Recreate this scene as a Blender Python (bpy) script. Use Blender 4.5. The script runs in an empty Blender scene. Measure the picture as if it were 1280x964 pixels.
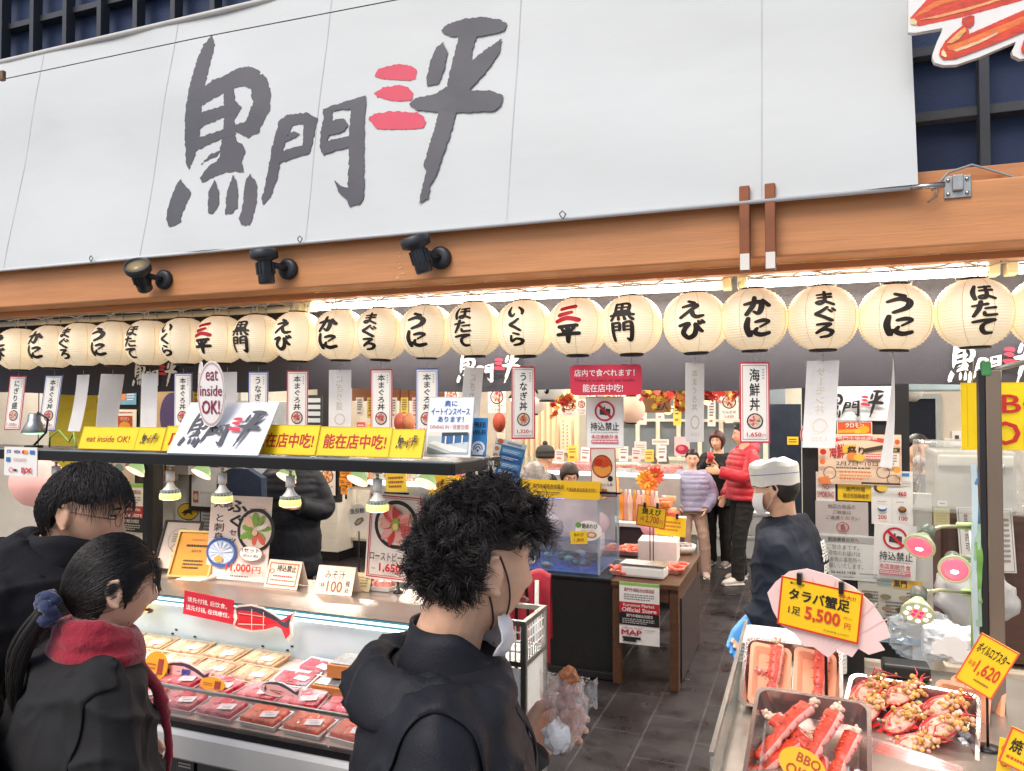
import bpy,bmesh,math,random
from mathutils import Vector,Matrix,noise,Quaternion
PI = math.pi
SC = bpy.context.scene
COL = SC.collection
rnd = random.Random(7)
# ------------------------------------------------------------------ camera
CAM = Vector((0.0,0.0,1.95))
YAW,PITCH,FPX = math.radians(21.0),math.radians(1.4),950.0
FWD = Vector((-math.sin(YAW)*math.cos(PITCH),math.cos(YAW)*math.cos(PITCH),math.sin(PITCH)))
RGT = Vector((math.cos(YAW),math.sin(YAW),0))
UPV = RGT.cross(FWD)
cd = bpy.data.cameras.new('camera')
cd.sensor_width = 36.0
cd.lens = FPX/1280*36.0
cd.clip_start,cd.clip_end = 0.05,400
cam = bpy.data.objects.new('camera',cd)
cam.location = CAM
cam.rotation_euler =(PI/2+PITCH,0,YAW)
COL.objects.link(cam)
SC.camera = cam
# ------------------------------------------------------------------ world, sun, exposure
W = bpy.data.worlds.new('World'); SC.world = W; W.use_nodes = True
nt = W.node_tree
bgn = nt.nodes['Background']
sky = nt.nodes.new('ShaderNodeTexSky'); sky.sky_type = 'NISHITA'; sky.sun_disc = False
SUN_EL,SUN_ROT = math.radians(52),math.radians(200)
sky.sun_elevation = SUN_EL; sky.sun_rotation = SUN_ROT
sky.dust_density = 3.0
nt.links.new(sky.outputs[0],bgn.inputs[0]); bgn.inputs[1].default_value = 0.15
sl = bpy.data.lights.new('sun','SUN'); sl.energy = 1.5; sl.angle = math.radians(35); sl.color =(1,.96,.9)
so = bpy.data.objects.new('sun',sl); COL.objects.link(so)
sdir = Vector((math.sin(SUN_ROT)*math.cos(SUN_EL),math.cos(SUN_ROT)*math.cos(SUN_EL),math.sin(SUN_EL)))
so.rotation_euler = sdir.to_track_quat('Z','Y').to_euler(); so.location =(0,-6,12)
SC.view_settings.view_transform = 'Standard'; SC.view_settings.look = 'None'
SC.view_settings.exposure = 0.25; SC.view_settings.gamma = 1.0
SC.view_settings.use_curve_mapping = False
SC.render.engine = 'CYCLES'
SC.cycles.use_denoising = True
SC.cycles.max_bounces = 7; SC.cycles.transparent_max_bounces = 24
SC.cycles.sample_clamp_indirect = 6.0
# ------------------------------------------------------------------ pixel -> world helpers (photo pixels, 1280 x 964)
def ray(px,py): return FWD+RGT*((px-640)/FPX)+UPV*((482-py)/FPX)
def at(px,py,Y):
 d = ray(px,py); return CAM+d*(Y/d.y)
def at_z(px,py,z):
 d = ray(px,py); return CAM+d*((z-CAM.z)/d.z)
def at_d(px,py,depth): return CAM+ray(px,py)*depth
# ------------------------------------------------------------------ materials
MATS ={}
def lin(h):
 if isinstance(h,(tuple,list)): return tuple(h[:3])
 h = h.lstrip('#'); r =[int(h[i:i+2],16)/255 for i in(0,2,4)]
 return tuple(c/12.92 if c<=.04045 else((c+.055)/1.055)**2.4 for c in r)
def M(key,col='#888888',rough=.55,metal=0.,emit=0.,var=.08,vscale=9.,bump=0.,bscale=60.,trans=0.,alpha=1.,coat=0.,ecol=None,spec=.5,bdist=.01,sss=0.,sheen=0.,stretch=None):
 if key in MATS: return MATS[key]
 m = bpy.data.materials.new(key); m.use_nodes = True; MATS[key] = m
 t = m.node_tree; b = t.nodes['Principled BSDF']
 c = lin(col)
 b.inputs['Roughness'].default_value = rough; b.inputs['Metallic'].default_value = metal
 b.inputs['Specular IOR Level'].default_value = spec
 tc = t.nodes.new('ShaderNodeTexCoord')
 src = tc.outputs['Object']
 if stretch:
  mp = t.nodes.new('ShaderNodeMapping'); mp.inputs['Scale'].default_value = stretch
  t.links.new(src,mp.inputs['Vector']); src = mp.outputs['Vector']
 if var>0:
  n = t.nodes.new('ShaderNodeTexNoise'); n.inputs['Scale'].default_value = vscale; n.inputs['Detail'].default_value = 5
  t.links.new(src,n.inputs['Vector'])
  mr = t.nodes.new('ShaderNodeMapRange'); mr.inputs['From Min'].default_value = .3; mr.inputs['From Max'].default_value = .7
  t.links.new(n.outputs['Fac'],mr.inputs['Value'])
  mx = t.nodes.new('ShaderNodeMix'); mx.data_type = 'RGBA'
  mx.inputs['A'].default_value =(*[max(0,x*(1-var))for x in c],1)
  mx.inputs['B'].default_value =(*[min(1,x*(1+var))for x in c],1)
  t.links.new(mr.outputs['Result'],mx.inputs['Factor']); t.links.new(mx.outputs['Result'],b.inputs['Base Color'])
 else: b.inputs['Base Color'].default_value =(*c,1)
 if bump>0:
  n2 = t.nodes.new('ShaderNodeTexNoise'); n2.inputs['Scale'].default_value = bscale; n2.inputs['Detail'].default_value = 4
  t.links.new(src,n2.inputs['Vector'])
  bp = t.nodes.new('ShaderNodeBump'); bp.inputs['Strength'].default_value = bump; bp.inputs['Distance'].default_value = bdist
  t.links.new(n2.outputs['Fac'],bp.inputs['Height']); t.links.new(bp.outputs['Normal'],b.inputs['Normal'])
 if emit>0:
  b.inputs['Emission Color'].default_value =(*lin(ecol or col),1); b.inputs['Emission Strength'].default_value = emit
 if trans: b.inputs['Transmission Weight'].default_value = trans
 if alpha<1: b.inputs['Alpha'].default_value = alpha
 if coat: b.inputs['Coat Weight'].default_value = coat; b.inputs['Coat Roughness'].default_value = .08
 if sss:
  b.inputs['Subsurface Weight'].default_value = sss; b.inputs['Subsurface Radius'].default_value =(.02,.008,.004)
  b.inputs['Subsurface Scale'].default_value = .5
 if sheen: b.inputs['Sheen Weight'].default_value = sheen
 return m
def C(h,rough=.5):  # plain printed colour
 return M('print_'+h.lstrip('#')+('' if rough==.5 else '_%d'%(rough*100)),h,rough,var=.035,vscale=14)
def glass(key='clear_glass',tint='#f2fbf8',rough=.03,alpha=.12):
 if key in MATS: return MATS[key]
 m = bpy.data.materials.new(key); m.use_nodes = True; MATS[key] = m
 t = m.node_tree; t.nodes.remove(t.nodes['Principled BSDF']); out = t.nodes['Material Output']
 tr = t.nodes.new('ShaderNodeBsdfTransparent'); tr.inputs[0].default_value =(*lin(tint),1)
 gl = t.nodes.new('ShaderNodeBsdfGlossy'); gl.inputs['Roughness'].default_value = rough
 df = t.nodes.new('ShaderNodeBsdfDiffuse'); df.inputs[0].default_value =(.8,.8,.8,1)
 lw_ = t.nodes.new('ShaderNodeLayerWeight'); pw = t.nodes.new('ShaderNodeMath'); pw.operation = 'POWER'; pw.inputs[1].default_value = 3.2; fr = t.nodes.new('ShaderNodeMath'); fr.operation = 'MULTIPLY_ADD'; fr.inputs[1].default_value = .55; fr.inputs[2].default_value = .035
 t.links.new(lw_.outputs['Facing'],pw.inputs[0]); t.links.new(pw.outputs[0],fr.inputs[0])
 n = t.nodes.new('ShaderNodeTexNoise'); n.inputs['Scale'].default_value = 40
 bp = t.nodes.new('ShaderNodeBump'); bp.inputs['Strength'].default_value = .04
 t.links.new(n.outputs['Fac'],bp.inputs['Height']); t.links.new(bp.outputs[0],gl.inputs['Normal'])
 m1 = t.nodes.new('ShaderNodeMixShader'); m2 = t.nodes.new('ShaderNodeMixShader'); m1.inputs[0].default_value = alpha
 t.links.new(tr.outputs[0],m1.inputs[1]); t.links.new(df.outputs[0],m1.inputs[2])
 t.links.new(fr.outputs[0],m2.inputs[0]); t.links.new(m1.outputs[0],m2.inputs[1]); t.links.new(gl.outputs[0],m2.inputs[2])
 t.links.new(m2.outputs[0],out.inputs[0])
 return m
def thin_paper(key,colr,tr=.5):
 if key in MATS: return MATS[key]
 m = bpy.data.materials.new(key); m.use_nodes = True; MATS[key] = m
 t = m.node_tree; t.nodes.remove(t.nodes['Principled BSDF']); out = t.nodes['Material Output']
 d = t.nodes.new('ShaderNodeBsdfDiffuse'); d.inputs[0].default_value =(*lin(colr),1)
 u = t.nodes.new('ShaderNodeBsdfTranslucent'); u.inputs[0].default_value =(*lin(colr),1)
 n = t.nodes.new('ShaderNodeTexNoise'); n.inputs['Scale'].default_value = 120
 bp = t.nodes.new('ShaderNodeBump'); bp.inputs['Strength'].default_value = .06; t.links.new(n.outputs['Fac'],bp.inputs['Height']); t.links.new(bp.outputs[0],d.inputs['Normal'])
 x = t.nodes.new('ShaderNodeMixShader'); x.inputs[0].default_value = tr
 t.links.new(d.outputs[0],x.inputs[1]); t.links.new(u.outputs[0],x.inputs[2]); t.links.new(x.outputs[0],out.inputs[0]); return m
 # ------------------------------------------------------------------ object helpers
def tag(o,label=None,cat=None,group=None,kind=None):
 if label: o['label'] = label
 if cat: o['category'] = cat
 if group: o['group'] = group
 if kind: o['kind'] = kind
 return o
def thing(name,label,cat,loc=(0,0,0),rotz=0,group=None):
 o = bpy.data.objects.new(name,None); COL.objects.link(o); o.empty_display_size = .1
 o.location = loc; o.rotation_euler =(0,0,rotz)
 return tag(o,label,cat,group)
def copy_tree(o,parent=None):
 c = o.copy(); COL.objects.link(c); c.parent = parent
 for ch in list(o.children): copy_tree(ch,c)
 return c
class MB:
 """collects shapes, then builds ONE mesh object"""
 def __init__(s): s.v =[]; s.f =[]; s.m =[]; s.mats =[]; s.sm =[]
 def mi(s,m):
  if m not in s.mats: s.mats.append(m)
  return s.mats.index(m)
 def add(s,vs,fs,m,smooth=False,mx=None):
  b = len(s.v); i = s.mi(m)
  s.v +=[tuple(mx@Vector(p))if mx is not None else tuple(p)for p in vs]
  for f in fs: s.f.append(tuple(b+k for k in f)); s.m.append(i); s.sm.append(smooth)
 def box(s,c,d,m,mx=None,bev=0.):
  x,y,z =(q/2 for q in d); cx,cy,cz = c
  if bev<=0:
   vs =[(cx+a*x,cy+b*y,cz+e*z)for a in(-1,1)for b in(-1,1)for e in(-1,1)]
   s.add(vs,[(0,1,3,2),(4,6,7,5),(0,4,5,1),(2,3,7,6),(0,2,6,4),(1,5,7,3)],m,False,mx)
  else:
   bm = bmesh.new(); bmesh.ops.create_cube(bm,size=1)
   for v in bm.verts: v.co = Vector((v.co.x*d[0]+cx,v.co.y*d[1]+cy,v.co.z*d[2]+cz))
   bmesh.ops.bevel(bm,geom=bm.edges[:],offset=min(bev,min(d)*.45),segments=2,affect='EDGES',profile=.5)
   s.bm(bm,m,False,mx)
 def bm(s,bm,m,smooth=True,mx=None):
  bm.verts.index_update()
  s.add([v.co[:]for v in bm.verts],[tuple(v.index for v in f.verts)for f in bm.faces],m,smooth,mx); bm.free()
 def bar(s,a,b,w,h,m):  # rectangular bar between two points
  a,b = Vector(a),Vector(b); d = b-a; L = d.length
  q = d.to_track_quat('Y','Z').to_matrix().to_4x4(); q.translation =(a+b)/2
  s.box((0,0,0),(w,L,h),m,q)
 def tube(s,pts,r,m,n=8,cap=True,closed=False,mx=None,flat=1.):
  pts =[Vector(p)for p in pts]; N = len(pts); vs =[]; fs =[]
  rr = r if isinstance(r,(list,tuple))else[r]*N
  up = Vector((0,0,1)); prev = None
  for i,p in enumerate(pts):
   t =(pts[(i+1)%N]-pts[i-1])if closed else(pts[min(i+1,N-1)]-pts[max(i-1,0)])
   if t.length<1e-9: t = Vector((0,0,1))
   t.normalize()
   if prev is None:
    a = up if abs(t.z)<.9 else Vector((1,0,0)); u = t.cross(a).normalized()
   else: u =(prev-t*prev.dot(t)); u = u.normalized()if u.length>1e-6 else t.orthogonal().normalized()
   prev = u; w = t.cross(u)
   for k in range(n):
    an = 2*PI*k/n; vs.append(p+(u*math.cos(an)+w*math.sin(an)*flat)*rr[i])
  for i in range(N if closed else N-1):
   for k in range(n):
    a = i*n+k; b = i*n+(k+1)%n; c =((i+1)%N)*n+(k+1)%n; d =((i+1)%N)*n+k
    fs.append((a,b,c,d))
  if cap and not closed: fs +=[tuple(range(n-1,-1,-1)),tuple(range((N-1)*n,N*n))]
  s.add(vs,fs,m,True,mx)
 def lathe(s,prof,m,n=24,c=(0,0,0),mx=None,smooth=True,axis=None):
  vs =[]; fs =[]; P = len(prof)
  for r,z in prof:
   for k in range(n):
    an = 2*PI*k/n; vs.append((c[0]+r*math.cos(an),c[1]+r*math.sin(an),c[2]+z))
  for i in range(P-1):
   for k in range(n): fs.append((i*n+k,i*n+(k+1)%n,(i+1)*n+(k+1)%n,(i+1)*n+k))
  if prof[0][0]>1e-5: fs.append(tuple(range(n-1,-1,-1)))
  if prof[-1][0]>1e-5: fs.append(tuple(range((P-1)*n,P*n)))
  s.add(vs,fs,m,smooth,mx)
 def ball(s,c,r,m,mx=None,n=12,k=8):
  rx,ry,rz = r if isinstance(r,(tuple,list))else(r,r,r); vs =[]; fs =[]
  for i in range(1,k):
   a = PI*i/k
   for j in range(n):
    b = 2*PI*j/n; vs.append((c[0]+rx*math.sin(a)*math.cos(b),c[1]+ry*math.sin(a)*math.sin(b),c[2]+rz*math.cos(a)))
  T = len(vs); vs +=[(c[0],c[1],c[2]+rz),(c[0],c[1],c[2]-rz)]
  for i in range(k-2):
   for j in range(n): fs.append((i*n+j,(i+1)*n+j,(i+1)*n+(j+1)%n,i*n+(j+1)%n))
  for j in range(n):
   fs.append((T,j,(j+1)%n)); fs.append((T+1,(k-2)*n+(j+1)%n,(k-2)*n+j))
  s.add(vs,fs,m,True,mx)
 def prism(s,poly,y0,y1,m,mx=None,mside=None):  # outline in XZ, thickness along Y
  n = len(poly)
  a = sum(poly[i][0]*poly[(i+1)%n][1]-poly[(i+1)%n][0]*poly[i][1]for i in range(n))
  if a<0: poly = poly[::-1]
  vs =[(x,y0,z)for x,z in poly]+[(x,y1,z)for x,z in poly]
  s.add(vs,[tuple(range(n)),tuple(range(2*n-1,n-1,-1))],m,False,mx)
  s.add(vs,[(i,n+i,n+(i+1)%n,(i+1)%n)for i in range(n)],mside or m,False,mx)
 def flat(s,poly,y,m,mx=None):  # print on a board's front
  n = len(poly)
  a = sum(poly[i][0]*poly[(i+1)%n][1]-poly[(i+1)%n][0]*poly[i][1]for i in range(n))
  if a<0: poly = poly[::-1]
  s.add([(x,y,z)for x,z in poly],[tuple(range(n))],m,False,mx)
 def build(s,name,parent=None,loc=None,rot=None,warp=None,cuts=None):
  me = bpy.data.meshes.new(name)
  me.from_pydata(s.v,[],s.f)
  for m in s.mats: me.materials.append(m)
  me.polygons.foreach_set('material_index',s.m); me.polygons.foreach_set('use_smooth',s.sm)
  if warp:
   bm = bmesh.new(); bm.from_mesh(me)
   for axis,vals in(cuts or{}).items():
    no = Vector((1,0,0))if axis == 'x' else Vector((0,0,1))if axis == 'z' else Vector((0,1,0))
    for q in vals:
     bmesh.ops.bisect_plane(bm,geom=bm.verts[:]+bm.edges[:]+bm.faces[:],plane_co=no*q,plane_no=no,dist=1e-6)
   for v in bm.verts: v.co = warp(v.co)
   bm.to_mesh(me); bm.free()
  me.update()
  o = bpy.data.objects.new(name,me); COL.objects.link(o)
  if parent is not None: o.parent = parent
  if loc is not None: o.location = loc
  if rot is not None: o.rotation_euler = rot
  return o
  # ------------------------------------------------------------------ lettering
_TC ={}
_fc = bpy.data.curves.new('lettering','FONT'); _fo = bpy.data.objects.new('lettering',_fc); COL.objects.link(_fo); _fo.hide_render = True
def text_geo(s,bold=0.0):
 k = s
 if k in _TC: return _TC[k]
 _fc.body = s; _fc.resolution_u = 2; _fc.size = 1
 bpy.context.view_layer.update()
 ev = _fo.evaluated_get(bpy.context.evaluated_depsgraph_get())
 me = ev.to_mesh()
 r =([(v.co.x,v.co.y)for v in me.vertices],[tuple(p.vertices)for p in me.polygons])
 ev.to_mesh_clear()
 _TC[k] = r; return r
def catmull(pts,k=5):
 out =[]; n = len(pts)
 for i in range(n-1):
  p0,p1,p2,p3 = pts[max(i-1,0)],pts[i],pts[i+1],pts[min(i+2,n-1)]
  for j in range(k):
   t = j/k
   out.append(tuple(.5*((2*b)+(-a+c)*t+(2*a-5*b+4*c-d)*t*t+(-a+3*b-3*c+d)*t**3)for a,b,c,d in zip(p0,p1,p2,p3)))
 out.append(tuple(pts[-1])); return out
BRUSH ={'え':[[(40,5,8),(64,15,10)],[(18,36,8),(50,29,11),(76,31,12),(48,58,10),(10,94,9)],[(38,68,7),(54,62,10),(58,82,11),(72,94,12),(96,88,8)]],'び':[[(5,27,9),(40,18,12),(24,45,12),(16,70,13),(34,93,13),(60,80,13),(68,48,11),(66,20,9),(78,46,11),(92,62,9)],[(78,8,7),(85,20,9)],[(92,4,7),(98,15,9)]],'か':[[(4,40,9),(38,32,12),(66,32,13),(66,62,13),(54,91,11),(38,82,7)],[(42,5,11),(35,48,12),(10,95,10)],[(76,20,9),(95,48,13)]],'に':[[(16,6,10),(9,50,14),(18,95,13),(28,72,6)],[(44,26,8),(72,18,12),(92,26,8),(60,52,6)],[(48,58,7),(40,80,12),(64,92,13),(97,84,11)]],'ま':[[(14,24,8),(86,18,11)],[(20,46,8),(82,41,11)],[(52,2,11),(53,40,11),(50,72,12),(30,92,10),(15,79,10),(34,69,9),(60,77,11),(92,96,10)]],'ぐ':[[(62,4,9),(36,32,12),(14,50,12),(44,70,12),(80,96,13)],[(68,22,7),(80,36,9)],[(84,13,7),(95,27,9)]],'ろ':[[(18,12,9),(46,9,12),(76,12,11),(42,40,10),(8,70,9),(48,47,11),(86,60,14),(74,88,12),(30,97,9)]],'う':[[(34,4,9),(68,15,11)],[(10,44,9),(50,30,12),(84,42,15),(74,74,13),(32,98,9)]],'ほ':[[(14,6,10),(6,50,13),(15,96,10)],[(36,15,8),(90,12,10)],[(36,39,8),(92,36,10)],[(64,12,10),(65,60,11),(57,88,11),(38,92,9),(34,78,9),(58,74,10),(96,94,10)]],'た':[[(4,30,8),(60,20,11)],[(36,3,11),(27,50,12),(6,96,9)],[(54,48,8),(92,44,10)],[(48,72,8),(54,92,11),(97,90,9)]],'て':[[(4,22,10),(50,14,12),(92,13,10),(48,36,11),(38,66,13),(54,93,13),(86,94,9)]],'い':[[(12,14,9),(9,56,13),(28,90,12),(44,70,6)],[(68,16,9),(90,44,13),(88,74,9)]],'く':[[(66,3,9),(44,28,12),(20,48,13),(46,70,12),(76,97,10)]],'ら':[[(36,4,8),(66,18,10)],[(22,26,9),(18,68,11),(52,50,10),(88,64,14),(74,90,12),(28,98,9)]],'三':[[(18,20,12),(84,6,12)],[(14,56,14),(66,42,11)],[(2,92,13),(50,76,14),(96,88,14)]],'平':[[(12,14,11),(88,8,12)],[(24,24,8),(34,42,11)],[(78,22,9),(62,42,10)],[(2,58,11),(98,54,12)],[(51,12,12),(53,60,14),(48,98,12)]],'黒':[[(20,4,9),(22,48,10)],[(20,8,9),(80,6,10),(78,48,10)],[(24,27,7),(76,26,7)],[(22,47,7),(78,46,8)],[(50,8,9),(50,70,10)],[(16,58,8),(84,57,8)],[(2,71,10),(98,69,10)],[(14,82,9),(5,96,10)],[(37,82,8),(38,95,10)],[(60,82,8),(64,95,10)],[(82,82,8),(95,96,11)]],'門':[[(11,5,11),(11,98,11)],[(11,6,9),(41,6,9),(41,45,9)],[(14,25,7),(40,25,7)],[(14,44,7),(40,44,7)],[(60,6,9),(60,45,9)],[(60,6,9),(90,6,10),(90,97,12),(74,92,7)],[(62,25,7),(88,25,7)],[(62,44,7),(88,44,7)]],}
def brush_geo(ch,fat=1.0):
 """list of (verts2d, faces) ribbons in a unit square, y up"""
 res =[]
 for st in BRUSH[ch]:
  P = catmull(st,6)if len(st)>2 else[tuple(a+(b-a)*t/4 for a,b in zip(st[0],st[1]))for t in range(5)]
  vs =[]; fs =[]; N = len(P)
  def put(x,y): vs.append((x/100,1-y/100))
  for i,(x,y,w)in enumerate(P):
   x0,y0,_ = P[max(i-1,0)]; x1,y1,_ = P[min(i+1,N-1)]
   dx,dy = x1-x0,y1-y0; L = math.hypot(dx,dy)or 1; h = w*fat*.62
   put(x-dy/L*h,y+dx/L*h); put(x+dy/L*h,y-dx/L*h)
  for i in range(N-1): fs.append((2*i,2*i+1,2*i+3,2*i+2))
  for end,i0 in((0,1),(N-1,N-2)):
   x,y,w = P[end]; xa,ya,_ = P[i0]; an = math.atan2(y-ya,x-xa); b = len(vs)
   for k in range(7): a = an-PI/2+PI*k/6; put(x+math.cos(a)*w*fat*.62,y+math.sin(a)*w*fat*.62)
   fs.append(tuple(range(b,b+7)))
  res.append((vs,fs))
 return res
 # shop logo traced as separate brush strokes (photo pixels on the banner)
def _c1(l): return[(200+x/3.569,30+y/3.57)for x,y in l]
def _c2(l): return[(440+x/3.857,10+y/3.857)for x,y in l]
LOGO_DARK =[_c1(p)for p in([(226,42),(240,90),(222,190),(207,285),(196,390),(183,510),(165,580),(132,655),(118,620),(115,520),(122,400),(140,270),(165,160),(190,90)],[(205,285),(240,255),(290,235),(350,200),(395,188),(440,205),(480,245),(500,310),(495,390),(470,440),(445,490),(400,515),(360,495),(340,485),(345,455),(388,442),(405,405),(426,350),(415,340),(412,295),(380,283),(333,294),(290,315),(200,370)],[(293,300),(335,290),(345,350),(375,380),(340,430),(340,500),(350,530),(370,540),(385,575),(365,620),(378,665),(340,660),(300,665),(250,685),(190,712),(182,690),(205,655),(270,600),(275,560),(285,520),(295,440),(295,370)],[(190,405),(290,372),(345,360),(372,385),(345,405),(290,425),(183,472)],[(178,514),(295,475),(345,470),(345,500),(280,520),(160,570)],[(185,632),(230,585),(275,570),(265,590),(225,605)],[(92,692),(145,755),(120,820),(100,870),(105,890),(50,912),(32,880),(45,800),(70,740)],[(248,700),(270,750),(265,820),(240,855),(222,850),(218,790),(225,740)],[(332,672),(352,740),(350,820),(325,848),(297,852),(300,780),(312,720)],[(403,668),(432,715),(430,800),(405,900),(365,900),(358,870),(372,810),(375,740),(388,690)],[(540,435),(575,410),(597,455),(580,495),(565,530),(540,600),(525,680),(490,770),(457,808),(453,780),(470,700),(490,610),(510,530)],[(560,420),(575,410),(660,402),(714,428),(655,448),(590,458)],[(650,440),(714,428),(700,470),(685,540),(672,580),(640,590),(645,520)],[(530,622),(540,575),(600,552),(645,545),(672,578),(600,602)],[(580,490),(605,485),(634,495),(605,512),(565,530)],[(735,390),(780,380),(775,420),(760,500),(750,580),(735,595),(718,560),(725,480),(738,430)],[(735,390),(800,365),(922,325),(922,370),(865,385),(785,395)],[(862,345),(922,325),(918,500),(916,780),(900,805),(850,820),(838,790),(800,755),(783,700),(810,725),(842,738),(850,640),(850,520)],[(740,585),(745,530),(855,505),(855,555),(800,570)],[(765,440),(830,430),(848,455),(830,485),(755,508)])]+[_c2(p)for p in([(423,100),(450,75),(540,50),(640,45),(720,60),(748,82),(735,110),(700,125),(600,138),(520,138),(445,122)],[(510,130),(597,132),(578,200),(573,250),(640,200),(725,148),(710,210),(660,290),(565,395),(500,500),(450,480),(455,370),(480,260)],[(435,158),(455,210),(440,290),(415,360),(360,372),(355,340),(370,270),(400,185)],[(275,462),(310,435),(400,410),(450,378),(560,395),(660,398),(732,425),(720,470),(690,500),(520,503),(420,500),(310,495)],[(420,492),(500,497),(485,570),(460,660),(435,730),(415,800),(380,860),(370,920),(325,950),(345,860),(360,790),(350,760),(390,620)])]
LOGO_RED =[_c2(p)for p in([(108,330),(125,295),(200,268),(260,266),(308,290),(305,335),(285,345),(190,346),(115,335)],[(108,412),(150,385),(225,370),(270,380),(292,410),(285,445),(200,450),(125,432)],[(82,540),(110,515),(190,500),(310,503),(345,520),(355,550),(345,582),(220,590),(130,588)])]
def rough_edge(poly,step,amp,seed=0):
 r = random.Random(seed); out =[]
 n = len(poly)
 for i in range(n):
  (x0,y0),(x1,y1) = poly[i],poly[(i+1)%n]; L = math.hypot(x1-x0,y1-y0); k = max(1,int(L/step))
  for j in range(k):
   t = j/k; out.append((x0+(x1-x0)*t+r.uniform(-amp,amp),y0+(y1-y0)*t+r.uniform(-amp,amp)))
 return out
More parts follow.
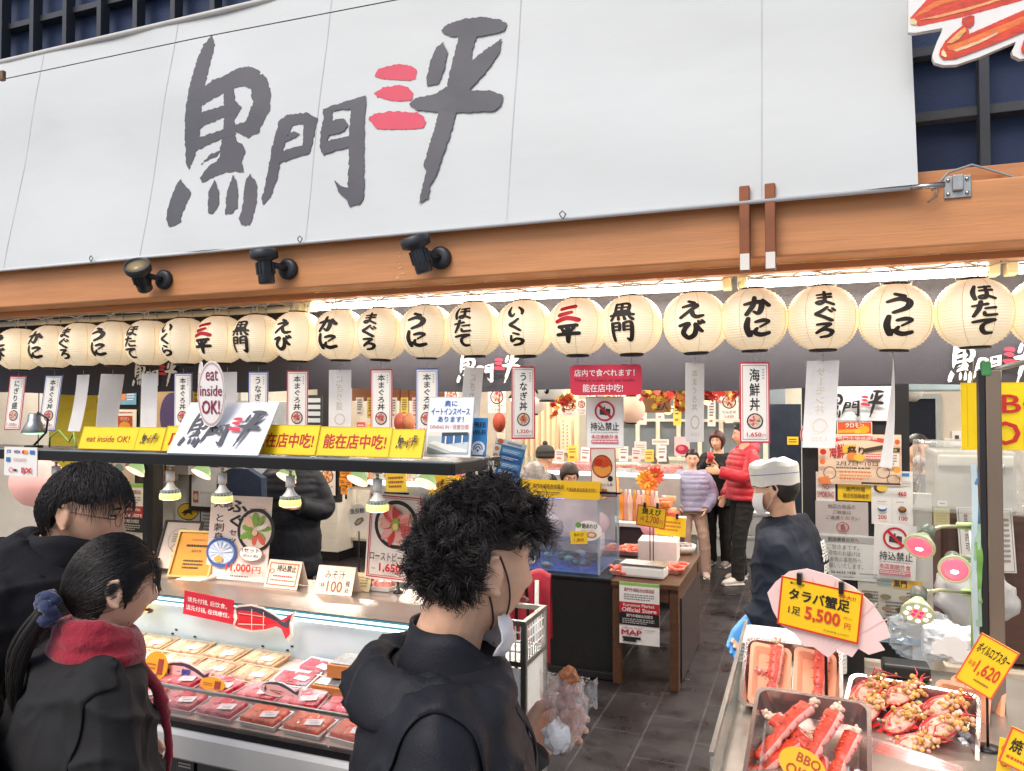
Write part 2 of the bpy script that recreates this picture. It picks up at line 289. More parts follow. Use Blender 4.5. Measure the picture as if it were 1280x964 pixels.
 # ------------------------------------------------------------------ flat printed boards
EPS = .0005
BOWLS ={'tuna':('#1c1414',['#d8485a','#e06a70','#c93348','#f0a0a0','#7fae45']),'roast':('#1d1513',['#d9534a','#e8867a','#c23a35','#eaa79a','#9cb23c']),'uni':('#8a1f16',['#e07b1c','#ef9a36','#d8501c','#e9a845','#c8431a']),'sea':('#201818',['#e2604d','#efe3cf','#e8912e','#7da83c','#d94f60','#f2c0a0']),'eel':('#241715',['#a85a2a','#c0703a','#d98d58','#e08a76','#8d4a22'])}
def ell(cx,cy,rx,ry,n=28,a0=0.): return[(cx+rx*math.cos(2*PI*i/n+a0),cy+ry*math.sin(2*PI*i/n+a0))for i in range(n)]
def paint(mb,elems,w,h,y0=0.,seed=1,start=1):
 """draw printed elements (0..100 coordinates, y down) on the front face of a w x h board"""
 k =[start]
 def X(u): return(u/100-.5)*w
 def Z(v): return(.5-v/100)*h
 def lay(): k[0] += 1; return y0-EPS*k[0]
 r = random.Random(seed)
 def col(c): return C(c)if isinstance(c,str)else c
 for e in elems:
  t = e[0]
  if t == 'R':
   x0,ya,x1,yb,c = e[1:6]; mb.flat([(X(x0),Z(ya)),(X(x1),Z(ya)),(X(x1),Z(yb)),(X(x0),Z(yb))],lay(),col(c))
  elif t == 'P': mb.flat([(X(a),Z(b))for a,b in e[1]],lay(),col(e[2]))
  elif t == 'O': mb.flat([(X(a),Z(b))for a,b in ell(*e[1:5])],lay(),col(e[5]))
  elif t == 'RING':
   cx,cy,rx,ry,th,c = e[1:7]; y = lay(); n = 28; o = ell(cx,cy,rx,ry,n); i = ell(cx,cy,rx*(1-th),ry*(1-th),n)
   vs =[(X(a),y,Z(b))for a,b in o+i]
   mb.add(vs,[(j,(j+1)%n,n+(j+1)%n,n+j)for j in range(n)],col(c))
  elif t == 'B':
   b0,b1,c = e[1:4]; y = lay(); q = h/w
   o =[(b0,b0/q),(100-b0,b0/q),(100-b0,100-b0/q),(b0,100-b0/q)]; i =[(b1,b1/q),(100-b1,b1/q),(100-b1,100-b1/q),(b1,100-b1/q)]
   mb.add([(X(a),y,Z(b))for a,b in o+i],[(j,(j+1)%4,4+(j+1)%4,4+j)for j in range(4)],col(c))
  elif t in('T','TM'):
   s,x0,ya,x1,yb,c = e[1:7]; bold = e[7]if len(e)>7 else .0
   vs,fs = text_geo(s,bold)
   if not vs: continue
   mnx = min(p[0]for p in vs); mxx = max(p[0]for p in vs); mny = min(p[1]for p in vs); mxy = max(p[1]for p in vs)
   y = lay(); kx = 1/max(mxx-mnx,1e-6); ky = 1/max(mxy-mny,1e-6)
   def fx(p): q =(p[0]-mnx)*kx; return(1-q)if t == 'TM' else q
   for n_,(ox,oy)in enumerate(((0,0),(1,1),(1,0),(0,1))if bold>0 else((0,0),)):
    mb.add([(X(x0+(fx(p)+(ox-.5)*bold*1.5*kx)*(x1-x0)),y-n_*EPS*.2,Z(yb-(p[1]-mny+(oy-.5)*bold*1.5)*ky*(yb-ya)))for p in vs],fs,col(c))
  elif t in('V','VM'):
   s,x0,ya,x1,yb,c = e[1:7]; bold = e[7]if len(e)>7 else .0
   n = len(s); cell =(yb-ya)/n; y = lay()
   for i,ch in enumerate(s):
    vs,fs = text_geo(ch,bold)
    def fx(p): q = p[0]-.0; return(.92-q)if t == 'VM' else q
    if ch == 'ー': vs =[(.5+(b-.38),.38-(a-.46))for a,b in vs]
    for n_,(ox,oy)in enumerate(((0,0),(1,1),(1,0),(0,1))if bold>0 else((0,0),)):
     mb.add([(X(x0+(fx(p)+(ox-.5)*bold*1.5)*(x1-x0)),y-n_*EPS*.2,Z(ya+cell*(i+.9)-(p[1]+.08+(oy-.5)*bold*1.5)*cell*.95))for p in vs],fs,col(c))
  elif t == 'LINES':  # small print too fine to read
   x0,ya,x1,yb,nl,c = e[1:7]; y = lay(); hh =(yb-ya)/nl
   for i in range(nl):
    x = x0; end = x1-(x1-x0)*(r.random()*.35 if i==nl-1 else r.random()*.06)
    while x<end:
     wd = r.uniform(.03,.09)*(x1-x0); q = min(x+wd,end)
     mb.flat([(X(x),Z(ya+hh*(i+.2))),(X(q),Z(ya+hh*(i+.2))),(X(q),Z(ya+hh*(i+.7))),(X(x),Z(ya+hh*(i+.7)))],y,col(c)); x = q+wd*.35
  elif t == 'LOGO':
   x0,ya,x1,yb,cd_,cr = e[1:7]
   for pl,c in((LOGO_DARK,cd_),(LOGO_RED,cr)):
    for p in pl: mb.flat([(X(x0+(a-209)/425*(x1-x0)),Z(ya+(b+(a-209)*.115-46)/250*(yb-ya)))for a,b in p],lay(),col(c))
  elif t == 'BOWL':
   cx,cy,rad,kind = e[1:5]; q = w/h; rim,cs = BOWLS[kind]
   mb.flat([(X(a),Z(b))for a,b in ell(cx,cy,rad,rad*q,30)],lay(),col(rim))
   mb.flat([(X(a),Z(b))for a,b in ell(cx,cy,rad*.84,rad*q*.84,26)],lay(),col('#e8d3c0'))
   nn = e[5]if len(e)>5 else 12
   for i in range(nn):
    a = 2*PI*i/nn*(1 if i%2 else 1.01)+r.uniform(-.2,.2); d = rad*(.28+.3*r.random())
    px_,pz_ = d*math.cos(a),d*math.sin(a)
    lw,sw = rad*r.uniform(.26,.36),rad*r.uniform(.1,.17)
    pts =[(lw*math.cos(b),sw*math.sin(b))for b in[2*PI*j/10 for j in range(10)]]
    mb.flat([(X(cx+px_+u*math.cos(a)-v*math.sin(a)),Z(cy+(pz_+u*math.sin(a)+v*math.cos(a))*q))for u,v in pts],lay(),col(cs[r.randrange(len(cs)-(0 if len(cs)>5 else 1))]))
   mb.flat([(X(a),Z(b))for a,b in ell(cx,cy+rad*.1*q,rad*.15,rad*.15*q,10)],lay(),col(cs[-1]))
  elif t == 'NOENTRY':
   cx,cy,rad = e[1:4]; q = w/h
   mb.flat([(X(cx+a*rad),Z(cy+b*rad*q))for a,b in[(-.5,-.2),(-.15,-.2),(-.1,-.45),(.02,-.45),(.05,-.1),(.15,-.25),(.55,-.2),(.55,.4),(.1,.45),(.05,.4),(-.5,.35)]],lay(),col('#3b3535'))
   y = lay(); n = 30; vs =[(X(cx+rr*math.cos(2*PI*j/n)),y,Z(cy+rr*q*math.sin(2*PI*j/n)))for rr in(rad,rad*.82)for j in range(n)]
   mb.add(vs,[(j,(j+1)%n,n+(j+1)%n,n+j)for j in range(n)],col('#c8202c'))
   a = .62; mb.flat([(X(cx+(u*a-v*.09)*rad),Z(cy+(u*a+v*.09)*rad*q))for u,v in((-1.05,-1),(-1.05,1),(1.05,1),(1.05,-1))],lay(),col('#c8202c'))
def board(name,label,cat,w,h,bg,elems,loc,rot=(0,0,0),th=.004,group=None,shape=None,parent=None,warp=None,cuts=None,back=None,seed=1,side=None,extra=None):
 mb = MB(); bgm = C(bg)if isinstance(bg,str)else bg
 poly =[((a/100-.5)*w,(.5-b/100)*h)for a,b in shape]if shape else[(-w/2,h/2),(w/2,h/2),(w/2,-h/2),(-w/2,-h/2)]
 mb.prism(poly,0,th,bgm,mside=side)
 paint(mb,elems,w,h,0,seed)
 if extra: extra(mb)
 o = mb.build(name,parent,loc,rot,warp,cuts)
 if parent is None: tag(o,label,cat,group)
 elif label: o['label'] = label
 return o
def prect(rect,Y):
 x0,y0,x1,y1 = rect; xc,yc =(x0+x1)/2,(y0+y1)/2
 return at(xc,yc,Y),abs(at(x1,yc,Y).x-at(x0,yc,Y).x),abs(at(xc,y0,Y).z-at(xc,y1,Y).z)
def pboard(name,label,cat,rect,Y,bg,elems,rot=(0,0,0),**kw):
 c,w,h = prect(rect,Y)
 return board(name,label,cat,w,h,bg,elems,c,tuple(math.radians(a)for a in rot),**kw)
def rrect(rx,ry,n=5):
 pts =[]
 for cx,cy,a0 in((100-rx,ry,-90),(100-rx,100-ry,0),(rx,100-ry,90),(rx,ry,180)):
  for i in range(n+1): a = math.radians(a0+90*i/n); pts.append((cx+rx*math.cos(a),cy+ry*math.sin(a)))
 return pts
 # ================================================================== ground
XL,XR = -7.0,3.6
def tile_material(key,c1,c2,mortar,scale,rough=.45):
 m = bpy.data.materials.new(key); m.use_nodes = True; t = m.node_tree; b = t.nodes['Principled BSDF']
 tc = t.nodes.new('ShaderNodeTexCoord'); br = t.nodes.new('ShaderNodeTexBrick')
 br.inputs['Scale'].default_value = scale; br.inputs['Mortar Size'].default_value = .006; br.inputs['Brick Width'].default_value = .6; br.inputs['Row Height'].default_value = .3
 br.inputs['Color1'].default_value =(*lin(c1),1); br.inputs['Color2'].default_value =(*lin(c2),1); br.inputs['Mortar'].default_value =(*lin(mortar),1)
 mp = t.nodes.new('ShaderNodeMapping'); mp.inputs['Rotation'].default_value =(0,0,PI/2)
 t.links.new(tc.outputs['Object'],mp.inputs['Vector']); t.links.new(mp.outputs[0],br.inputs['Vector'])
 n = t.nodes.new('ShaderNodeTexNoise'); n.inputs['Scale'].default_value = 3.5; n.inputs['Detail'].default_value = 8; n.inputs['Roughness'].default_value = .7
 t.links.new(tc.outputs['Object'],n.inputs['Vector'])
 mx = t.nodes.new('ShaderNodeMix'); mx.data_type = 'RGBA'; mx.blend_type = 'MULTIPLY'; mx.inputs['Factor'].default_value = .7
 cr = t.nodes.new('ShaderNodeValToRGB'); cr.color_ramp.elements[0].position = .3; cr.color_ramp.elements[0].color =(.55,.55,.55,1); cr.color_ramp.elements[1].position = .7; cr.color_ramp.elements[1].color =(1.25,1.22,1.2,1)
 t.links.new(n.outputs['Fac'],cr.inputs[0]); t.links.new(br.outputs['Color'],mx.inputs['A']); t.links.new(cr.outputs[0],mx.inputs['B'])
 t.links.new(mx.outputs['Result'],b.inputs['Base Color']); b.inputs['Roughness'].default_value = rough
 rg = t.nodes.new('ShaderNodeMapRange'); rg.inputs['From Min'].default_value = .35; rg.inputs['From Max'].default_value = .65; rg.inputs['To Min'].default_value = rough-.2; rg.inputs['To Max'].default_value = rough+.2; t.links.new(n.outputs['Fac'],rg.inputs['Value']); t.links.new(rg.outputs['Result'],b.inputs['Roughness'])
 bp = t.nodes.new('ShaderNodeBump'); bp.inputs['Strength'].default_value = .25; bp.inputs['Distance'].default_value = .004
 t.links.new(br.outputs['Fac'],bp.inputs['Height']); bp.invert = True; t.links.new(bp.outputs[0],b.inputs['Normal'])
 return m
g = MB(); g.add([(-150,-150,0),(150,-150,0),(150,150,0),(-150,150,0)],[(0,1,2,3)],tile_material('street_paving','#8a8580','#7b7672','#55524f',1.2,.6))
tag(g.build('ground'),kind='structure')
g = MB(); g.add([(XL,1.6,.004),(XR,1.6,.004),(XR,12.4,.004),(XL,12.4,.004)],[(0,1,2,3)],tile_material('charcoal_tile','#2c2729','#242022','#454043',1.0,.42))
tag(g.build('shop_floor'),kind='structure')
# ================================================================== the shop's shell
wall_cream = M('cream_wall','#d9d2c2',.7,var=.05,bump=.1,bscale=120)
dark_paint = M('dark_painted_metal','#211e20',.45,var=.12)
white_paint = M('white_paint','#e4e3df',.5,var=.04)
ceil = MB(); ceil.box(((XL+XR)/2,7.92,2.96),(XR-XL,8.98,.06),white_paint)
tag(ceil.build('shop_ceiling'),'white flat ceiling over the inside of the shop','ceiling',kind='structure')
def wall(name,label,c,d,m):
 mb = MB(); mb.box(c,d,m); return tag(mb.build(name),label,'wall')
wall('side_wall','cream side wall closing the shop on its left',(XL+.05,7.8,1.47),(.1,9.2,2.92),wall_cream)
wall('side_wall','cream side wall closing the shop on its right',(XR-.05,7.8,1.47),(.1,9.2,2.92),wall_cream)
wall('back_wall','cream back wall behind the window counter',((XL+XR)/2,12.3,1.47),(XR-XL-.22,.1,2.92),wall_cream)
# ceiling lamps inside
tube_mat = M('lit_tube','#ffffff',.3,emit=9,ecol='#fff6ea',var=0)
i = 0
for y in(3.9,5.6,7.4,9.2,11.0):
 for x in(-5.2,-2.6,0.2,2.2):
  t = thing('ceiling_lamp','white twin tube lamp fixed to the ceiling inside','ceiling lamp',(x,y,2.93),0,'ceiling lamps inside the shop')
  h = MB(); h.box((0,0,-.02),(1.3,.16,.04),white_paint); h.build('housing',t)
  l = MB()
  for q in(-.04,.04): l.tube([(-.6,q,-.065),(.6,q,-.065)],.014,tube_mat,8)
  l.build('lit_tubes',t)
  ld = bpy.data.lights.new('tube_light','AREA'); ld.shape = 'RECTANGLE'; ld.size = 1.2; ld.size_y = .15; ld.energy = 33; ld.color =(1,.92,.83)
  lo = bpy.data.objects.new('tube_light',ld); COL.objects.link(lo); lo.parent = t; lo.location =(0,0,-.09)
  # upper facade: navy wall behind a dark lattice
navy = M('navy_wall','#1d3157',.6,var=.15,vscale=4,bump=.15,bscale=80)
mb = MB(); mb.box(((XL+XR)/2,3.34,4.0),(XR-XL,.1,2.7),navy); up = tag(mb.build('upper_wall'),'navy blue wall above the shop front behind a lattice','wall')
lat_m = M('lattice_paint','#3a3d42',.5,var=.1)
mb = MB(); x0 = at(1230,150,3.2).x
k = -30
while x0+k*.275<XR-.05:
 x = x0+k*.275; k += 1
 if x>XL+.05: mb.box((x,3.215,4.0),(.032,.06,2.68),lat_m)
for k in range(-1,9): mb.box(((XL+XR)/2,3.256,3.04+.25*k),(XR-XL-.04,.058,.034),lat_m)
tag(mb.build('lattice_screen'),'dark grey lattice screen fixed over the navy upper wall','lattice')
# beam
wood_o = M('orange_brown_timber','#cc8c5a',.55,var=.11,vscale=5,bump=.12,bscale=30,stretch=(.4,3,6))
beam = thing('timber_beam','long orange brown timber beam running above the lanterns','beam',((XL+XR)/2,2.79,2.45))
mb = MB(); mb.box((0,0,.10),(XR-XL,.14,.2),wood_o,bev=.006); mb.build('main_board',beam)
mb = MB(); mb.box((0,.03,.2285),(XR-XL,.1,.055),wood_o,bev=.004); mb.build('upper_board',beam)
mb = MB(); mb.box((0,.10,-.014),(XR-XL,.05,.024),wood_o); mb.build('lower_batten',beam)
pale = M('pale_scar','#d8a67c',.7,var=.3,vscale=60)
sc = MB()
for px in(500,528,188):
 p = at(px,330 if px>200 else 356,2.72)
 for j in range(7):
  sc.box((p.x-beam.location.x+rnd.uniform(-.012,.012),-.0712,.12-j*.017+rnd.uniform(-.004,.004)),(rnd.uniform(.008,.03),.0008,rnd.uniform(.004,.011)),pale)
sc.build('peeled_tape_marks',beam)
ivory = M('ivory_plastic','#d8c9a4',.5,var=.06)
steel = M('steel','#b9b8b4',.28,metal=1,var=.06,bump=.03,bscale=150,stretch=(1,1,.05))
zinc = M('zinc_plate','#a8a9a6',.4,metal=.9,var=.15,vscale=40)
black_m = M('black_metal','#17171a',.4,metal=.3,var=.1)
black_p = M('black_plastic','#151516',.45,var=.1)
for px,lab in((931,'short timber strap on the beam, left of the pair above the crab lantern'),(963,'short timber strap on the beam, right of the pair above the crab lantern')):
 p = at(px,290,2.68); s = thing('timber_strap',lab,'bracket',(p.x,2.692,2.40),0,'timber straps on the beam')
 mb = MB(); mb.box((0,0,.145),(.034,.05,.29),M('dark_timber','#8d5230',.6,var=.15),bev=.004); mb.build('strap',s)
 mb = MB(); mb.box((0,-.0265,.03),(.03,.002,.055),C('#e6e0d6')); mb.build('tape',s)
 # hinge clamp and cable right of the banner
p = at(1198,232,2.70)
t = thing('clamp','small zinc clamp plate screwed to the beam beside the banner end','clamp',(p.x,2.716,p.z))
mb = MB(); mb.box((0,0,0),(.075,.006,.07),zinc,bev=.002); mb.box((0,-.01,.01),(.03,.016,.05),zinc,bev=.003)
for a in(-.026,.026):
 for b in(-.022,.022): mb.lathe([(.006,0),(.006,.004),(.003,.006)],steel,8,mx=Matrix.Translation((a,-.003,b))@Matrix.Rotation(PI/2,4,'X'))
mb.build('plate',t)
mb = MB(); mb.tube([at(1165,238,2.70),at(1185,216,2.72),at(1215,206,2.74),at(1250,216,2.76),at(1300,232,2.74)],.004,M('grey_cable','#9a9a98',.5)); tag(mb.build('cable'),'grey cable looping along the beam top beyond the banner','cable')
# spotlights on the beam
def spot(px,py,lab,aim,lit):
 p = at(px,py,2.72); t = thing('spotlight',lab,'spotlight',(p.x,2.718,p.z),0,'spotlights on the beam')
 gm = M('spot_grey','#3c3f43',.45,metal=.4,var=.08)
 mb = MB(); mb.lathe([(.0,0),(.045,0),(.045,.018),(.03,.024),(0,.024)],gm,20,mx=Matrix.Rotation(PI/2,4,'X')); mb.build('base',t)
 mb = MB(); mb.tube([(0,-.02,0),(-.012,-.055,.005),(-.04,-.085,.012)],.013,gm,10); mb.build('arm',t)
 q = Vector(aim).to_track_quat('Z','Y').to_matrix().to_4x4(); q.translation =(-.052,-.095,.012)
 mb = MB(); mb.lathe([(0,-.085),(.03,-.085),(.034,-.08),(.034,0),(.03,.012),(.055,.022),(.058,.026),(.058,.055),(.052,.058),(.05,.046)],gm,24,mx=q)
 for k in range(12):
  a = 2*PI*k/12; mb.box((.036*math.cos(a),.036*math.sin(a),-.02),(.006,.006,.05),gm,q)
 mb.build('head',t)
 mb = MB(); mb.lathe([(.0505,.046),(0,.047)],M('spot_lens','#8a7a5c',.2,emit=lit,ecol='#ffe2b0')if lit else M('spot_lens_dark','#55575a',.2),20,mx=q); mb.build('lens',t)
spot(207,350,'leftmost grey spotlight on the beam, tilted with its lens showing',(.35,-.75,.8),.12)
spot(362,337,'middle grey spotlight on the beam, pointing straight up',(-.05,-.1,1),0)
spot(552,323,'rightmost grey spotlight on the beam, tipped up to the left',(-.25,-.2,1),0)
# banner
BT = math.radians(10); BO = Vector((0,2.675,2.635)); BU = Vector((0,math.sin(BT),math.cos(BT))); BN = Vector((0,-math.cos(BT),math.sin(BT)))
def on_banner(px,py):
 d = ray(px,py); s =(BO-CAM).dot(BN)/d.dot(BN); q = CAM+d*s-BO; return(q.x,q.dot(BU))
canvas = M('banner_canvas','#c9cccb',.62,var=.05,vscale=1.3,bump=.4,bdist=.018,bscale=2.2,stretch=(.6,1,1.6))
ban = thing('banner','huge white canvas shop banner with grey and red brush lettering','banner',tuple(BO))
ban.rotation_euler =(-BT,0,0)
bx0,bx1 = -6.4,on_banner(1147,234)[0]
btop = on_banner(0,78)[1]
def sag(x,z): return-.014*noise.noise(Vector((x*1.3+z*.8,z*1.6,0)))-.005*noise.noise(Vector((x*5+z*4,z*2,4)))-.006*math.sin(x*2.3+.6)*math.sin(PI*min(1,z/btop))-.004*math.sin(x*7.1+z*3)-.003*math.sin(z*9+x*2)
mb = MB(); NX,NZ = 90,24; vs =[]
for j in range(NZ+1):
 for i in range(NX+1): x = bx0+(bx1-bx0)*i/NX; z = btop*j/NZ; vs.append((x,sag(x,z),z))
mb.add(vs,[(j*(NX+1)+i,j*(NX+1)+i+1,(j+1)*(NX+1)+i+1,(j+1)*(NX+1)+i)for j in range(NZ)for i in range(NX)],canvas,True)
mb.build('cloth',ban)
mb = MB(); mb.tube([(bx0,-.002,-.003),(bx1,-.002,-.003)],.0075,canvas,10); mb.tube([(bx0,.0,btop),(bx1,0,btop)],.013,M('hem_grey','#c9c6c0',.6),8); mb.build('hem',ban)
mb = MB(); mb.tube([(bx1-.02,-.004,-.004),(bx1+.075,-.004,-.004)],.009,steel,10); mb.tube([(bx1+.05,-.004,0),(bx1+.055,.02,-.03),(bx1+.03,.03,-.045)],.003,steel,6); mb.build('rod',ban)
seam = M('seam_shadow_thread','#b9bcbd',.7)
for px,py in((2,340),(175,322),(380,303),(632,292),(952,252)):
 x = on_banner(px,py)[0]; mb = MB()
 for j in range(24):
  za,zb = btop*j/24,btop*(j+1)/24
  mb.add([(x-.0022,sag(x,za)-.0012,za),(x+.0022,sag(x,za)-.0012,za),(x+.0022,sag(x,zb)-.0012,zb),(x-.0022,sag(x,zb)-.0012,zb)],[(0,1,2,3)],seam)
 mb.build('seam',ban)
def print_on(mb,polys,m,k0,amp):
 for k,p in enumerate(polys):
  q = rough_edge(p,2.6,amp,k); mb.flat([on_banner(a,b)for a,b in q],-.0011-.00025*(k0+k),m)
gl = MB(); print_on(gl,LOGO_DARK,M('banner_ink','#504f55',.6,var=.05),0,.8); print_on(gl,LOGO_RED,M('banner_red','#cf4058',.6,var=.05),5,.8)
lw = gl.build('lettering',ban,warp=lambda c:Vector((c.x,c.y+sag(c.x,c.z),c.z)),cuts={'z':[btop*j/24 for j in range(1,24)],'x':[bx0+(bx1-bx0)*i/90 for i in range(1,90)]})
for px,py in((118,328),(378,305),(705,275)):
 x,z = on_banner(px,py); mb = MB()
 mb.tube([(x-.012,-.02,.012),(x,-.024,.02),(x+.012,-.02,.008),(x+.004,-.022,-.01),(x-.008,-.02,.002)],.0022,black_p,6,closed=True); mb.build('tie',ban)
mb = MB(); mb.tube([at(-60,110,2.62),at(0,100,2.62),at(245,48,2.62),at(495,0,2.62),at(700,-42,2.62)],.0022,black_p,6); tag(mb.build('overhead_wire'),'thin black wire stretched across the white banner','wire')
# insulator knots at the wire's end and the banner top
mb = MB(); p = at(3,95,2.6); mb.box(p,(.03,.02,.05),M('rust_bracket','#7a5a45',.7,var=.3,vscale=40),bev=.004); tag(mb.build('wire_bracket'),'rusty bracket holding the wire at the far left','bracket')
# crab legs cut-out board
def crab_pts(l): return[(1130+x/8.533,y/8.533)for x,y in l]
cb_out = crab_pts([(45,-700),(45,345),(120,350),(405,300),(410,320),(350,450),(310,560),(305,620),(330,670),(420,695),(560,690),(800,610),(1190,445),(1185,480),(1150,545),(1160,590),(1240,630),(1400,600),(1900,300),(1900,-700)])
CY = 2.60
def on_crab(l): return[(at(a,b,CY).x,at(a,b,CY).z)for a,b in l]
mb = MB(); o0 = at(1200,40,CY); rel = lambda pts:[(a-o0.x,b-o0.z)for a,b in on_crab(pts)]
mb.prism(rel(cb_out),0,.02,C('#eceae6'),mside=C('#d5d2cc'))
def leg_art(pts,c,k): mb.flat(rel(rough_edge(crab_pts(pts),2.2,.25,k)),-.0006*(k+1),M('crab_'+c.lstrip('#'),c,.45,var=.25,vscale=30,stretch=(1,1,3)))
leg_art([(60,200),(130,120),(240,0),(420,-160),(1900,-500),(1900,-220),(1250,10),(640,180),(150,285),(110,240)],'#d4452e',0)
leg_art([(110,180),(200,100),(330,20),(760,-120),(1500,-330),(1400,-260),(700,-30),(380,60),(180,160)],'#e8763c',1)
leg_art([(160,215),(420,150),(800,50),(1250,-90),(1240,-60),(700,110),(360,195)],'#eea26a',2)
leg_art([(60,205),(110,205),(140,235),(130,275),(70,262)],'#ecd3a0',3)
leg_art([(620,200),(700,168),(750,175),(745,260),(700,305),(660,290),(610,250)],'#c5402e',4)
leg_art([(370,590),(380,540),(440,440),(520,360),(630,270),(690,320),(690,370),(1280,110),(1900,-120),(1900,140),(1280,345),(900,500),(540,635),(420,640)],'#d9452c',5)
leg_art([(450,500),(560,470),(900,330),(1300,170),(1700,20),(1700,60),(1300,230),(900,420),(560,540),(480,545)],'#ee7a3a',6)
leg_art([(520,545),(800,440),(1000,345),(990,375),(780,480),(560,560)],'#f6c49a',7)
leg_art([(450,470),(600,330),(650,300),(660,340),(580,430),(500,470)],'#e6a866',8)
leg_art([(395,560),(420,535),(455,605),(440,622),(400,605)],'#f0dca8',9)
leg_art([(1240,530),(1270,440),(1400,330),(1500,480),(1320,575),(1255,575)],'#d4402e',10)
tag(mb.build('crab_legs_sign',loc=o0),'cut out signboard of painted red crab legs beside the banner','sign')
# ================================================================== under the beam: tubes, rails, curtain
def tube_fix(x0,x1,z,lab,lit=True):
 t = thing('fluorescent_lamp',lab,'tube lamp',((x0+x1)/2,3.06,z),0,'strip lamps under the beam'); L =(x1-x0)/2
 mb = MB(); mb.box((0,.01,.04),(2*L,.04,.024),white_paint,bev=.004); mb.build('reflector',t)
 mb = MB()
 for s in(-1,1): mb = MB(); mb.box((s*(L-.02),-.0,.005),(.035,.06,.045),ivory,bev=.004); mb.build('end_holder',t)
 mb = MB(); mb.tube([(-L+.04,-.01,0),(L-.04,-.01,0)],.0155,tube_mat if lit else C('#efe3cc'),12); mb.build('lit_tube' if lit else 'tube',t)
 if lit:
  ld = bpy.data.lights.new('tube_light','AREA'); ld.shape = 'RECTANGLE'; ld.size = 2*L; ld.size_y = .06; ld.energy = 20*L; ld.color =(1,.96,.9)
  lo = bpy.data.objects.new('tube_light',ld); COL.objects.link(lo); lo.parent = t; lo.location =(0,-.02,-.03)
tz = 2.412
tube_fix(at(383,375,3.05).x,at(915,348,3.05).x,tz,'long lit tube lamp under the beam, left of the ivory holder')
tube_fix(at(921,348,3.05).x,at(1250,330,3.05).x,tz,'lit tube lamp under the beam above the three rightmost full lanterns')
tube_fix(at(1256,330,3.05).x,at(1256,330,3.05).x+1.2,tz,'lit tube lamp at the right edge under the beam')
tube_fix(at(-60,395,3.05).x,at(378,375,3.05).x,tz,'unlit cream tube lamp under the left end of the beam',False)  # no emission, cream is the tube's own colour
mb = MB(); mb.tube([(XL,2.95,2.452),(XR,2.95,2.452)],.006,steel,8); rail = tag(mb.build('hanging_rail'),'thin steel rail the lanterns hang from','rail')
mb = MB(); mb.tube([(XL,2.90,2.437),(XR,2.90,2.437)],.008,ivory,8); mb.tube([(XL,2.99,2.47),(XR,2.99,2.47)],.011,ivory,8)
k = XL+.3
while k<XR: mb.box((k,2.915,2.4465),(.016,.05,.03),ivory); k += .42
tag(mb.build('conduit_pipes'),'ivory conduit pipes running below the beam behind the lantern hooks','pipe')
mb = MB(); wv =[]
for i in range(260): x = XL+(XR-XL)*i/259; wv.append((x,2.925+.012*math.sin(i*1.3),2.43-.016*abs(math.sin(i*.55))+.006*math.sin(i*2.1)))
mb.tube(wv,.0032,C('#e7dcc3'),5); tag(mb.build('lamp_cord'),'cream lamp cord looping along the rail above the lanterns','cord')
curt = M('curtain_cloth','#37343a',.75,var=.08,vscale=5,bump=.1,bscale=200)
def cfold(x,z): q = max(0,min(1,(2.62-z)/.6)); return .018*q*(math.sin(x*3.1)+.5*math.sin(x*7.7+1))+.006*math.sin(x*19)*q
def cbot(x): return 2.014+.008*math.sin(x*5.3)+.006*math.sin(x*2.1)
cu = thing('valance_curtain','dark grey cloth valance behind the lanterns with white shop lettering','curtain',(0,3.2,0))
mb = MB(); NX,NZ = 150,12; vs =[]
for j in range(NZ+1):
 for i in range(NX+1):
  x = XL+.1+(XR-XL-.2)*i/NX; z = cbot(x)+(2.62-cbot(x))*j/NZ; vs.append((x,cfold(x,z),z))
mb.add(vs,[(j*(NX+1)+i,j*(NX+1)+i+1,(j+1)*(NX+1)+i+1,(j+1)*(NX+1)+i)for j in range(NZ)for i in range(NX)],curt,True)
mb.build('cloth',cu)
for(xa,ya,xb,yb)in((164,447,222,484),(568,437,652,480),(1183,418,1300,480)):
 c,w,h = prect((xa,ya,xb,yb),3.2); mb = MB(); paint(mb,[('LOGO',0,0,100,100,'#e8e6e0','#d33a4e')],w,h)
 cx,cz = c.x,c.z
 o = mb.build('lettering',cu,warp=lambda v:Vector((v.x+cx,v.y-.006+cfold(v.x+cx,v.z+cz),v.z+cz)),cuts={'x':[(-.5+q/12)*w for q in range(1,12)]})
 # ================================================================== lanterns
LH,LR = .112,.119
def lrad(z):
 q = max(0.,1-abs(z/LH)**2.35*.86); return LR*q**.5
def make_paper():
 mb = MB(); prof =[]; n = 72
 for i in range(n+1):
  z = -LH+2*LH*i/n; r = lrad(z)+(.0018 if i%3==0 else-.0008); prof.append((r,z))
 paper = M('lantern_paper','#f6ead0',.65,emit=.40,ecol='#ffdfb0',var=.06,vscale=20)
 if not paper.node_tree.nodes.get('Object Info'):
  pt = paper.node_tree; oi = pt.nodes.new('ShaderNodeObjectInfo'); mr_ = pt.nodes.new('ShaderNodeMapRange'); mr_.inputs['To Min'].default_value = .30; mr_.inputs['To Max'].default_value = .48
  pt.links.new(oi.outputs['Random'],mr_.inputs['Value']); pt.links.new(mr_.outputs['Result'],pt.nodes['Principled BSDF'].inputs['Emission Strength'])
 mb.lathe(prof,paper,40); sm = M('lantern_seam','#c9a673',.7)
 for k in range(8):
  a = 2*PI*k/8+.26
  mb.tube([((lrad(z)+.0014)*math.cos(a),(lrad(z)+.0014)*math.sin(a),z)for z in[-LH+2*LH*j/20 for j in range(21)]],.0007,sm,4,cap=False)
 return mb
lan_mesh ={}
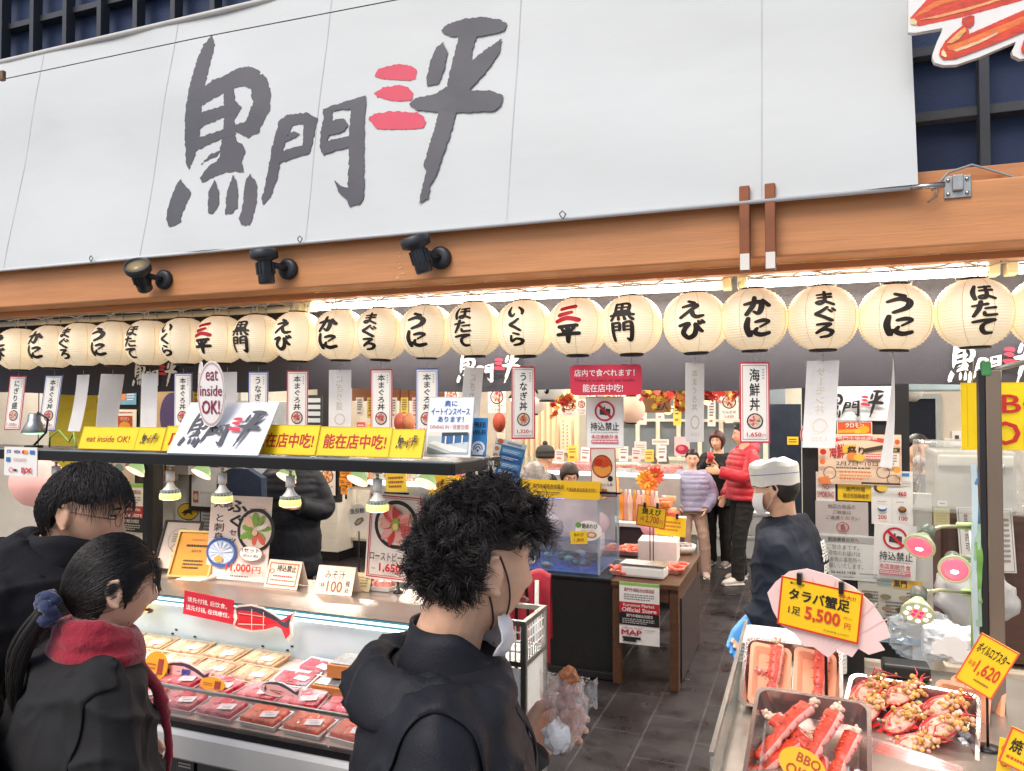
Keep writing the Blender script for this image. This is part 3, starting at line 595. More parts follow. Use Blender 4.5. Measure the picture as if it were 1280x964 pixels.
def lettering_mesh(txt):
 mb = MB(); n = len(txt); hgt = .150 if n == 2 else .166; cell = hgt/n; wd = .092 if n == 2 else .072
 ink = M('lantern_ink','#2b2320',.6,var=.1); red = M('lantern_red','#cf1426',.55,var=.1); k = 0
 for i,ch in enumerate(txt):
  m = red if ch == '三' else ink
  for vs,fs in brush_geo(ch,1.5 if ch not in '黒門' else 1.3):
   k += 1; out =[]
   for x,y in vs:
    xx =(x-.5)*wd; z = hgt/2-cell*(i+1)+cell*.05+y*cell*.9+.002
    r = lrad(z)+.0022+.00018*k; a = xx/LR; out.append((r*math.sin(a),-r*math.cos(a),z))
   mb.add(out,fs,m)
 return mb
WORDS ={'えび':'ebi','かに':'','まぐろ':'','うに':'','ほたて':'','いくら':'','三平':'','黒門':''}
seq =['えび','かに','まぐろ','うに','ほたて','いくら','三平','黒門']
LPX =[(25,437),(66,434),(104,431),(144,430),(187,429),(231,427),(276,425),(322,424),(373,421),(426,419),(477,418),(534,415),(593,412),(656,411),(722,409),(789,407),(869,404),(942,400),(1028,398),(1119,397),(1217,392),(1312,389)]
LLAB =['leftmost cream paper lantern, lettered えび','cream paper lantern lettered かに, second from the left end','cream paper lantern lettered まぐろ above a blank white streamer near the left end','cream paper lantern lettered うに with a streamer seen edge on, near the left end','cream paper lantern lettered ほたて above a wide blank cream streamer on the left','cream paper lantern lettered いくら right of the left ほたて lantern','cream lantern with red 三 and black 平 just above the oval placards','cream lantern lettered 黒門 above the white board on the shelf','cream lantern lettered えび over a red bordered tuna streamer','cream lantern lettered かに over a faded backward streamer','cream lantern lettered まぐろ over a red bordered streamer, middle left','cream lantern lettered うに over a blue bordered tuna streamer','cream lantern lettered ほたて in front of the middle white curtain lettering','cream lantern lettered いくら over the narrow eel bowl streamer','cream lantern with red 三 and black 平 over the red notice board','cream lantern lettered 黒門 over the right half of the red notice board','cream lantern lettered えび over a narrow backward streamer, right of the wide gap','cream lantern lettered かに over the red bordered seafood bowl streamer','cream lantern lettered まぐろ over a long curling backward streamer','cream lantern lettered うに over a twisted streamer on the right','largest cream lantern, lettered ほたて above the yellow sign','cream lantern cut off at the right edge of the picture']
LANT =[]
cap_mb = None
def lantern(i,px,py):
 p = at(px,py,2.95); w = seq[i%8]
 t = thing('paper_lantern',LLAB[i],'lantern',p,math.radians(rnd.uniform(-6,6)+(5 if px>800 else 0)),'row of paper lanterns under the beam')
 t.rotation_euler.x = rnd.uniform(-.03,.03); t.rotation_euler.y = rnd.uniform(-.035,.035)
 if not lan_mesh:
  o = make_paper().build('paper_shade'); lan_mesh['paper'] = o.data; bpy.data.objects.remove(o)
  mb = MB(); mb.lathe([(.035,LH-.006),(.047,LH-.004),(.047,LH+.006),(.041,LH+.006),(.041,LH)],black_p,24); o = mb.build('x'); lan_mesh['top_ring'] = o.data; bpy.data.objects.remove(o)
  mb = MB(); mb.lathe([(.0,-LH-.007),(.046,-LH-.007),(.047,-LH-.005),(.047,-LH+.004),(.034,-LH+.006)],black_p,24); o = mb.build('x'); lan_mesh['bottom_ring'] = o.data; bpy.data.objects.remove(o)
  mb = MB()
  for s in(-1,1): mb.tube([(s*.047,0,LH),(s*.05,0,LH+.03),(s*.045,0,LH+.034),(s*.043,0,LH+.024)],.0022,steel,6)
  wh = C('#ece6d8')
  mb.tube([(-.047,0,LH+.03),(-.02,0,LH+.05),(.0,.0,.187)],.0012,wh,5); mb.tube([(.047,0,LH+.03),(.03,0,LH+.055),(0.012,0,.187)],.0012,wh,5)
  mb.tube([(-.012,-.02,LH),(-.016,-.022,LH+.04),(-.028,0,.187)],.0022,wh,5); mb.tube([(.012,-.02,LH),(.012,-.022,LH+.05),(.03,0,.187)],.0022,wh,5)
  o = mb.build('x'); lan_mesh['hanger'] = o.data; bpy.data.objects.remove(o)
 if w not in lan_mesh: o = lettering_mesh(w).build('x'); lan_mesh[w] = o.data; bpy.data.objects.remove(o)
 for nm,key in(('paper_shade','paper'),('top_ring','top_ring'),('bottom_ring','bottom_ring'),('hanger','hanger'),('lettering',w)):
  c = bpy.data.objects.new(nm,lan_mesh[key]); COL.objects.link(c); c.parent = t
 LANT.append(t)
for i,(px,py)in enumerate(LPX): lantern(i,px,py)
# streamers under the lanterns
def streamer(px,lab,front,yaw=0.,roll=0.,bend=0.,curl=0.,w=.108,h=.30,zt=None,tw=0.):
 p = at(px,470,2.95); z1 = 2.118 if zt is None else zt
 if front:
  txt,colr,price,bowl = front
  el =[('R',0,0,100,100,colr),('R',5,2.2,95,97.8,'#fbf6ec'),('R',9,4,91,96,colr),('R',11,4.7,89,95.3,'#fbf6ec'),('V',txt,32,8,32+36,62,'#1d1a1a',.018),('LINES',76,8,82,22,4,'#999999'),('BOWL',50,73,27,bowl,9),('T',price,22,87,70,92.5,'#c3222f',.02),('T','円',73,88.5,84,92,'#c3222f')]
  bg = thin_paper('thin_paper_front','#fdfaf2',.45)
 else:
  el =[]; bg = thin_paper('thin_paper_back','#ffffff',.66)
 def warp(c):
  q =(h/2-c.z)/h; ang = tw*q; y = c.y+bend*q*q+curl*math.sin(q*3.2)*.02
  x = c.x*math.cos(ang)-y*math.sin(ang); y = c.x*math.sin(ang)+y*math.cos(ang)
  return Vector((x+(roll*h*q),y,c.z))
 t = thing('streamer',lab,'streamer',(p.x,2.95,z1),math.radians(yaw),'menu streamers under the lanterns')
 o = board('paper_strip',None,None,w,h,bg,el,(0,0,-h/2-.012),th=.0012,parent=t,warp=warp,cuts={'z':[(-.5+q/14)*h for q in range(1,14)],'x':[-.018,.018]if tw or abs(curl)else[]})
 if not front:
  bk = MB(); txt,price =('にぎり盛','1,320')if px<860 else('サーモン丼','1,320')if px>1000 else('本まぐろ丼','1,650')
  if px>400:
   paint(bk,[('VM',txt,34,8,66,62,'#d8ccb8',.015),('RING',50,75,24,24*w/h,.2,'#d9cdb9'),('TM',price,28,88,72,93,'#e3cfc0')],w,h,.0)
   bk.build('print_showing_through',t,(0,0,-h/2-.012),None,warp,{'z':[(-.5+q/14)*h for q in range(1,14)]})
 s = MB(); s.tube([(0,0,.012),(0,.002,0),(0,0,-.018)],.0012,steel,5); s.build('hook',t)
BL,RD = '#4a5aa0','#cf3346'
streamer(23,'red bordered streamer lettered にぎり盛 hanging at the far left',('にぎり盛',RD,'1,320','sea'),8,-.12)
streamer(68,'blue bordered streamer lettered 本まぐろ丼, second from the left',('本まぐろ丼',BL,'1,650','tuna'),10,-.14)
streamer(104,'blank white streamer seen from behind near the left end',None,-8,-.1,bend=-.03)
streamer(141,'streamer seen edge on as a thin slanting line, left',None,52,-.1,tw=.5)
streamer(187,'broad blank cream streamer seen from behind, left of the oval placards',None,0,-.02)
streamer(229,'purple bordered streamer lettered 本まぐろ丼 left of the oval placards',('本まぐろ丼','#5b5596','1,650','tuna'),4,0)
streamer(284,'blank cream streamer half hidden behind the oval placard',None,6,.0)
streamer(323,'blue bordered streamer lettered うなぎ丼 behind the white board',('うなぎ丼',BL,'1,320','eel'),6)
streamer(372,'red bordered streamer lettered 本まぐろ丼 above the left of the two wide yellow boards',('本まぐろ丼',RD,'1,650','tuna'),8)
streamer(425,'cream streamer with its print showing through backwards, between two red bordered ones',None,10)
streamer(477,'red bordered streamer lettered 本まぐろ丼 above the right wide yellow board',('本まぐろ丼',RD,'1,650','tuna'),2)
streamer(534,'blue bordered streamer lettered 本まぐろ丼 behind the eat in space board',('本まぐろ丼',BL,'2,200','tuna'),4)
streamer(593,'streamer turned edge on so only a thin line shows, middle',None,66,-.12)
streamer(654,'narrow red bordered streamer lettered うなぎ丼 left of the red notice board',('うなぎ丼',RD,'1,320','eel'),34,0,w=.1)
streamer(869,'narrow cream streamer turned away right of the red notice board',None,58,-.02)
streamer(943,'red bordered streamer lettered 海鮮丼 with a 1,650 yen price',('海鮮丼',RD,'1,650','sea'),14)
streamer(1029,'long cream streamer curling forward with faint backward print',None,0,-.06,bend=-.06,curl=.6,h=.31)
streamer(1117,'twisted streamer trailing to the left on the right side',None,84,-.25,bend=.03,tw=.5,h=.37,w=.08)
# red notice board + no-entry board below it
t = thing('notice_board','red rounded board with white lettering hung under two lanterns','sign',at(757,475,2.95))
c,w,h = prect((713,456,801,494),2.95)
board('panel',None,None,w,h,'#d22c48',[('T','店内で食べれます！',6,15,90,38,'#f8f3ee',.012),('T','There is a place to eat inside',6,46,90,58,'#5a1a26',.0),('T','能在店中吃!',18,64,74,90,'#f8f3ee',.012)],(0,0,0),(0,0,.08),.006,parent=t,shape=rrect(7,16))
mb = MB()
for px in(722,789): q = at(px,455,2.95)-t.location; mb.tube([(q.x,0,.06),(q.x+.004,0,.115)],.0012,steel,5)
mb.build('hook',t)
def noban(rect,Y,lab,rot=(0,0,0),**kw):
 return pboard('prohibition_sign',lab,'sign',rect,Y,'#f3efe9',[('B',0,2,'#d8cfc6'),('NOENTRY',50,28,27),('T','持込禁止',12,50,88,66,'#231f20',.012),('LINES',12,68,88,71,1,'#999999'),('T','本店謝絶外食',14,74,86,82,'#c33a48',.01),('R',14,84,86,91,'#d4707c'),('LINES',16,85.5,84,89.5,1,'#f3efe9')],rot,**kw)
noban((733,496,779,560),3.05,'white square sign lettered 持込禁止 hung below the red board',(0,0,5))
mb = MB(); p = at(740,494,3.05)
for px in(738,773): q = at(px,497,3.05); mb.tube([(q.x,3.05,q.z),(q.x,3.0,q.z+.05)],.0012,steel,5)
tag(mb.build('sign_wire'),'two short wires holding the white prohibition sign','wire')
# ================================================================== the black shelf over the display case
SH = 2.35
sx1 = at(566,588,SH).x; sx0 = -5.6; SZ = 1.735
sh = thing('overhead_shelf','long black shelf over the display case carrying placards','shelf',((sx0+sx1)/2,SH+.2,SZ))
mb = MB(); L = sx1-sx0
mb.box((0,0,0),(L,.40,.012),M('shelf_black','#1c1b1d',.3,metal=.2,var=.08)); mb.build('shelf_panel',sh)
mb = MB(); mb.box((0,-.203,-.007),(L,.012,.042),black_m,bev=.003); mb.box((L/2+.006,0,-.007),(.012,.42,.042),black_m,bev=.003); mb.build('edge_rail',sh)
mb = MB(); mb.box((0,-.1985,.0155),(L,.004,.006),C('#8d9aa0',.3)); mb.build('glass_edge',sh)
for x in(L/2-.10,L/2-1.75,-L/2+1.0):
 mb = MB(); mb.box((x,.17,-.295),(.03,.03,.545),black_m); mb.build('post',sh)
ST = SZ+.0185
def shelf_board(name,lab,rect,bg,el,lean=-18,Y=2.44,group='placards standing on the black shelf',**kw):
 c,w,h = prect(rect,Y); a = math.radians(lean); h = h/math.cos(a)*.96
 o = board(name,lab,'placard',w,h,bg,el,(c.x,Y+.002,ST+h/2*math.cos(a)+.002),(a,0,math.radians(kw.pop('yaw',0))),th=.005,group=group,**kw)
 return o
YE = '#f7d417'; RT = '#c01c22'
shelf_board('yellow_placard','yellow placard reading eat inside OK! at the left end of the shelf',(100,533,170,562),YE,[('B',0,1,'#e0b80f'),('T','eat inside OK!',12,40,88,68,'#b0342a',.004)])
shelf_board('yellow_placard','small yellow placard with brush lettering, left of the white board',(170,533,204,563),YE,[('B',0,2,'#e0b80f'),('LOGO',18,25,82,75,'#2a2522','#c01c22')])
shelf_board('yellow_placard','yellow placard with red 店 mostly behind the white board',(204,532,311,565),YE,[('B',0,1,'#e0b80f'),('T','店',6,22,24,76,RT,.02)])
shelf_board('yellow_placard','wide yellow placard in red 能在店中吃! touching the white board',(312,530,396,568),YE,[('B',0,1,'#e0b80f'),('T','能在店中吃!',8,28,94,76,RT,.02)])
shelf_board('yellow_placard','wide yellow placard in red 能在店中吃! right of the other one',(397,532,487,570),YE,[('B',0,1,'#e0b80f'),('T','能在店中吃!',8,26,94,74,RT,.02)])
shelf_board('yellow_placard','small yellow placard with brush lettering, left of the eat in space board',(488,535,529,572),YE,[('B',0,2,'#e0b80f'),('LOGO',18,20,84,70,'#2a2522','#c01c22')])
shelf_board('white_placard','white slanting board with big black and red brush lettering on the shelf',(222,500,334,566),'#eef0f2',[('LOGO',8,12,94,90,'#4a4a50','#d03248')],-32,2.405)
bl = '#2a62ae'
shelf_board('blue_lettered_placard','white placard with blue lettering and a photo of a dining room',(533,497,590,575),'#f1f3f4',[('B',0,1.5,'#d3d8da'),('T','奥に',36,6,64,16,bl,.02),('T','イートインスペース',8,19,92,30,bl,.02),('T','あります！',24,33,80,42,bl,.02),('T','DINING IN / 就餐空間',8,46,92,54,'#c05a50',.0),('R',6,58,94,94,'#cfd6d6'),('R',6,58,94,66,'#e8e4d8'),('P',[(36,62),(94,60),(94,74),(36,80)],'#36699c'),('P',[(36,60),(92,58.6),(92,64),(36,66)],'#2c3b4c'),('P',[(6,78),(60,92),(94,92),(94,88),(20,74)],'#f2efe6'),('P',[(6,84),(50,94),(6,94)],'#8a8f8c'),('R',44,66,47,80,'#f2f2f2'),('R',62,65,65,78,'#f2f2f2'),('R',80,64,83,77,'#f2f2f2')],-10,2.54)
shelf_board('wifi_placard','narrow blue FREE Wi-Fi placard at the right end of the shelf',(587,524,608,574),'#2f8ccf',[('T','FREE',14,12,92,24,'#15314a',.03),('T','Wi-Fi',14,32,92,44,'#15314a',.03),('O',54,78,40,18,'#f4f8fa'),('RING',54,80,28,13,.22,'#2f6ca8'),('RING',54,81,16,7.5,.35,'#2f6ca8'),('R',22,83,86,96,'#f4f8fa'),('O',54,85,6,3,'#2f6ca8')],-8,2.60)
def oval_board(rect,lab,Y,yaw,full):
 c,w,h = prect(rect,Y); t = thing('oval_placard',lab,'placard',(c.x,Y,ST),math.radians(yaw),'oval placards on sticks')
 el =[('RING',50,50,48,48,.07,'#c9a9a4')]+([('T','eat',30,14,74,30,'#8d1f3c',.01),('T','inside',10,37,90,53,'#8d1f3c',.01),('T','OK!',18,60,82,80,'#8d1f3c',.02)]if full else[('LINES',20,30,80,70,6,'#e6b8b0')])
 board('disc',None,None,w,h,'#f0ebe6',el,(0,0,c.z-ST),(0,0,0),.006,shape=[(50+50*math.cos(q),50+50*math.sin(q))for q in[2*PI*k/40 for k in range(40)]],parent=t)
 mb = MB(); mb.tube([(0,.01,0),(0,.01,c.z-ST)],.003,black_m,6); mb.lathe([(0,0),(.03,0),(.03,.004),(0,.006)],black_m,16); mb.build('stick',t)
oval_board((249,451,279,534),'white oval placard reading eat inside OK! on a stick',2.385,10,True)
oval_board((238,452,262,500),'white oval placard turned aside behind the lettered one',2.45,-38,False)
# little green clip lamp on the shelf
def leafy_green(): return M('green_enamel','#3d7a4e',.35,var=.1)
p = at(50,560,2.45)
t = thing('clip_lamp','small clip lamp with green glowing bulb on the left of the shelf','lamp',(p.x,2.42,ST))
mb = MB(); mb.box((0,0,.006),(.06,.05,.012),black_p,bev=.003); mb.tube([(0,0,.01),(.05,.02,.07),(.06,.02,.13),(.02,0,.16)],.005,black_p,8); mb.build('stand',t)
mb = MB(); mb.lathe([(.018,.155),(.024,.15),(.026,.12),(.03,.115),(.052,.07),(.05,.068)],zinc,20); mb.build('shade',t)
mb = MB(); mb.lathe([(.049,.069),(.03,.062),(0,.06)],M('green_lens','#bff0c8',.2,emit=2.2,ecol='#b8ffd0'),20); mb.build('lens',t)
mb = MB(); mb.tube([(.06,.03,.004),(.1,.0,.05),(.13,.02,.08),(.18,.03,.03),(.22,.02,.07),(.25,.01,.004)],.004,M('lime_cord','#9cc86a',.5),6); tag(mb.build('cord',loc=t.location),'lime green lamp cord curling on the shelf','cord')
# payment card notice hanging from the shelf's left end
c,w,h = prect((5,559,46,595),2.33)
pc = pboard('card_notice','white notice with small card payment marks hanging at the far left','sign',(5,559,46,595),2.335,'#eeeae4',[('T','JCB',8,10,21,24,'#1c4fa0',.02),('T','VISA',30,11,50,22,'#1a3f8f',.02),('O',61,17,6,7,'#d8342c'),('O',68,17,6,7,'#e8a02c'),('R',80,10,94,24,'#2f77b8'),('R',8,36,20,52,'#2f77b8'),('LINES',30,38,70,50,2,'#c9a8a0'),('RING',24,80,7,9,.25,'#cc3a3a'),('R',32,76,42,84,'#333333'),('R',56,70,66,90,'#c96a6a'),('T','×',70,70,88,90,'#cc3a3a',.01)])
# LED bulbs under the shelf
bulb_lens = M('bulb_lens','#fff6dd',.3,emit=5,ecol='#ffe9b0')
fin_m = M('bulb_fins','#c9cdc4',.35,metal=.3,var=.1); sock = M('white_socket','#e2ded6',.4,var=.04)
yel_fin = M('glowing_diffuser','#e9ec9a',.4,emit=.55,ecol='#f4f08a')
bulb_proto = None
def led_bulb(px,lab,Y=2.41):
 global bulb_proto
 p = at(px,590,Y)
 if bulb_proto is None:
  t = thing('led_bulb',lab,'bulb',(p.x,Y,SZ-.006),0,'bulbs under the black shelf')
  mb = MB(); mb.lathe([(0,0),(.017,0),(.017,-.032),(0,-.032)],sock,16); mb.tube([(0,0,-.03),(0,0,-.056)],.006,steel,8); mb.lathe([(0,-.052),(.0175,-.052),(.0175,-.094),(.011,-.095)],sock,16); mb.build('socket',t)
  mb = MB(); mb.lathe([(.011,-.095),(.0135,-.104),(.018,-.114),(.028,-.126),(.034,-.134)],C('#e9e6de',.3),24)
  for k in range(18):
   a = 2*PI*k/18; q = Matrix.Rotation(a,4,'Z'); mb.box((.0345,0,-.142),(.007,.0035,.024),fin_m,q)
  mb.lathe([(.032,-.128),(.0325,-.15)],C('#7d8a86'),24); mb.build('body',t)
  mb = MB(); mb.lathe([(.0395,-.142),(.042,-.156),(.0405,-.164),(.0405,-.166)],yel_fin,24); mb.build('diffuser_ring',t)
  mb = MB(); mb.lathe([(.0405,-.166),(.03,-.169),(0,-.17)],bulb_lens,24); mb.build('lens',t)
  ld = bpy.data.lights.new('bulb_light','SPOT'); ld.energy = 9; ld.spot_size = math.radians(110); ld.spot_blend = .8; ld.shadow_soft_size = .035; ld.color =(1,.82,.72)
  lo = bpy.data.objects.new('bulb_light',ld); COL.objects.link(lo); lo.parent = t; lo.location =(0,0,-.175)
  bulb_proto = t
 else: t = copy_tree(bulb_proto); t.location =(p.x,Y,SZ-.006); t['label'] = lab
led_bulb(472,'hanging white LED bulb in front of the roast beef poster')
for px,lab in((363,'hanging white LED bulb in front of the black jacket customer'),(278,'hanging white LED bulb above the blowfish poster'),(213,'hanging white LED bulb above the framed certificates'),(137,'hanging white LED bulb above the hair of the man in glasses'),(70,'leftmost hanging white LED bulb behind the man in glasses')): led_bulb(px,lab)
reflection_proto = None  # glowing lamp shapes standing in for bulbs reflected in glass
def bulb_reflection(px,lab,Y=2.47):
 global reflection_proto
 p = at(px,590,Y)
 if reflection_proto is None:
  t = thing('mirrored_bulb',lab,'lamp',(p.x,Y,SZ-.006),math.radians(20),'pink bulb reflections built as lamps under the shelf'); reflection_proto = t
  mb = MB(); mb.tube([(0,0,0),(0,0,-.02),(.004,-.006,-.03)],.008,sock,8); mb.lathe([(.014,-.0),(.012,-.03)],sock,12); mb.build('socket',t)
  q = Matrix.Translation((.004,-.006,-.028))@Matrix.Rotation(math.radians(-32),4,'X')@Matrix.Rotation(math.radians(18),4,'Y')
  mb = MB(); mb.lathe([(.01,0),(.016,-.006),(.034,-.028),(.04,-.045),(.042,-.046)],M('reflection_rim','#d9e7b0',.25,emit=.5,ecol='#c9f0a0'),24,mx=q); mb.build('reflector',t)
  mb = MB(); mb.lathe([(.042,-.046),(.038,-.047),(.03,-.042),(0,-.036)],M('pink_reflection','#ffd9cf',.2,emit=1.5,ecol='#ffc2b4'),24,mx=q); mb.ball((0,0,-.036),(.012,.012,.008),M('hot_spot','#ffffff',.3,emit=9),q); mb.build('lens',t)
 else: t = copy_tree(reflection_proto); t.location =(p.x,Y,SZ-.006); t['label'] = lab
for px,lab in((176,'pink bulb reflection built as a lamp left of the framed document'),(258,'pink bulb reflection built as a lamp in front of the framed document'),(364,'pink bulb reflection built as a lamp over the chest of the black jacket customer'),(452,'pink bulb reflection built as a lamp above the roast beef poster corner'),(537,'pink bulb reflection built as a lamp nearest the right end of the shelf')): bulb_reflection(px,lab)
# ================================================================== the refrigerated display case on the left
cx0,cx1 = -4.6,at(578,800,2.4).x
CL = cx1-cx0; cmid =(cx0+cx1)/2
case = thing('display_case','long refrigerated display case full of fish packs under the black shelf','display case',(cmid,2.35,.004))
def cprof(prof,m,name,x0=-CL/2,x1=CL/2,smooth=False,bev=0):  # (Y,Z) section swept along X
 mb = MB(); n = len(prof); vs =[(x0,y-2.35,z-.004)for y,z in prof]+[(x1,y-2.35,z-.004)for y,z in prof]
 mb.add(vs,[(i,(i+1)%n,n+(i+1)%n,n+i)for i in range(n)]+[tuple(range(n-1,-1,-1)),tuple(range(n,2*n))],m,smooth)
 return mb.build(name,case)
cprof([(2.0,.02),(2.76,.02),(2.76,.86),(2.0,.86)],M('case_black','#141416',.3,var=.1,coat=.4),'base')
cprof([(1.945,.80),(1.955,.79),(1.995,.79),(1.995,.885),(1.955,.885),(1.945,.872)],M('bumper_white','#d8d6d2',.35,var=.04),'bumper')
cprof([(1.962,.888),(1.99,.888),(1.99,.908),(1.962,.908)],black_m,'lower_rail')
deck_m = M('deck_pink_reflection','#c9aaa0',.35,var=.05)  # pink reflected onto the deck is put into its base colour
cprof([(1.992,.90),(2.47,.965),(2.47,.955),(1.992,.885)],deck_m,'deck')
backp = M('case_back_panel','#bccfd2',.25,var=.03)
mb = MB(); mb.add([(-CL/2,.122,.955),(CL/2,.122,.955),(CL/2,.105,1.125),(-CL/2,.105,1.125),(-CL/2,.14,.955),(CL/2,.14,.955),(CL/2,.14,1.125),(-CL/2,.14,1.125)],[(0,1,2,3),(5,4,7,6),(4,0,3,7),(1,5,6,2),(3,2,6,7),(4,5,1,0)],backp)
for px,py in((213,793),(218,788),(241,797),(241,809),(326,809),(326,822),(357,814),(363,809),(440,825),(520,835)):
 p = at(px,py,2.455); zz = p.z-.004; yb = .122-.017*(zz-.955)/.17
 mb.box((p.x-cmid,yb-.002,zz),(.011,.004,.006),black_p)
mb.build('back_panel',case)
led_strip = M('case_light','#f4fbff',.3,emit=2.2,ecol='#e6f4fa'); teal = M('teal_channel','#4f8f9c',.3,var=.05)
for k,(z,m,nm)in enumerate(((1.130,led_strip,'light_strip'),(1.141,teal,'channel'),(1.150,led_strip,'light_strip'),(1.159,teal,'channel'))):
 cprof([(2.425,z-.0035),(2.47,z-.0035),(2.47,z+.0035),(2.425,z+.0035)],m,nm)
brushed = M('brushed_steel','#b5aca3',.3,metal=.85,var=.08,vscale=3,bump=.04,bscale=200,stretch=(.1,3,3))
cprof([(2.425,1.166),(2.43,1.163),(2.76,1.163),(2.76,1.195),(2.56,1.195)],brushed,'top_shelf')
gf = MB(); gf.box((0,-.372,.955),(CL,.006,.095),glass('case_glass','#fbfefd',.03,.04)); gf.build('front_glass',case)
mb = MB(); mb.box((0,-.372,1.008),(CL,.012,.010),steel,bev=.002); mb.build('glass_rail',case)
ld = bpy.data.lights.new('case_light','AREA'); ld.shape = 'RECTANGLE'; ld.size = CL; ld.size_y = .04; ld.energy = 2.2; ld.color =(1,.95,.9)
lo = bpy.data.objects.new('case_light',ld); COL.objects.link(lo); lo.parent = case; lo.location =(0,.06,1.12); lo.rotation_euler =(math.radians(-35),0,0)
board('oval_sticker','white oval sticker with red eat lettering low on the black case front','sticker',.19,.26,'#eeebe8',[('RING',50,50,49,49,.06,'#a8324a'),('T','eat',24,14,76,32,'#9c2340',.015),('T','inside',12,40,88,56,'#9c2340',.015),('T','OK!',22,64,78,82,'#9c2340',.015)],(at(362,952,1.995).x,1.992,.70),th=.003,shape=[(50+50*math.cos(q),50+50*math.sin(q))for q in[2*PI*k/40 for k in range(40)]])
board('glass_notice','small grey plate with handwriting on the black case front','sign',.075,.11,'#3b3a3c',[('LINES',15,12,85,30,2,'#c9c4c0')],(at(232,948,1.995).x,1.992,.72),th=.003)
def deck_z(y): return .90+(y-1.992)*.065/.478
film = glass('pack_film','#ffffff',.22,.012)
sticker_w = '#f0e6e6'
def block(mb,c,d,m,rz=0,n=None):
 bm = bmesh.new(); bmesh.ops.create_cube(bm,size=1); bmesh.ops.subdivide_edges(bm,edges=bm.edges[:],cuts=3,use_grid_fill=True)
 s = rnd.random()*50
 for v in bm.verts:
  q = v.co.copy(); f = 1-.22*max(0,(q.length-.55)); v.co = Vector((q.x*d[0]*f,q.y*d[1]*f,q.z*d[2]*f))+Vector((noise.noise(q*2.2+Vector((s,0,0))),noise.noise(q*2.2+Vector((0,s,0))),noise.noise(q*2.2+Vector((0,0,s)))))*.14*min(d)
 mb.bm(bm,m,True,Matrix.Translation(c)@Matrix.Rotation(rz,4,'Z'))
tuna_m =[M('tuna_%d'%k,c,.28,var=.22,vscale=50,coat=.35,stretch=(1,3,1))for k,c in enumerate(('#d8384e','#c81e38','#e4707c','#b01830'))]
salmon_m = M('salmon_meat','#e5552a',.3,var=.2,vscale=60,coat=.3,stretch=(1,4,1))
def tray_part(t,w,d,h,m,flare=.012,name='tray'):
 mb = MB(); a,b = w/2,d/2; i = flare
 o =[(-a,-b),(a,-b),(a,b),(-a,b)]; n =[(-a+i,-b+i),(a-i,-b+i),(a-i,b-i),(-a+i,b-i)]
 th = .003
 vs =[(x,y,h)for x,y in o]+[(x,y,0)for x,y in n]+[(x*(1-th/a*1.6),y*(1-th/b*1.6),h)for x,y in o]+[(x*(1-th/a),y*(1-th/b),.003)for x,y in n]
 fs =[]
 for k in range(4):
  j =(k+1)%4; fs +=[(k,4+k,4+j,j)[::-1],(8+k,8+j,12+j,12+k)[::-1],(k,j,8+j,8+k)]
 fs +=[(7,6,5,4),(12,13,14,15)]
 mb.add(vs,fs,m); return mb.build(name,t)
def label_part(t,w,h,x,y,z,rz,bg=sticker_w):
 mb = MB(); mb.prism([(-w/2,h/2),(w/2,h/2),(w/2,-h/2),(-w/2,-h/2)],0,.001,C(bg)); paint(mb,[('LINES',8,10,92,45,3,'#c76a78'),('LINES',30,55,92,88,2,'#5b5055'),('LINES',8,58,24,84,2,'#d88')]if False else[('LINES',8,10,92,42,2,'#cf7f8a'),('LINES',30,55,92,85,2,'#6a6064')],w,h,0,rnd.randrange(99))
 mb.build('price_sticker',t,(x,y,z),(-PI/2,0,rz))
def fish_pack(kind,lab,group):
 t = thing('fish_pack',lab,'food pack',(0,0,0),0,group)
 if kind in('tuna','salmon'):
  tray_part(t,.155,.105,.022,M('clear_tray','#e9dfdf',.2,alpha=.5,var=0)if kind=='tuna' else C('#ece6e0',.3)); mb = MB()
  for k in range(3):
   for j in range(2): block(mb,(-.046+.046*k+rnd.uniform(-.004,.004),-.022+.044*j,.021+.004*(k%2)),(.046,.042,.026),rnd.choice(tuna_m)if kind=='tuna' else salmon_m,rnd.uniform(-.3,.3))
  mb.build('fish_pieces',t)
  label_part(t,.056,.034,.03,-.012,.0405,.25)
  f = MB(); f.box((0,0,.037),(.148,.098,.002),film); f.build('film',t)
 elif kind == 'foam':
  tray_part(t,.17,.12,.02,M('beige_foam','#c4a67c',.6,var=.05)); f = MB();[block(f,(-.054+.036*k,rnd.uniform(-.006,.006),.017),(.034,.085,.016),M('pale_fish_%d'%(k%2),('#d9b68c','#c79f70')[k%2],.35,var=.3,vscale=40,coat=.3,stretch=(1,4,1)),rnd.uniform(-.15,.15))for k in range(4)]; f.build('fish_pieces',t); f = MB(); f.box((0,0,.0265),(.16,.11,.0015),film); f.build('film',t); label_part(t,.056,.03,.03,-.014,.0285,.1)
 elif kind == 'white':
  tray_part(t,.16,.115,.022,C('#e6e8ec',.35)); mb = MB()
  for k in range(5): block(mb,(-.05+.025*k,rnd.uniform(-.015,.015),.02),(.03,.07,.014),rnd.choice(tuna_m),rnd.uniform(-.5,.5))
  mb.build('fish_pieces',t); label_part(t,.05,.03,.035,-.01,.0305,-.2)
  f = MB(); f.box((0,0,.0275),(.152,.107,.002),film); f.build('film',t)
 elif kind == 'box':
  mb = MB(); mb.box((0,0,.022),(.185,.13,.044),M('cedar_box','#c07a3c',.6,var=.14,bump=.15,stretch=(1,8,8)),bev=.002); mb.build('box',t)
  f = MB(); f.box((0,0,.0462),(.165,.11,.004),M('grey_film','#8f8f8c',.15,var=.2,vscale=60,coat=.8)); f.build('film',t); label_part(t,.05,.022,.02,-.01,.049,.1)
 return t
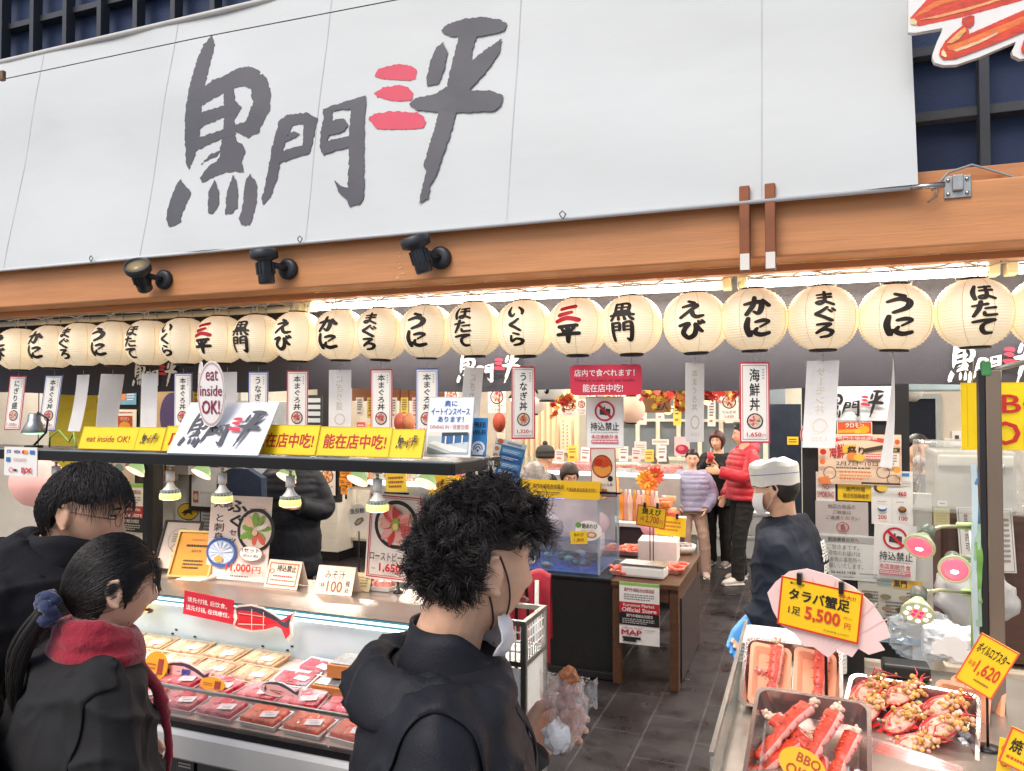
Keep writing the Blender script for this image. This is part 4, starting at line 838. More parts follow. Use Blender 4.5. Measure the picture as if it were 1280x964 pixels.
def put(p,x,y,rz=0,z=None):
 p.location =(x,y,(deck_z(y)if z is None else z)+.0015); p.rotation_euler =(math.atan2(.065,.478)if z is None else 0,0,rz)
first ={}
def pack(kind,x,y,rz=0,z=None):
 labs ={'tuna':'clear pack of pink tuna blocks with a price sticker near the case front','salmon':'white pack of orange salmon pieces with a price sticker near the case front','foam':'beige foam tray of pale fish with a sticker at the back of the case','white':'white tray of sliced red sashimi under film at the back of the case','box':'cedar box with grey film lid at the right back of the case'}
 if kind not in first: first[kind] = fish_pack(kind,labs[kind],{'tuna':'tuna packs in the display case','salmon':'salmon packs in the display case','foam':'beige trays in the display case','white':'sashimi trays in the display case','box':'cedar boxes in the display case'}[kind]); t = first[kind]
 else: t = copy_tree(first[kind])
 put(t,x,y,rz,z); return t
x = -3.2
while x<-1.02:
 k = 'salmon' if x>-1.75 and rnd.random()<.8 or rnd.random()<.15 else 'tuna'
 pack(k,x,2.055,rnd.uniform(-.12,.12)); pack('salmon' if x>-1.45 else 'tuna',x+.06,2.175,rnd.uniform(-.15,.15)); x += .172
x = -3.15
while x<-1.8: pack('foam',x,2.29,rnd.uniform(-.1,.1)); x += .18
x = -3.05
while x<-1.85: pack('foam',x,2.405,rnd.uniform(-.1,.1)); x += .185
pack('white',-1.72,2.30,.1); pack('white',-1.69,2.40,-.1);
pack('box',-1.51,2.30,0); pack('box',-1.31,2.30,0); pack('box',-1.46,2.395,.03,deck_z(2.395)+.046)if False else pack('box',-1.47,2.33,.05,deck_z(2.33)+.052); pack('box',-1.10,2.31,0)
# price ovals and fish cut-outs standing among the packs
OV =[(50+50*math.cos(q),50+50*math.sin(q))for q in[2*PI*k/32 for k in range(32)]]
for(rect,lab,Y)in(((180,815,209,850),'orange oval price tag with a brown 1 beside the red scarf',2.16),((250,847,281,864),'orange oval price tag lying low in front of the striped fish cut out',2.13)):
 pboard('price_tag',lab,'price tag',rect,Y,'#f3a921',[('T','1',62,25,80,76,'#a4402c',.02),('LINES',14,40,52,66,2,'#c05a34')],(-12,0,0),th=.003,shape=OV)
FISH =[(0,48),(8,30),(22,16),(40,10),(55,14),(70,26),(82,40),(92,26),(100,12),(95,40),(96,78),(90,96),(84,66),(76,60),(60,74),(40,82),(20,78),(6,64)]
def fish_board(rect,lab,bg,back,mid,Y,extra=(),rot=(-8,0,0)):
 el =[('P',[(x_*.92+4,y_*.84+8)for x_,y_ in FISH],bg[1]),('P',[(8,36),(24,20),(40,14),(56,18),(72,32),(84,46),(93,34),(90,60),(82,56),(66,40),(46,27),(26,28)],back),('P',mid[0],mid[1]),('O',12,48,2.6,4.5,'#f4f0ec'),('O',12,48,1.3,2.2,'#1a1a1a'),('P',[(18,34),(21,50),(18,68),(16,50)],back)]+list(extra)
 return pboard('fish_cutout',lab,'sign',rect,Y,bg[0],el,rot,th=.003,shape=FISH)
fish_board((199,825,266,858),'pale pink fish cut out with dark striped back among the tuna packs',('#f3c9c4','#f0b5b0'),'#4a2f3a',([(28,60),(50,66),(72,56),(50,70)],'#4a2f3a'),2.18,[('V','鰹',42,34,60,66,'#2f3f9c',.02),('P',[(30,48),(40,44),(40,47)],'#4a2f3a')])
fish_board((322,850,378,876),'small white edged fish cut out standing among the packs on the right',('#f3ece8','#f1b6b0'),'#4d4a55',([(28,58),(56,64),(70,52),(50,70)],'#c0485a'),2.14,[('LINES',30,50,60,58,1,'#a23a4c')])
t = fish_board((277,752,369,800),'large red tuna cut out showing meat cuts, fixed above the case lights',('#ead7c6','#d6303c'),'#3e3c4a',([(24,36),(60,38),(78,48),(60,56),(24,62)],'#c2121f'),2.412,[('P',[(2,48),(10,32),(20,26),(22,50),(18,70),(8,64)],'#ecdcca'),('O',11,44,2.4,4,'#f7f2ec'),('O',11,44,1.3,2.2,'#1a1a1a'),('P',[(11,54),(18,50),(16,66),(12,64)],'#c23a3a'),('P',[(24,34),(60,36),(61,38),(24,36)],'#f0c9b8'),('P',[(24,62),(60,56),(61,58),(24,65)],'#f0c9b8'),('P',[(42,20),(43,20),(43,78),(42,78)],'#f0c9b8'),('P',[(58,24),(59,24),(59,72),(58,72)],'#f0c9b8')],(0,0,0))
# -------- things standing on the steel top
TZ = 1.1955
def top_board(name,lab,cat,rect,bg,el,Y=2.62,lean=-14,yaw=0,z0=TZ,th=.004,**kw):
 c,w,h = prect(rect,Y); a = math.radians(lean)
 return board(name,lab,cat,w,h,bg,el,(c.x,Y,z0+h/2*math.cos(a)+.004),(a,0,math.radians(yaw)),th=th,**kw)
def framed(rect,lab,frame,bg,el,Y,lean,yaw,z0=TZ):
 c,w,h = prect(rect,Y); a = math.radians(lean); t = thing('framed_certificate',lab,'certificate',(c.x,Y,z0),math.radians(yaw),'framed certificates on the case top')
 R = Matrix.Rotation(a,4,'X')@Matrix.Translation((0,0,h/2+.004))
 mb = MB(); b = .009
 for cxx,czz,ww,hh in((0,h/2-b/2,w,b),(0,-h/2+b/2,w,b),(-w/2+b/2,0,b,h-2*b),(w/2-b/2,0,b,h-2*b)): mb.box((cxx,0,czz),(ww,.016,hh),frame,R)
 mb.build('frame',t)
 p = MB(); p.prism([(-w/2+b,h/2-b),(w/2-b,h/2-b),(w/2-b,-h/2+b),(-w/2+b,-h/2+b)],.0,.006,bg if not isinstance(bg,str)else C(bg)); paint(p,el,w-2*b,h-2*b,0)
 o = p.build('certificate_sheet',t); o.matrix_local = R
 s = MB(); s.tube([(-w*.3,.0,.003),(-w*.3,.09,.003),(w*.3,.09,.003),(w*.3,0,.003)],.002,black_m,6); s.tube([(0,.09,.003),(0,.06,h*.55)],.002,black_m,6); s.build('easel',t)
framed((193,668,236,732),'framed pale certificate with round emblem, dark frame',M('dark_frame','#3a2c26',.4),'#f0dccb',[('RING',50,38,34,26,.03,'#8a7a6c'),('LINES',28,24,72,44,4,'#9a8a7c'),('RING',42,56,12,8,.15,'#c9a03c'),('RING',58,56,12,8,.15,'#c9a03c'),('LINES',36,72,64,76,1,'#b9a99c')],2.66,-22,6)
gold_sheet = M('gold_sheet','#c88a36',.32,metal=.55,var=.1,vscale=4)
framed((212,672,258,732),'framed golden certificate with dark brush writing',M('gold_frame','#c9a869',.3,metal=.6),gold_sheet,[('LINES',34,14,72,20,1,'#e27a50'),('T','2019',40,40,66,46,'#4a3318'),('LINES',24,26,80,36,1,'#3a2a18'),('LINES',26,62,78,86,3,'#5a3a18')],2.58,-24,8)
# blowfish poster
pk = '#e9b9c2'
top_board('menu_poster','tall pale blowfish hot pot and sashimi set poster on the case top','poster',(262,636,334,740),'#f1dccf',[('T','火鍋',6,5,36,15,'#33251f',.01),('V','と刺身',8,22,26,56,'#33251f',.01),('V','ふぐ',28,4,62,40,'#1d1716',.03),('V','セット',34,40,48,66,'#33251f',.01),('T','河豚',66,14,92,24,'#b03a3a',.01),('BOWL',78,40,30,'sea',12),('O',26,68,25,18,'#3a5a9c'),('O',26,68,21,14,'#b9c9e4')]+[('P',[(26,68),(26+20*math.cos(a),68+13*math.sin(a)),(26+20*math.cos(a+.3),68+13*math.sin(a+.3))],'#eef0f4' if k%2 else '#cfdcec')for k,a in enumerate([2*PI*j/14 for j in range(14)])]+[('O',24,76,7,4,'#d9a24a'),('O',76,67,19,9,'#f6efe6'),('RING',76,67,19,9,.06,'#9a7a6a'),('T','1セット',62,61,90,66,'#33251f',.005),('T','(約2人前)',64,68,88,72,'#33251f'),('T','11,000',38,80,78,90,'#d0342c',.03),('T','円',81,82,94,90,'#d0342c',.01),('LINES',46,93,86,96,1,'#5a4a44')],2.64,-6,4)
mb = MB(); mb.prism([(-.09,0),(.03,.0),(.09,.055),(-.03,.045)],0,.01,C('#e9ddd2')); tag(mb.build('folded_card',loc=(at(250,735,2.6).x,2.56,TZ+.001),rot=(-1.2,0,.1)),'folded blank cream card at the foot of the blowfish poster','card')
pboard('notice_strip','red strip of white notice lettering on the case fascia','sign',(229,744,291,774),2.405,'#c81e34',[('T','请先付钱, 后饮食。',8,22,88,44,'#f4e9e4',.01),('T','请先付钱, 在找座位。',6,56,94,78,'#f4e9e4',.01)],(0,4,0),th=.003)
def tent_card(rect,lab,el,Y,bg='#eed9c2',lean=-20,**kw):
 c,w,h = prect(rect,Y); t = thing('tent_card',lab,'card',(c.x,Y,TZ),math.radians(kw.get('yaw',0)),'folded cards on the case top'); a = math.radians(lean)
 board('front_leaf',None,None,w,h,bg,el,(0,0,h/2*math.cos(a)+.001),(a,0,0),th=.002,parent=t)
 board('back_leaf',None,None,w,h,bg,[],(0,2*h/2*math.sin(-a)+.004,h/2*math.cos(a)+.001),(-a,0,0),th=.002,parent=t)
tent_card((333,721,374,755),'folded card lettered 持込禁止 with a red border',[('B',6,9,'#c2683a'),('RING',16,40,7,8,.3,'#c2402c'),('T','持込禁止',30,16,88,40,'#3a2a1c',.015),('LINES',22,52,84,62,1,'#c8403a'),('LINES',16,68,90,76,1,'#c8403a')],2.60)
tent_card((396,727,441,762),'folded card with brush writing みそ汁 100 yen',[('T','みそ汁',22,14,76,44,'#4a3020',.0),('T','1杯',10,58,26,80,'#4a3020',.0),('T','100',32,52,72,90,'#a06048',.01),('V','税込',80,48,92,92,'#4a3020',.01)],2.585,yaw=3)
tent_card((440,735,463,757),'small beige folded card behind the soup price card',[('LINES',14,16,86,80,4,'#9a8a5c')],2.67,'#dccfa0')
pboard('rice_card','small pale card with a rice bowl picture on the case fascia','card',(409,764,443,781),2.46,'#efdfd2',[('T','国産米',14,26,46,54,'#5a3a34',.01),('LINES',8,66,50,80,1,'#b04a3c'),('O',76,50,20,40,'#a86a4a'),('O',76,42,16,30,'#f2ece2')],(-25,0,0),th=.002)
# roast beef poster on a stand
c,w,h = prect((459,618,527,726),2.68)
t = thing('menu_poster','tall roast beef bowl poster with a double red border, on a black stand','poster',(c.x,2.68,TZ))
board('poster_sheet',None,None,w,h,'#f0e2d5',[('B',3,5,'#c23540'),('B',6.4,7.4,'#c23540'),('BOWL',52,35,39,'roast',26),('O',54,33,6,6,'#8fae3c'),('O',54,37,5,4,'#e9d37a'),('O',82,58,9,7,'#1e1815'),('LINES',76,55,88,60,2,'#e9dfd6'),('T','ローストビーフ丼',12,67,90,77,'#2b2320',.012),('T','1,650',30,80,68,90,'#c02430',.04),('T','円',71,83,78,89,'#c02430',.01),('LINES',16,85,27,88,1,'#a89a90'),('LINES',40,92.5,64,94,1,'#a89a90')],(0,0,c.z-TZ),(math.radians(-3),math.radians(2),math.radians(2)),th=.004,parent=t)
mb = MB(); mb.tube([(.01,.014,0),(.01,.014,c.z-TZ+h/2)],.004,black_m,8); mb.lathe([(0,0),(.02,0),(.02,.004),(.008,.012),(.006,.04),(0,.042)],black_m,16,c=(.01,.014,0)); mb.tube([(-.05,.008,c.z-TZ+h/2+.004),(.06,.008,c.z-TZ+h/2+.004)],.004,black_m,6); mb.build('stand',t)
c,w,h = prect((435,630,461,664),2.72)
t = thing('round_placard','small round white shellfish placard on a stick left of the roast beef poster','placard',(c.x,2.72,TZ))
board('disc',None,None,w,h,'#ece6da',[('T','漁良鮑',14,16,82,36,'#3a4a44',.01),('P',[(26,70),(44,54),(70,50),(76,62),(56,76),(34,80)],'#7a6a50'),('P',[(34,68),(50,58),(66,56),(60,66),(42,74)],'#b09a78')],(0,0,c.z-TZ),(0,math.radians(-8),0),th=.003,shape=OV,parent=t)
mb = MB(); mb.tube([(0,.006,0),(0,.006,c.z-TZ)],.003,black_m,6); mb.lathe([(0,0),(.018,0),(.018,.004),(0,.006)],black_m,12); mb.build('stick',t)
# crackers in a dark dish at the left end of the steel top
t = thing('snack_dish','dark dish of orange dried snacks on the case top near the man in glasses','dish',(at(168,680,2.6).x,2.6,TZ))
mb = MB(); mb.lathe([(0,0),(.07,0),(.1,.05),(.105,.055),(.096,.052),(.06,.008),(0,.006)],black_p,24); mb.build('dish',t)
mb = MB()
for k in range(22):
 a = rnd.random()*6.28; r = rnd.random()*.075; block(mb,(r*math.cos(a),r*math.sin(a),.04+rnd.random()*.04),(.05,.03,.012),M('orange_snack','#cf8a3a',.5,var=.3,vscale=40),rnd.random()*3)
mb.build('snacks',t)
pboard('price_card','yellow handwritten card on the case fascia beside the ponytail woman','card',(162,735,186,762),2.40,'#f0cf2e',[('LINES',20,40,84,70,2,'#b05a24')],(-10,10,0),th=.002)
t = thing('meat_pack','small pack of pink shellfish behind the roast beef stand','food pack',(at(477,755,2.7).x,2.71,TZ+.0015))
tray_part(t,.11,.08,.02,C('#e8e0da',.3)); mb = MB()
for k in range(6): block(mb,(-.03+.03*(k%3),-.015+.03*(k//3),.025),(.03,.028,.03),M('pink_shell','#e79a8c',.3,var=.2,vscale=50,coat=.4),rnd.random())
mb.build('pieces',t)
# ================================================================== inside the shop: left
panel_dark = M('dark_brown_panel','#2c2521',.55,var=.15,stretch=(3,3,.3))
def slab(name,lab,cat,x0,x1,y,z0,z1,m,th=.06,**kw):
 mb = MB(); mb.box(((x0+x1)/2,y+th/2,(z0+z1)/2),(x1-x0,th,z1-z0),m,bev=kw.get('bev',0)); return tag(mb.build(name),lab,cat,kw.get('group'))
slab('partition','dark brown partition on the left carrying small posters','partition',at(128,600,4.2).x,at(196,600,4.2).x,4.2,.005,2.9,panel_dark)
slab('partition','pale cream partition at the far left behind the yellow flag','partition',XL+.12,at(127,600,4.22).x,4.25,.005,2.9,M('pale_board','#ddd3c4',.6,var=.05))
slab('partition','pale partition left of the blue steel fridge with notices','partition',at(197,600,4.6).x,at(300,600,4.6).x,4.6,.005,2.9,M('pale_grey_board','#c9c5bd',.55,var=.06))
# yellow wifi flag
c,w,h = prect((62,470,125,700),3.75)
t = thing('advertising_flag','tall yellow flag with Free Wi-Fi lettering on a white pole at the left','flag',(c.x,3.75,.005))
def fl(v): return Vector((v.x,v.y+.02*math.sin(v.z*5+v.x*6),v.z))
board('cloth',None,None,w,1.25,'#f0d41c',[('T','Free',14,2,96,22,'#3d3526',.02)]+[('P',[(52+r_*1.15*math.cos(a),56+r_*.62*math.sin(a))for a in[PI*(1.2+.6*j/10)for j in range(11)]]+[(52+(r_-7)*1.15*math.cos(a),56+(r_-7)*.62*math.sin(a))for a in[PI*(1.8-.6*j/10)for j in range(11)]],'#3d3526')for r_ in(44,30,16)]+[('O',52,58,6,3.4,'#3d3526'),('T','Wi-Fi',10,66,94,86,'#c8402c',.02)],(0,0,c.z),(0,math.radians(-2),0),th=.002,parent=t,warp=fl,cuts={'z':[-.6+.1*k for k in range(13)]})
mb = MB(); mb.tube([(w/2+.02,.01,0),(w/2+.02,.01,2.5)],.009,C('#e8e8e6'),8); mb.lathe([(0,0),(.14,0),(.14,.03),(.03,.05),(0,.05)],black_p,20,c=(w/2+.02,.01,0)); mb.build('pole',t)
# pink balloon lantern
p = at(47,602,3.3); t = thing('pink_lantern','big round pale pink paper lantern low behind the man in glasses','lantern',p)
mb = MB(); mb.lathe([(.03,-.15),(.075,-.135),(.12,-.09),(.147,-.03),(.15,0),(.147,.03),(.12,.09),(.075,.135),(.03,.15)],M('pink_paper','#f3c0b8',.5,emit=.25,ecol='#ffb0a0',var=.04),32); mb.build('paper_shade',t)
mb = MB(); mb.lathe([(0,.148),(.032,.148),(.032,.162),(0,.162)],black_p,16); mb.tube([(0,0,.16),(0,0,2.93-p.z)],.003,black_p,5); mb.build('hanger',t)
# posters on the left partitions
def poster(rect,lab,bg,el,Y=4.19,rot=(0,0,0),name='poster',cat='poster',**kw): return pboard(name,lab,cat,rect,Y,bg,el,rot,th=.004,**kw)
poster((146,487,170,506),'small blue poster with a round picture high on the dark partition','#6fa6cc',[('O',30,45,20,30,'#d98a5a'),('LINES',54,25,92,75,3,'#f2f2ee')])
poster((141,512,170,542),'white poster with an orange photo and red heading on the dark partition','#f1ebe4',[('LINES',12,8,88,18,1,'#c05a4a'),('R',22,26,84,96,'#b8481f'),('O',52,70,24,20,'#e39a3c'),('T','クロモン',34,32,72,46,'#f6e9d8',.02)])
poster((194,487,232,560),'poster with a big purple circle behind the blank cream streamer','#d8b48c',[('O',55,45,40,40,'#5a4a7c'),('O',66,74,18,12,'#efe6d8')])
poster((140,575,168,606),'food photo poster under the shelf on the dark partition','#c9c2b4',[('O',30,40,24,24,'#7a8a84'),('O',60,66,30,24,'#d3b8a8'),('O',74,22,14,16,'#a8607a'),('O',24,78,16,14,'#96a06c')])
def market_poster(rect,Y,lab,rot=(0,0,0),**kw):
 return pboard('market_poster',lab,'poster',rect,Y,'#efece8',[('R',0,0,100,5,'#8fbf5a'),('T','黒門市場組合加盟店証',12,9,88,15,'#a8343c',.01),('LINES',12,18,88,29,3,'#8a8684'),('R',0,32,100,49,'#b9252f'),('T','Kuromon Market',10,34,88,39,'#f4ece8',.01),('T','Official Store',7,41,93,47.5,'#f4ece8',.02),('R',0,49,100,69,'#1d1b1c'),('T','黒門市場組合加盟店',18,51,84,56,'#e6e2de',.01),('LINES',8,58,92,67,3,'#bdb9b6'),('T','Official Store',6,72,58,75,'#b9252f'),('T','MAP',6,77,56,85,'#b9252f',.03),('R',8,88,54,92,'#262425'),('P',[(8,96),(16,88),(24,92),(40,88),(44,96)],'#262425'),('LINES',64,74,94,77,1,'#9a9694')],rot,th=.003,**kw)
market_poster((145,604,180,692),4.19,'Kuromon Market Official Store poster on the dark left partition')
t = pboard('framed_document','framed white document with a red seal behind the hanging bulbs','document',(236,580,292,640),4.58,'#3a2c24',[('R',6,7,97,90,'#eeeae4'),('LINES',14,18,50,22,1,'#a8a29a'),('LINES',26,58,92,64,2,'#b9b3aa'),('R',10,58,22,82,'#c8603c'),('O',16,70,5,7,'#e9cdb0')],(0,0,0),th=.03)
CAT =[(20,62),(28,50),(44,46),(60,44),(66,34),(70,40),(78,36),(80,46),(74,54),(70,62),(80,72),(70,72),(60,64),(46,66),(34,78),(24,80),(34,66),(22,70),(8,62)]
poster((219,628,250,700),'pale notice with a yellow oval and black cat emblem','#d8d4cb',[('O',50,16,42,15,'#2a2622'),('O',50,16,39,13.4,'#e9bf2c'),('P',[(16+x_*.7,16+(y_-56)*.32)for x_,y_ in CAT],'#1d1a18'),('T','配送承ります',4,36,96,44,'#2a2622',.01),('RING',50,66,24,11,.08,'#b8b2a8')],4.59)
poster((250,626,268,682),'narrow white timetable sheet with a black frame beside the cat notice','#dcd9d3',[('B',0,8,'#2c2a28'),('LINES',20,14,80,84,9,'#8a8680')],4.585)
slab('storage_box','grey cardboard box on the ledge behind the framed document','box',at(222,620,4.5).x,at(240,620,4.5).x,4.46,1.42,1.6,M('grey_card','#a89f94',.7),.1)
# steel fridge and dark uniform left of the black jacket customer
fx0,fx1 = at(290,600,6.2).x,at(318,600,6.2).x
t = thing('steel_fridge','pale blue steel fridge cabinet left of the black jacket customer','fridge',((fx0+fx1)/2,6.5,.005)); fw = fx1-fx0
mb = MB(); mb.box((0,0,1.0),(fw,.6,1.95),M('blue_steel','#b9c4cc',.35,metal=.4),bev=.01); mb.build('body',t)
mb = MB(); mb.box((0,-.32,1.35),(fw*.86,.03,1.1),M('fridge_glass','#2c3a4c',.15,var=.1),bev=.006); mb.build('door',t)
mb = MB(); mb.tube([(fw*.36,-.34,1.1),(fw*.36,-.37,1.1),(fw*.36,-.37,1.5),(fw*.36,-.34,1.5)],.01,steel,8); mb.build('handle',t)
mb = MB(); mb.tube([(0,0,.26),(0,.0,.0)],.003,steel,5); mb.prism([(-.2,.0),(-.08,.06),(.08,.06),(.2,0),(.22,-.55),(.13,-.55),(.13,-.7),(-.13,-.7),(-.13,-.55),(-.22,-.55)],-.03,.03,M('navy_cloth','#1f2a40',.8,var=.15,bump=.3,bscale=20))
tag(mb.build('hanging_uniform',loc=at(302,596,4.5)),'navy uniform jacket hanging beside the framed document','jacket')
# far left-middle: low counter with white boards, menu frames
wb = M('white_wood','#ddd6ca',.55,var=.06,bump=.2,bscale=30,stretch=(.3,3,12))
def counter(lab,x0,x1,y0,y1,zt,m_front,m_top,plinth=.12,nd=0):
 t = thing('counter',lab,'counter',((x0+x1)/2,(y0+y1)/2,.005)); w_,d_ = x1-x0,y1-y0
 mb = MB(); mb.box((0,.02,plinth/2),(w_-.04,d_-.06,plinth),dark_paint); mb.build('plinth',t)
 mb = MB(); mb.box((0,0,(plinth+zt-.04)/2),(w_,d_,zt-.04-plinth),m_front,bev=.004); mb.build('body',t)
 mb = MB(); mb.box((0,-.01,zt-.02),(w_+.04,d_+.04,.04),m_top,bev=.005); mb.build('counter_top',t)
 for k in range(nd):
  mb = MB(); mb.box((-w_/2+(k+.5)*w_/nd,-d_/2-.008,(plinth+zt)/2-.03),(w_/nd-.03,.014,zt-plinth-.12),m_front,bev=.003); mb.build('door',t)
 return t
counter('low white boarded counter behind the black jacket customer',at(380,650,8.0).x,at(422,650,8.0).x,8.0,8.6,.92,wb,white_paint)
counter('cream cabinet counter with two doors on a dark plinth',at(424,650,8.3).x,at(520,650,8.3).x,8.3,8.9,.95,M('cream_cabinet','#e0d6c6',.5),M('dark_top','#4a4440',.4),.22,4)
def menu_frame(rect,Y,lab,kind,name='menu_card',price='1,380',nm='うにいくら丼'):
 return pboard(name,lab,'menu card',rect,Y,'#f1e8dd',[('BOWL',50,32,38,kind,10),('T',nm,12,64,88,75,'#3a2c26'),('T',price,26,82,74,92,'#c0303a',.01)],th=.006,group='bowl menu cards inside the shop')
slab('partition','dark partition end carrying a framed bowl menu','partition',at(396,600,6.6).x,at(424,600,6.6).x,6.6,.95,2.9,dark_paint)
menu_frame((399,584,419,619),6.58,'bowl menu card on the dark partition above the white boarded counter','uni',price='1,380')
for k,(px,py)in enumerate(((429,590),(436,590),(428,602),(436,604),(430,612))):
 pboard('price_tag','small orange price tag beside the framed bowl menu','price tag',(px-4,py-5,px+4,py+6),6.5,'#e8912e',[('LINES',20,30,80,70,2,'#7a3a1c')],th=.003,group='orange price tags by the bowl menu')
mb = MB(); mb.tube([(at(432,600,6.52).x,6.53,1.0),(at(432,600,6.52).x,6.53,1.6)],.01,black_m,6); mb.box((at(432,600,6.5).x,6.53,1.3),(.16,.01,.34),black_m); tag(mb.build('tag_rack'),'thin black rack holding small orange price tags','rack')
# upper interior above the placards (seen between streamers)
beam2 = M('reddish_beam','#8f5a3a',.5,var=.15,stretch=(.3,3,3))
slab('wooden_beam','brown wooden beam across the inner shop behind the streamers','beam',at(440,495,7.2).x,at(560,495,7.2).x,7.2,1.985,2.14,beam2,.1)
slab('partition','grey beige inner partition behind the middle streamers','partition',at(430,500,9.4).x,at(640,500,9.4).x,9.4,.95,2.9,M('beige_inner','#cfc3b2',.6))
for k,(px,colr)in enumerate(((500,'#a8503c'),(511,'#b8744c'),(624,'#a8442e'))):
 mb = MB(); p = at(px,528,6.2); mb.ball((0,0,0),(.06,.05,.09),M('bundle_'+colr[1:],colr,.6,var=.3,vscale=20)); mb.tube([(0,0,.08),(0,0,2.93-p.z)],.004,black_p,5)
 tag(mb.build('hanging_gourd',loc=p),'reddish hanging decoration seen between the middle streamers','decoration','reddish hanging decorations inside')
pboard('menu_board','dark board with white menu slips between the left streamers','menu board',(382,494,402,532),6.0,'#2b2c30',[('R',8,10,92,24,'#cdd3d8'),('R',8,32,92,46,'#cdd3d8'),('R',8,54,92,68,'#cdd3d8'),('R',8,76,92,90,'#cdd3d8')],th=.02)
for rect,kind,lab in(((556,486,573,512),'eel','bowl menu card beside the eat in space board'),((610,487,632,516),'tuna','bowl menu card left of the narrow eel streamer'),((700,498,720,520),'sea','bowl menu card right of the hanging inner lanterns'),((721,499,733,519),'roast','bowl menu card just left of the white prohibition sign'),((900,492,923,525),'eel','bowl menu card right of the red maple leaves')):
 menu_frame(rect,6.4,lab,kind,price='1,320',nm='うなぎ丼')
 # second display counter in the middle distance, pink with shellfish
pinkglow = M('pink_food','#e79a94',.4,var=.3,vscale=14,coat=.3)
def fish_counter(lab,x0,x1,y,zt,n,seed):
 t = thing('fish_counter',lab,'fish counter',((x0+x1)/2,y+.4,.005)); w_ = x1-x0; r = random.Random(seed)
 mb = MB(); mb.box((0,0,zt/2),(w_,.8,zt),M('counter_steel','#c2c0bd',.35,metal=.5),bev=.01); mb.build('body',t)
 mb = MB(); mb.box((0,-.42,zt+.02),(w_,.03,.035),led_strip); mb.build('light_strip',t)
 mb = MB(); mb.box((0,-.405,zt+.12),(w_,.006,.16),glass()); mb.build('front_glass',t)
 items = MB()
 for k in range(n):
  xx = -w_/2+.1+(w_-.2)*r.random(); yy = -.3+.6*r.random()
  block(items,(xx,yy,zt+.035+.05*r.random()),(.2,.14,.07),r.choice([pinkglow,tuna_m[2],C('#efdcd6'),C('#d8c4c8'),salmon_m,C('#f0e6e2')]),r.random()*3)
 it = items.build('fish_on_ice',t); tag(it,kind='stuff'); return t
fish_counter('long pink lit fish counter in front of the window wall',at(655,600,8.6).x,at(850,600,8.6).x,8.6,1.12,110,3)
fish_counter('pink lit fish counter seen between the bulb reflections',at(455,600,5.9).x,at(562,600,5.9).x,6.0,1.22,60,5)
for(px,py,Y,lab,cc,tx)in((495,603,5.9,'yellow handwritten price sign on the inner pink counter','#efcf4a','いか'),(546,604,5.7,'yellow sign with brush lettering right of the inner price sign','#eab92c','L')):
 c = at(px,py,Y)
 pboard('price_sign',lab,'price sign',(px-13,py-12,px+13,py+12)if tx!='L' else(px-11,py-12,px+15,py+14),Y,cc,[('LINES',14,16,86,84,3,'#a8482c')]if tx!='L' else[('LOGO',14,24,80,72,'#3a3026','#b0342a')],(0,-4,0),th=.004)
 # blue menu stand and FREE sign
c,w,h = prect((614,552,652,606),4.0)
t = thing('menu_stand','slanting blue and white menu board on a stand beside the curly hair','menu board',(c.x,4.0,.005))
board('sheet',None,None,w,h,'#3f80c0',[('R',0,0,100,12,'#d8e4ee'),('O',16,6,10,6,'#d26a4a'),('R',0,14,22,100,'#dfe8ee'),('LINES',40,3,90,9,1,'#3a6aa0')]+[('R',26,18+16*k,96,31+16*k,'#2c68b0' if k%2 else '#5f9fd4')for k in range(5)]+[('LINES',32,21+16*k,88,28+16*k,2,'#e6eef4')for k in range(5)]+[('O',11,24+16*k,8,5,'#c9804a')for k in range(5)],(0,0,c.z),(math.radians(-6),math.radians(12),0),th=.01,parent=t)
mb = MB()
for s in(-1,1): mb.tube([(s*w*.4,-.04,0),(s*w*.3,.02,c.z+.05)],.01,black_m,6); mb.tube([(s*w*.4,.3,0),(s*w*.3,.03,c.z)],.01,black_m,6)
mb.build('easel',t)
pboard('free_sign','white sign with green FREE lettering beside the blue menu board','sign',(597,576,617,618),2.62,'#eeeae2',[('T','FREE',8,32,92,66,'#2f7a4a',.03),('LINES',12,80,88,94,2,'#5a8a6a')],th=.004)
# cream booth curtain panels
drape = M('cream_booth','#e9d3ae',.7,var=.05,vscale=3)
bx_a,bx_b = at(652,550,9.9).x,at(724,550,9.9).x
mb = MB(); n = 60; vs =[]
for j in(0,1):
 for i in range(n+1): x = bx_a+(bx_b-bx_a)*i/n; vs.append((x,9.9+.03*math.sin(i*1.1),.8+j*1.62))
mb.add(vs,[(i,i+1,n+2+i,n+1+i)for i in range(n)],drape,True); tag(mb.build('booth_curtain'),'cream booth curtain behind the seated customer','curtain')
pboard('curtain_writing','faint handwritten strip pinned on the cream booth curtain','paper strip',(700,522,714,566),9.82,'#e8cfae',[('LINES',24,6,34,90,8,'#6a5a48'),('LINES',60,20,70,96,8,'#6a5a48')],th=.003)
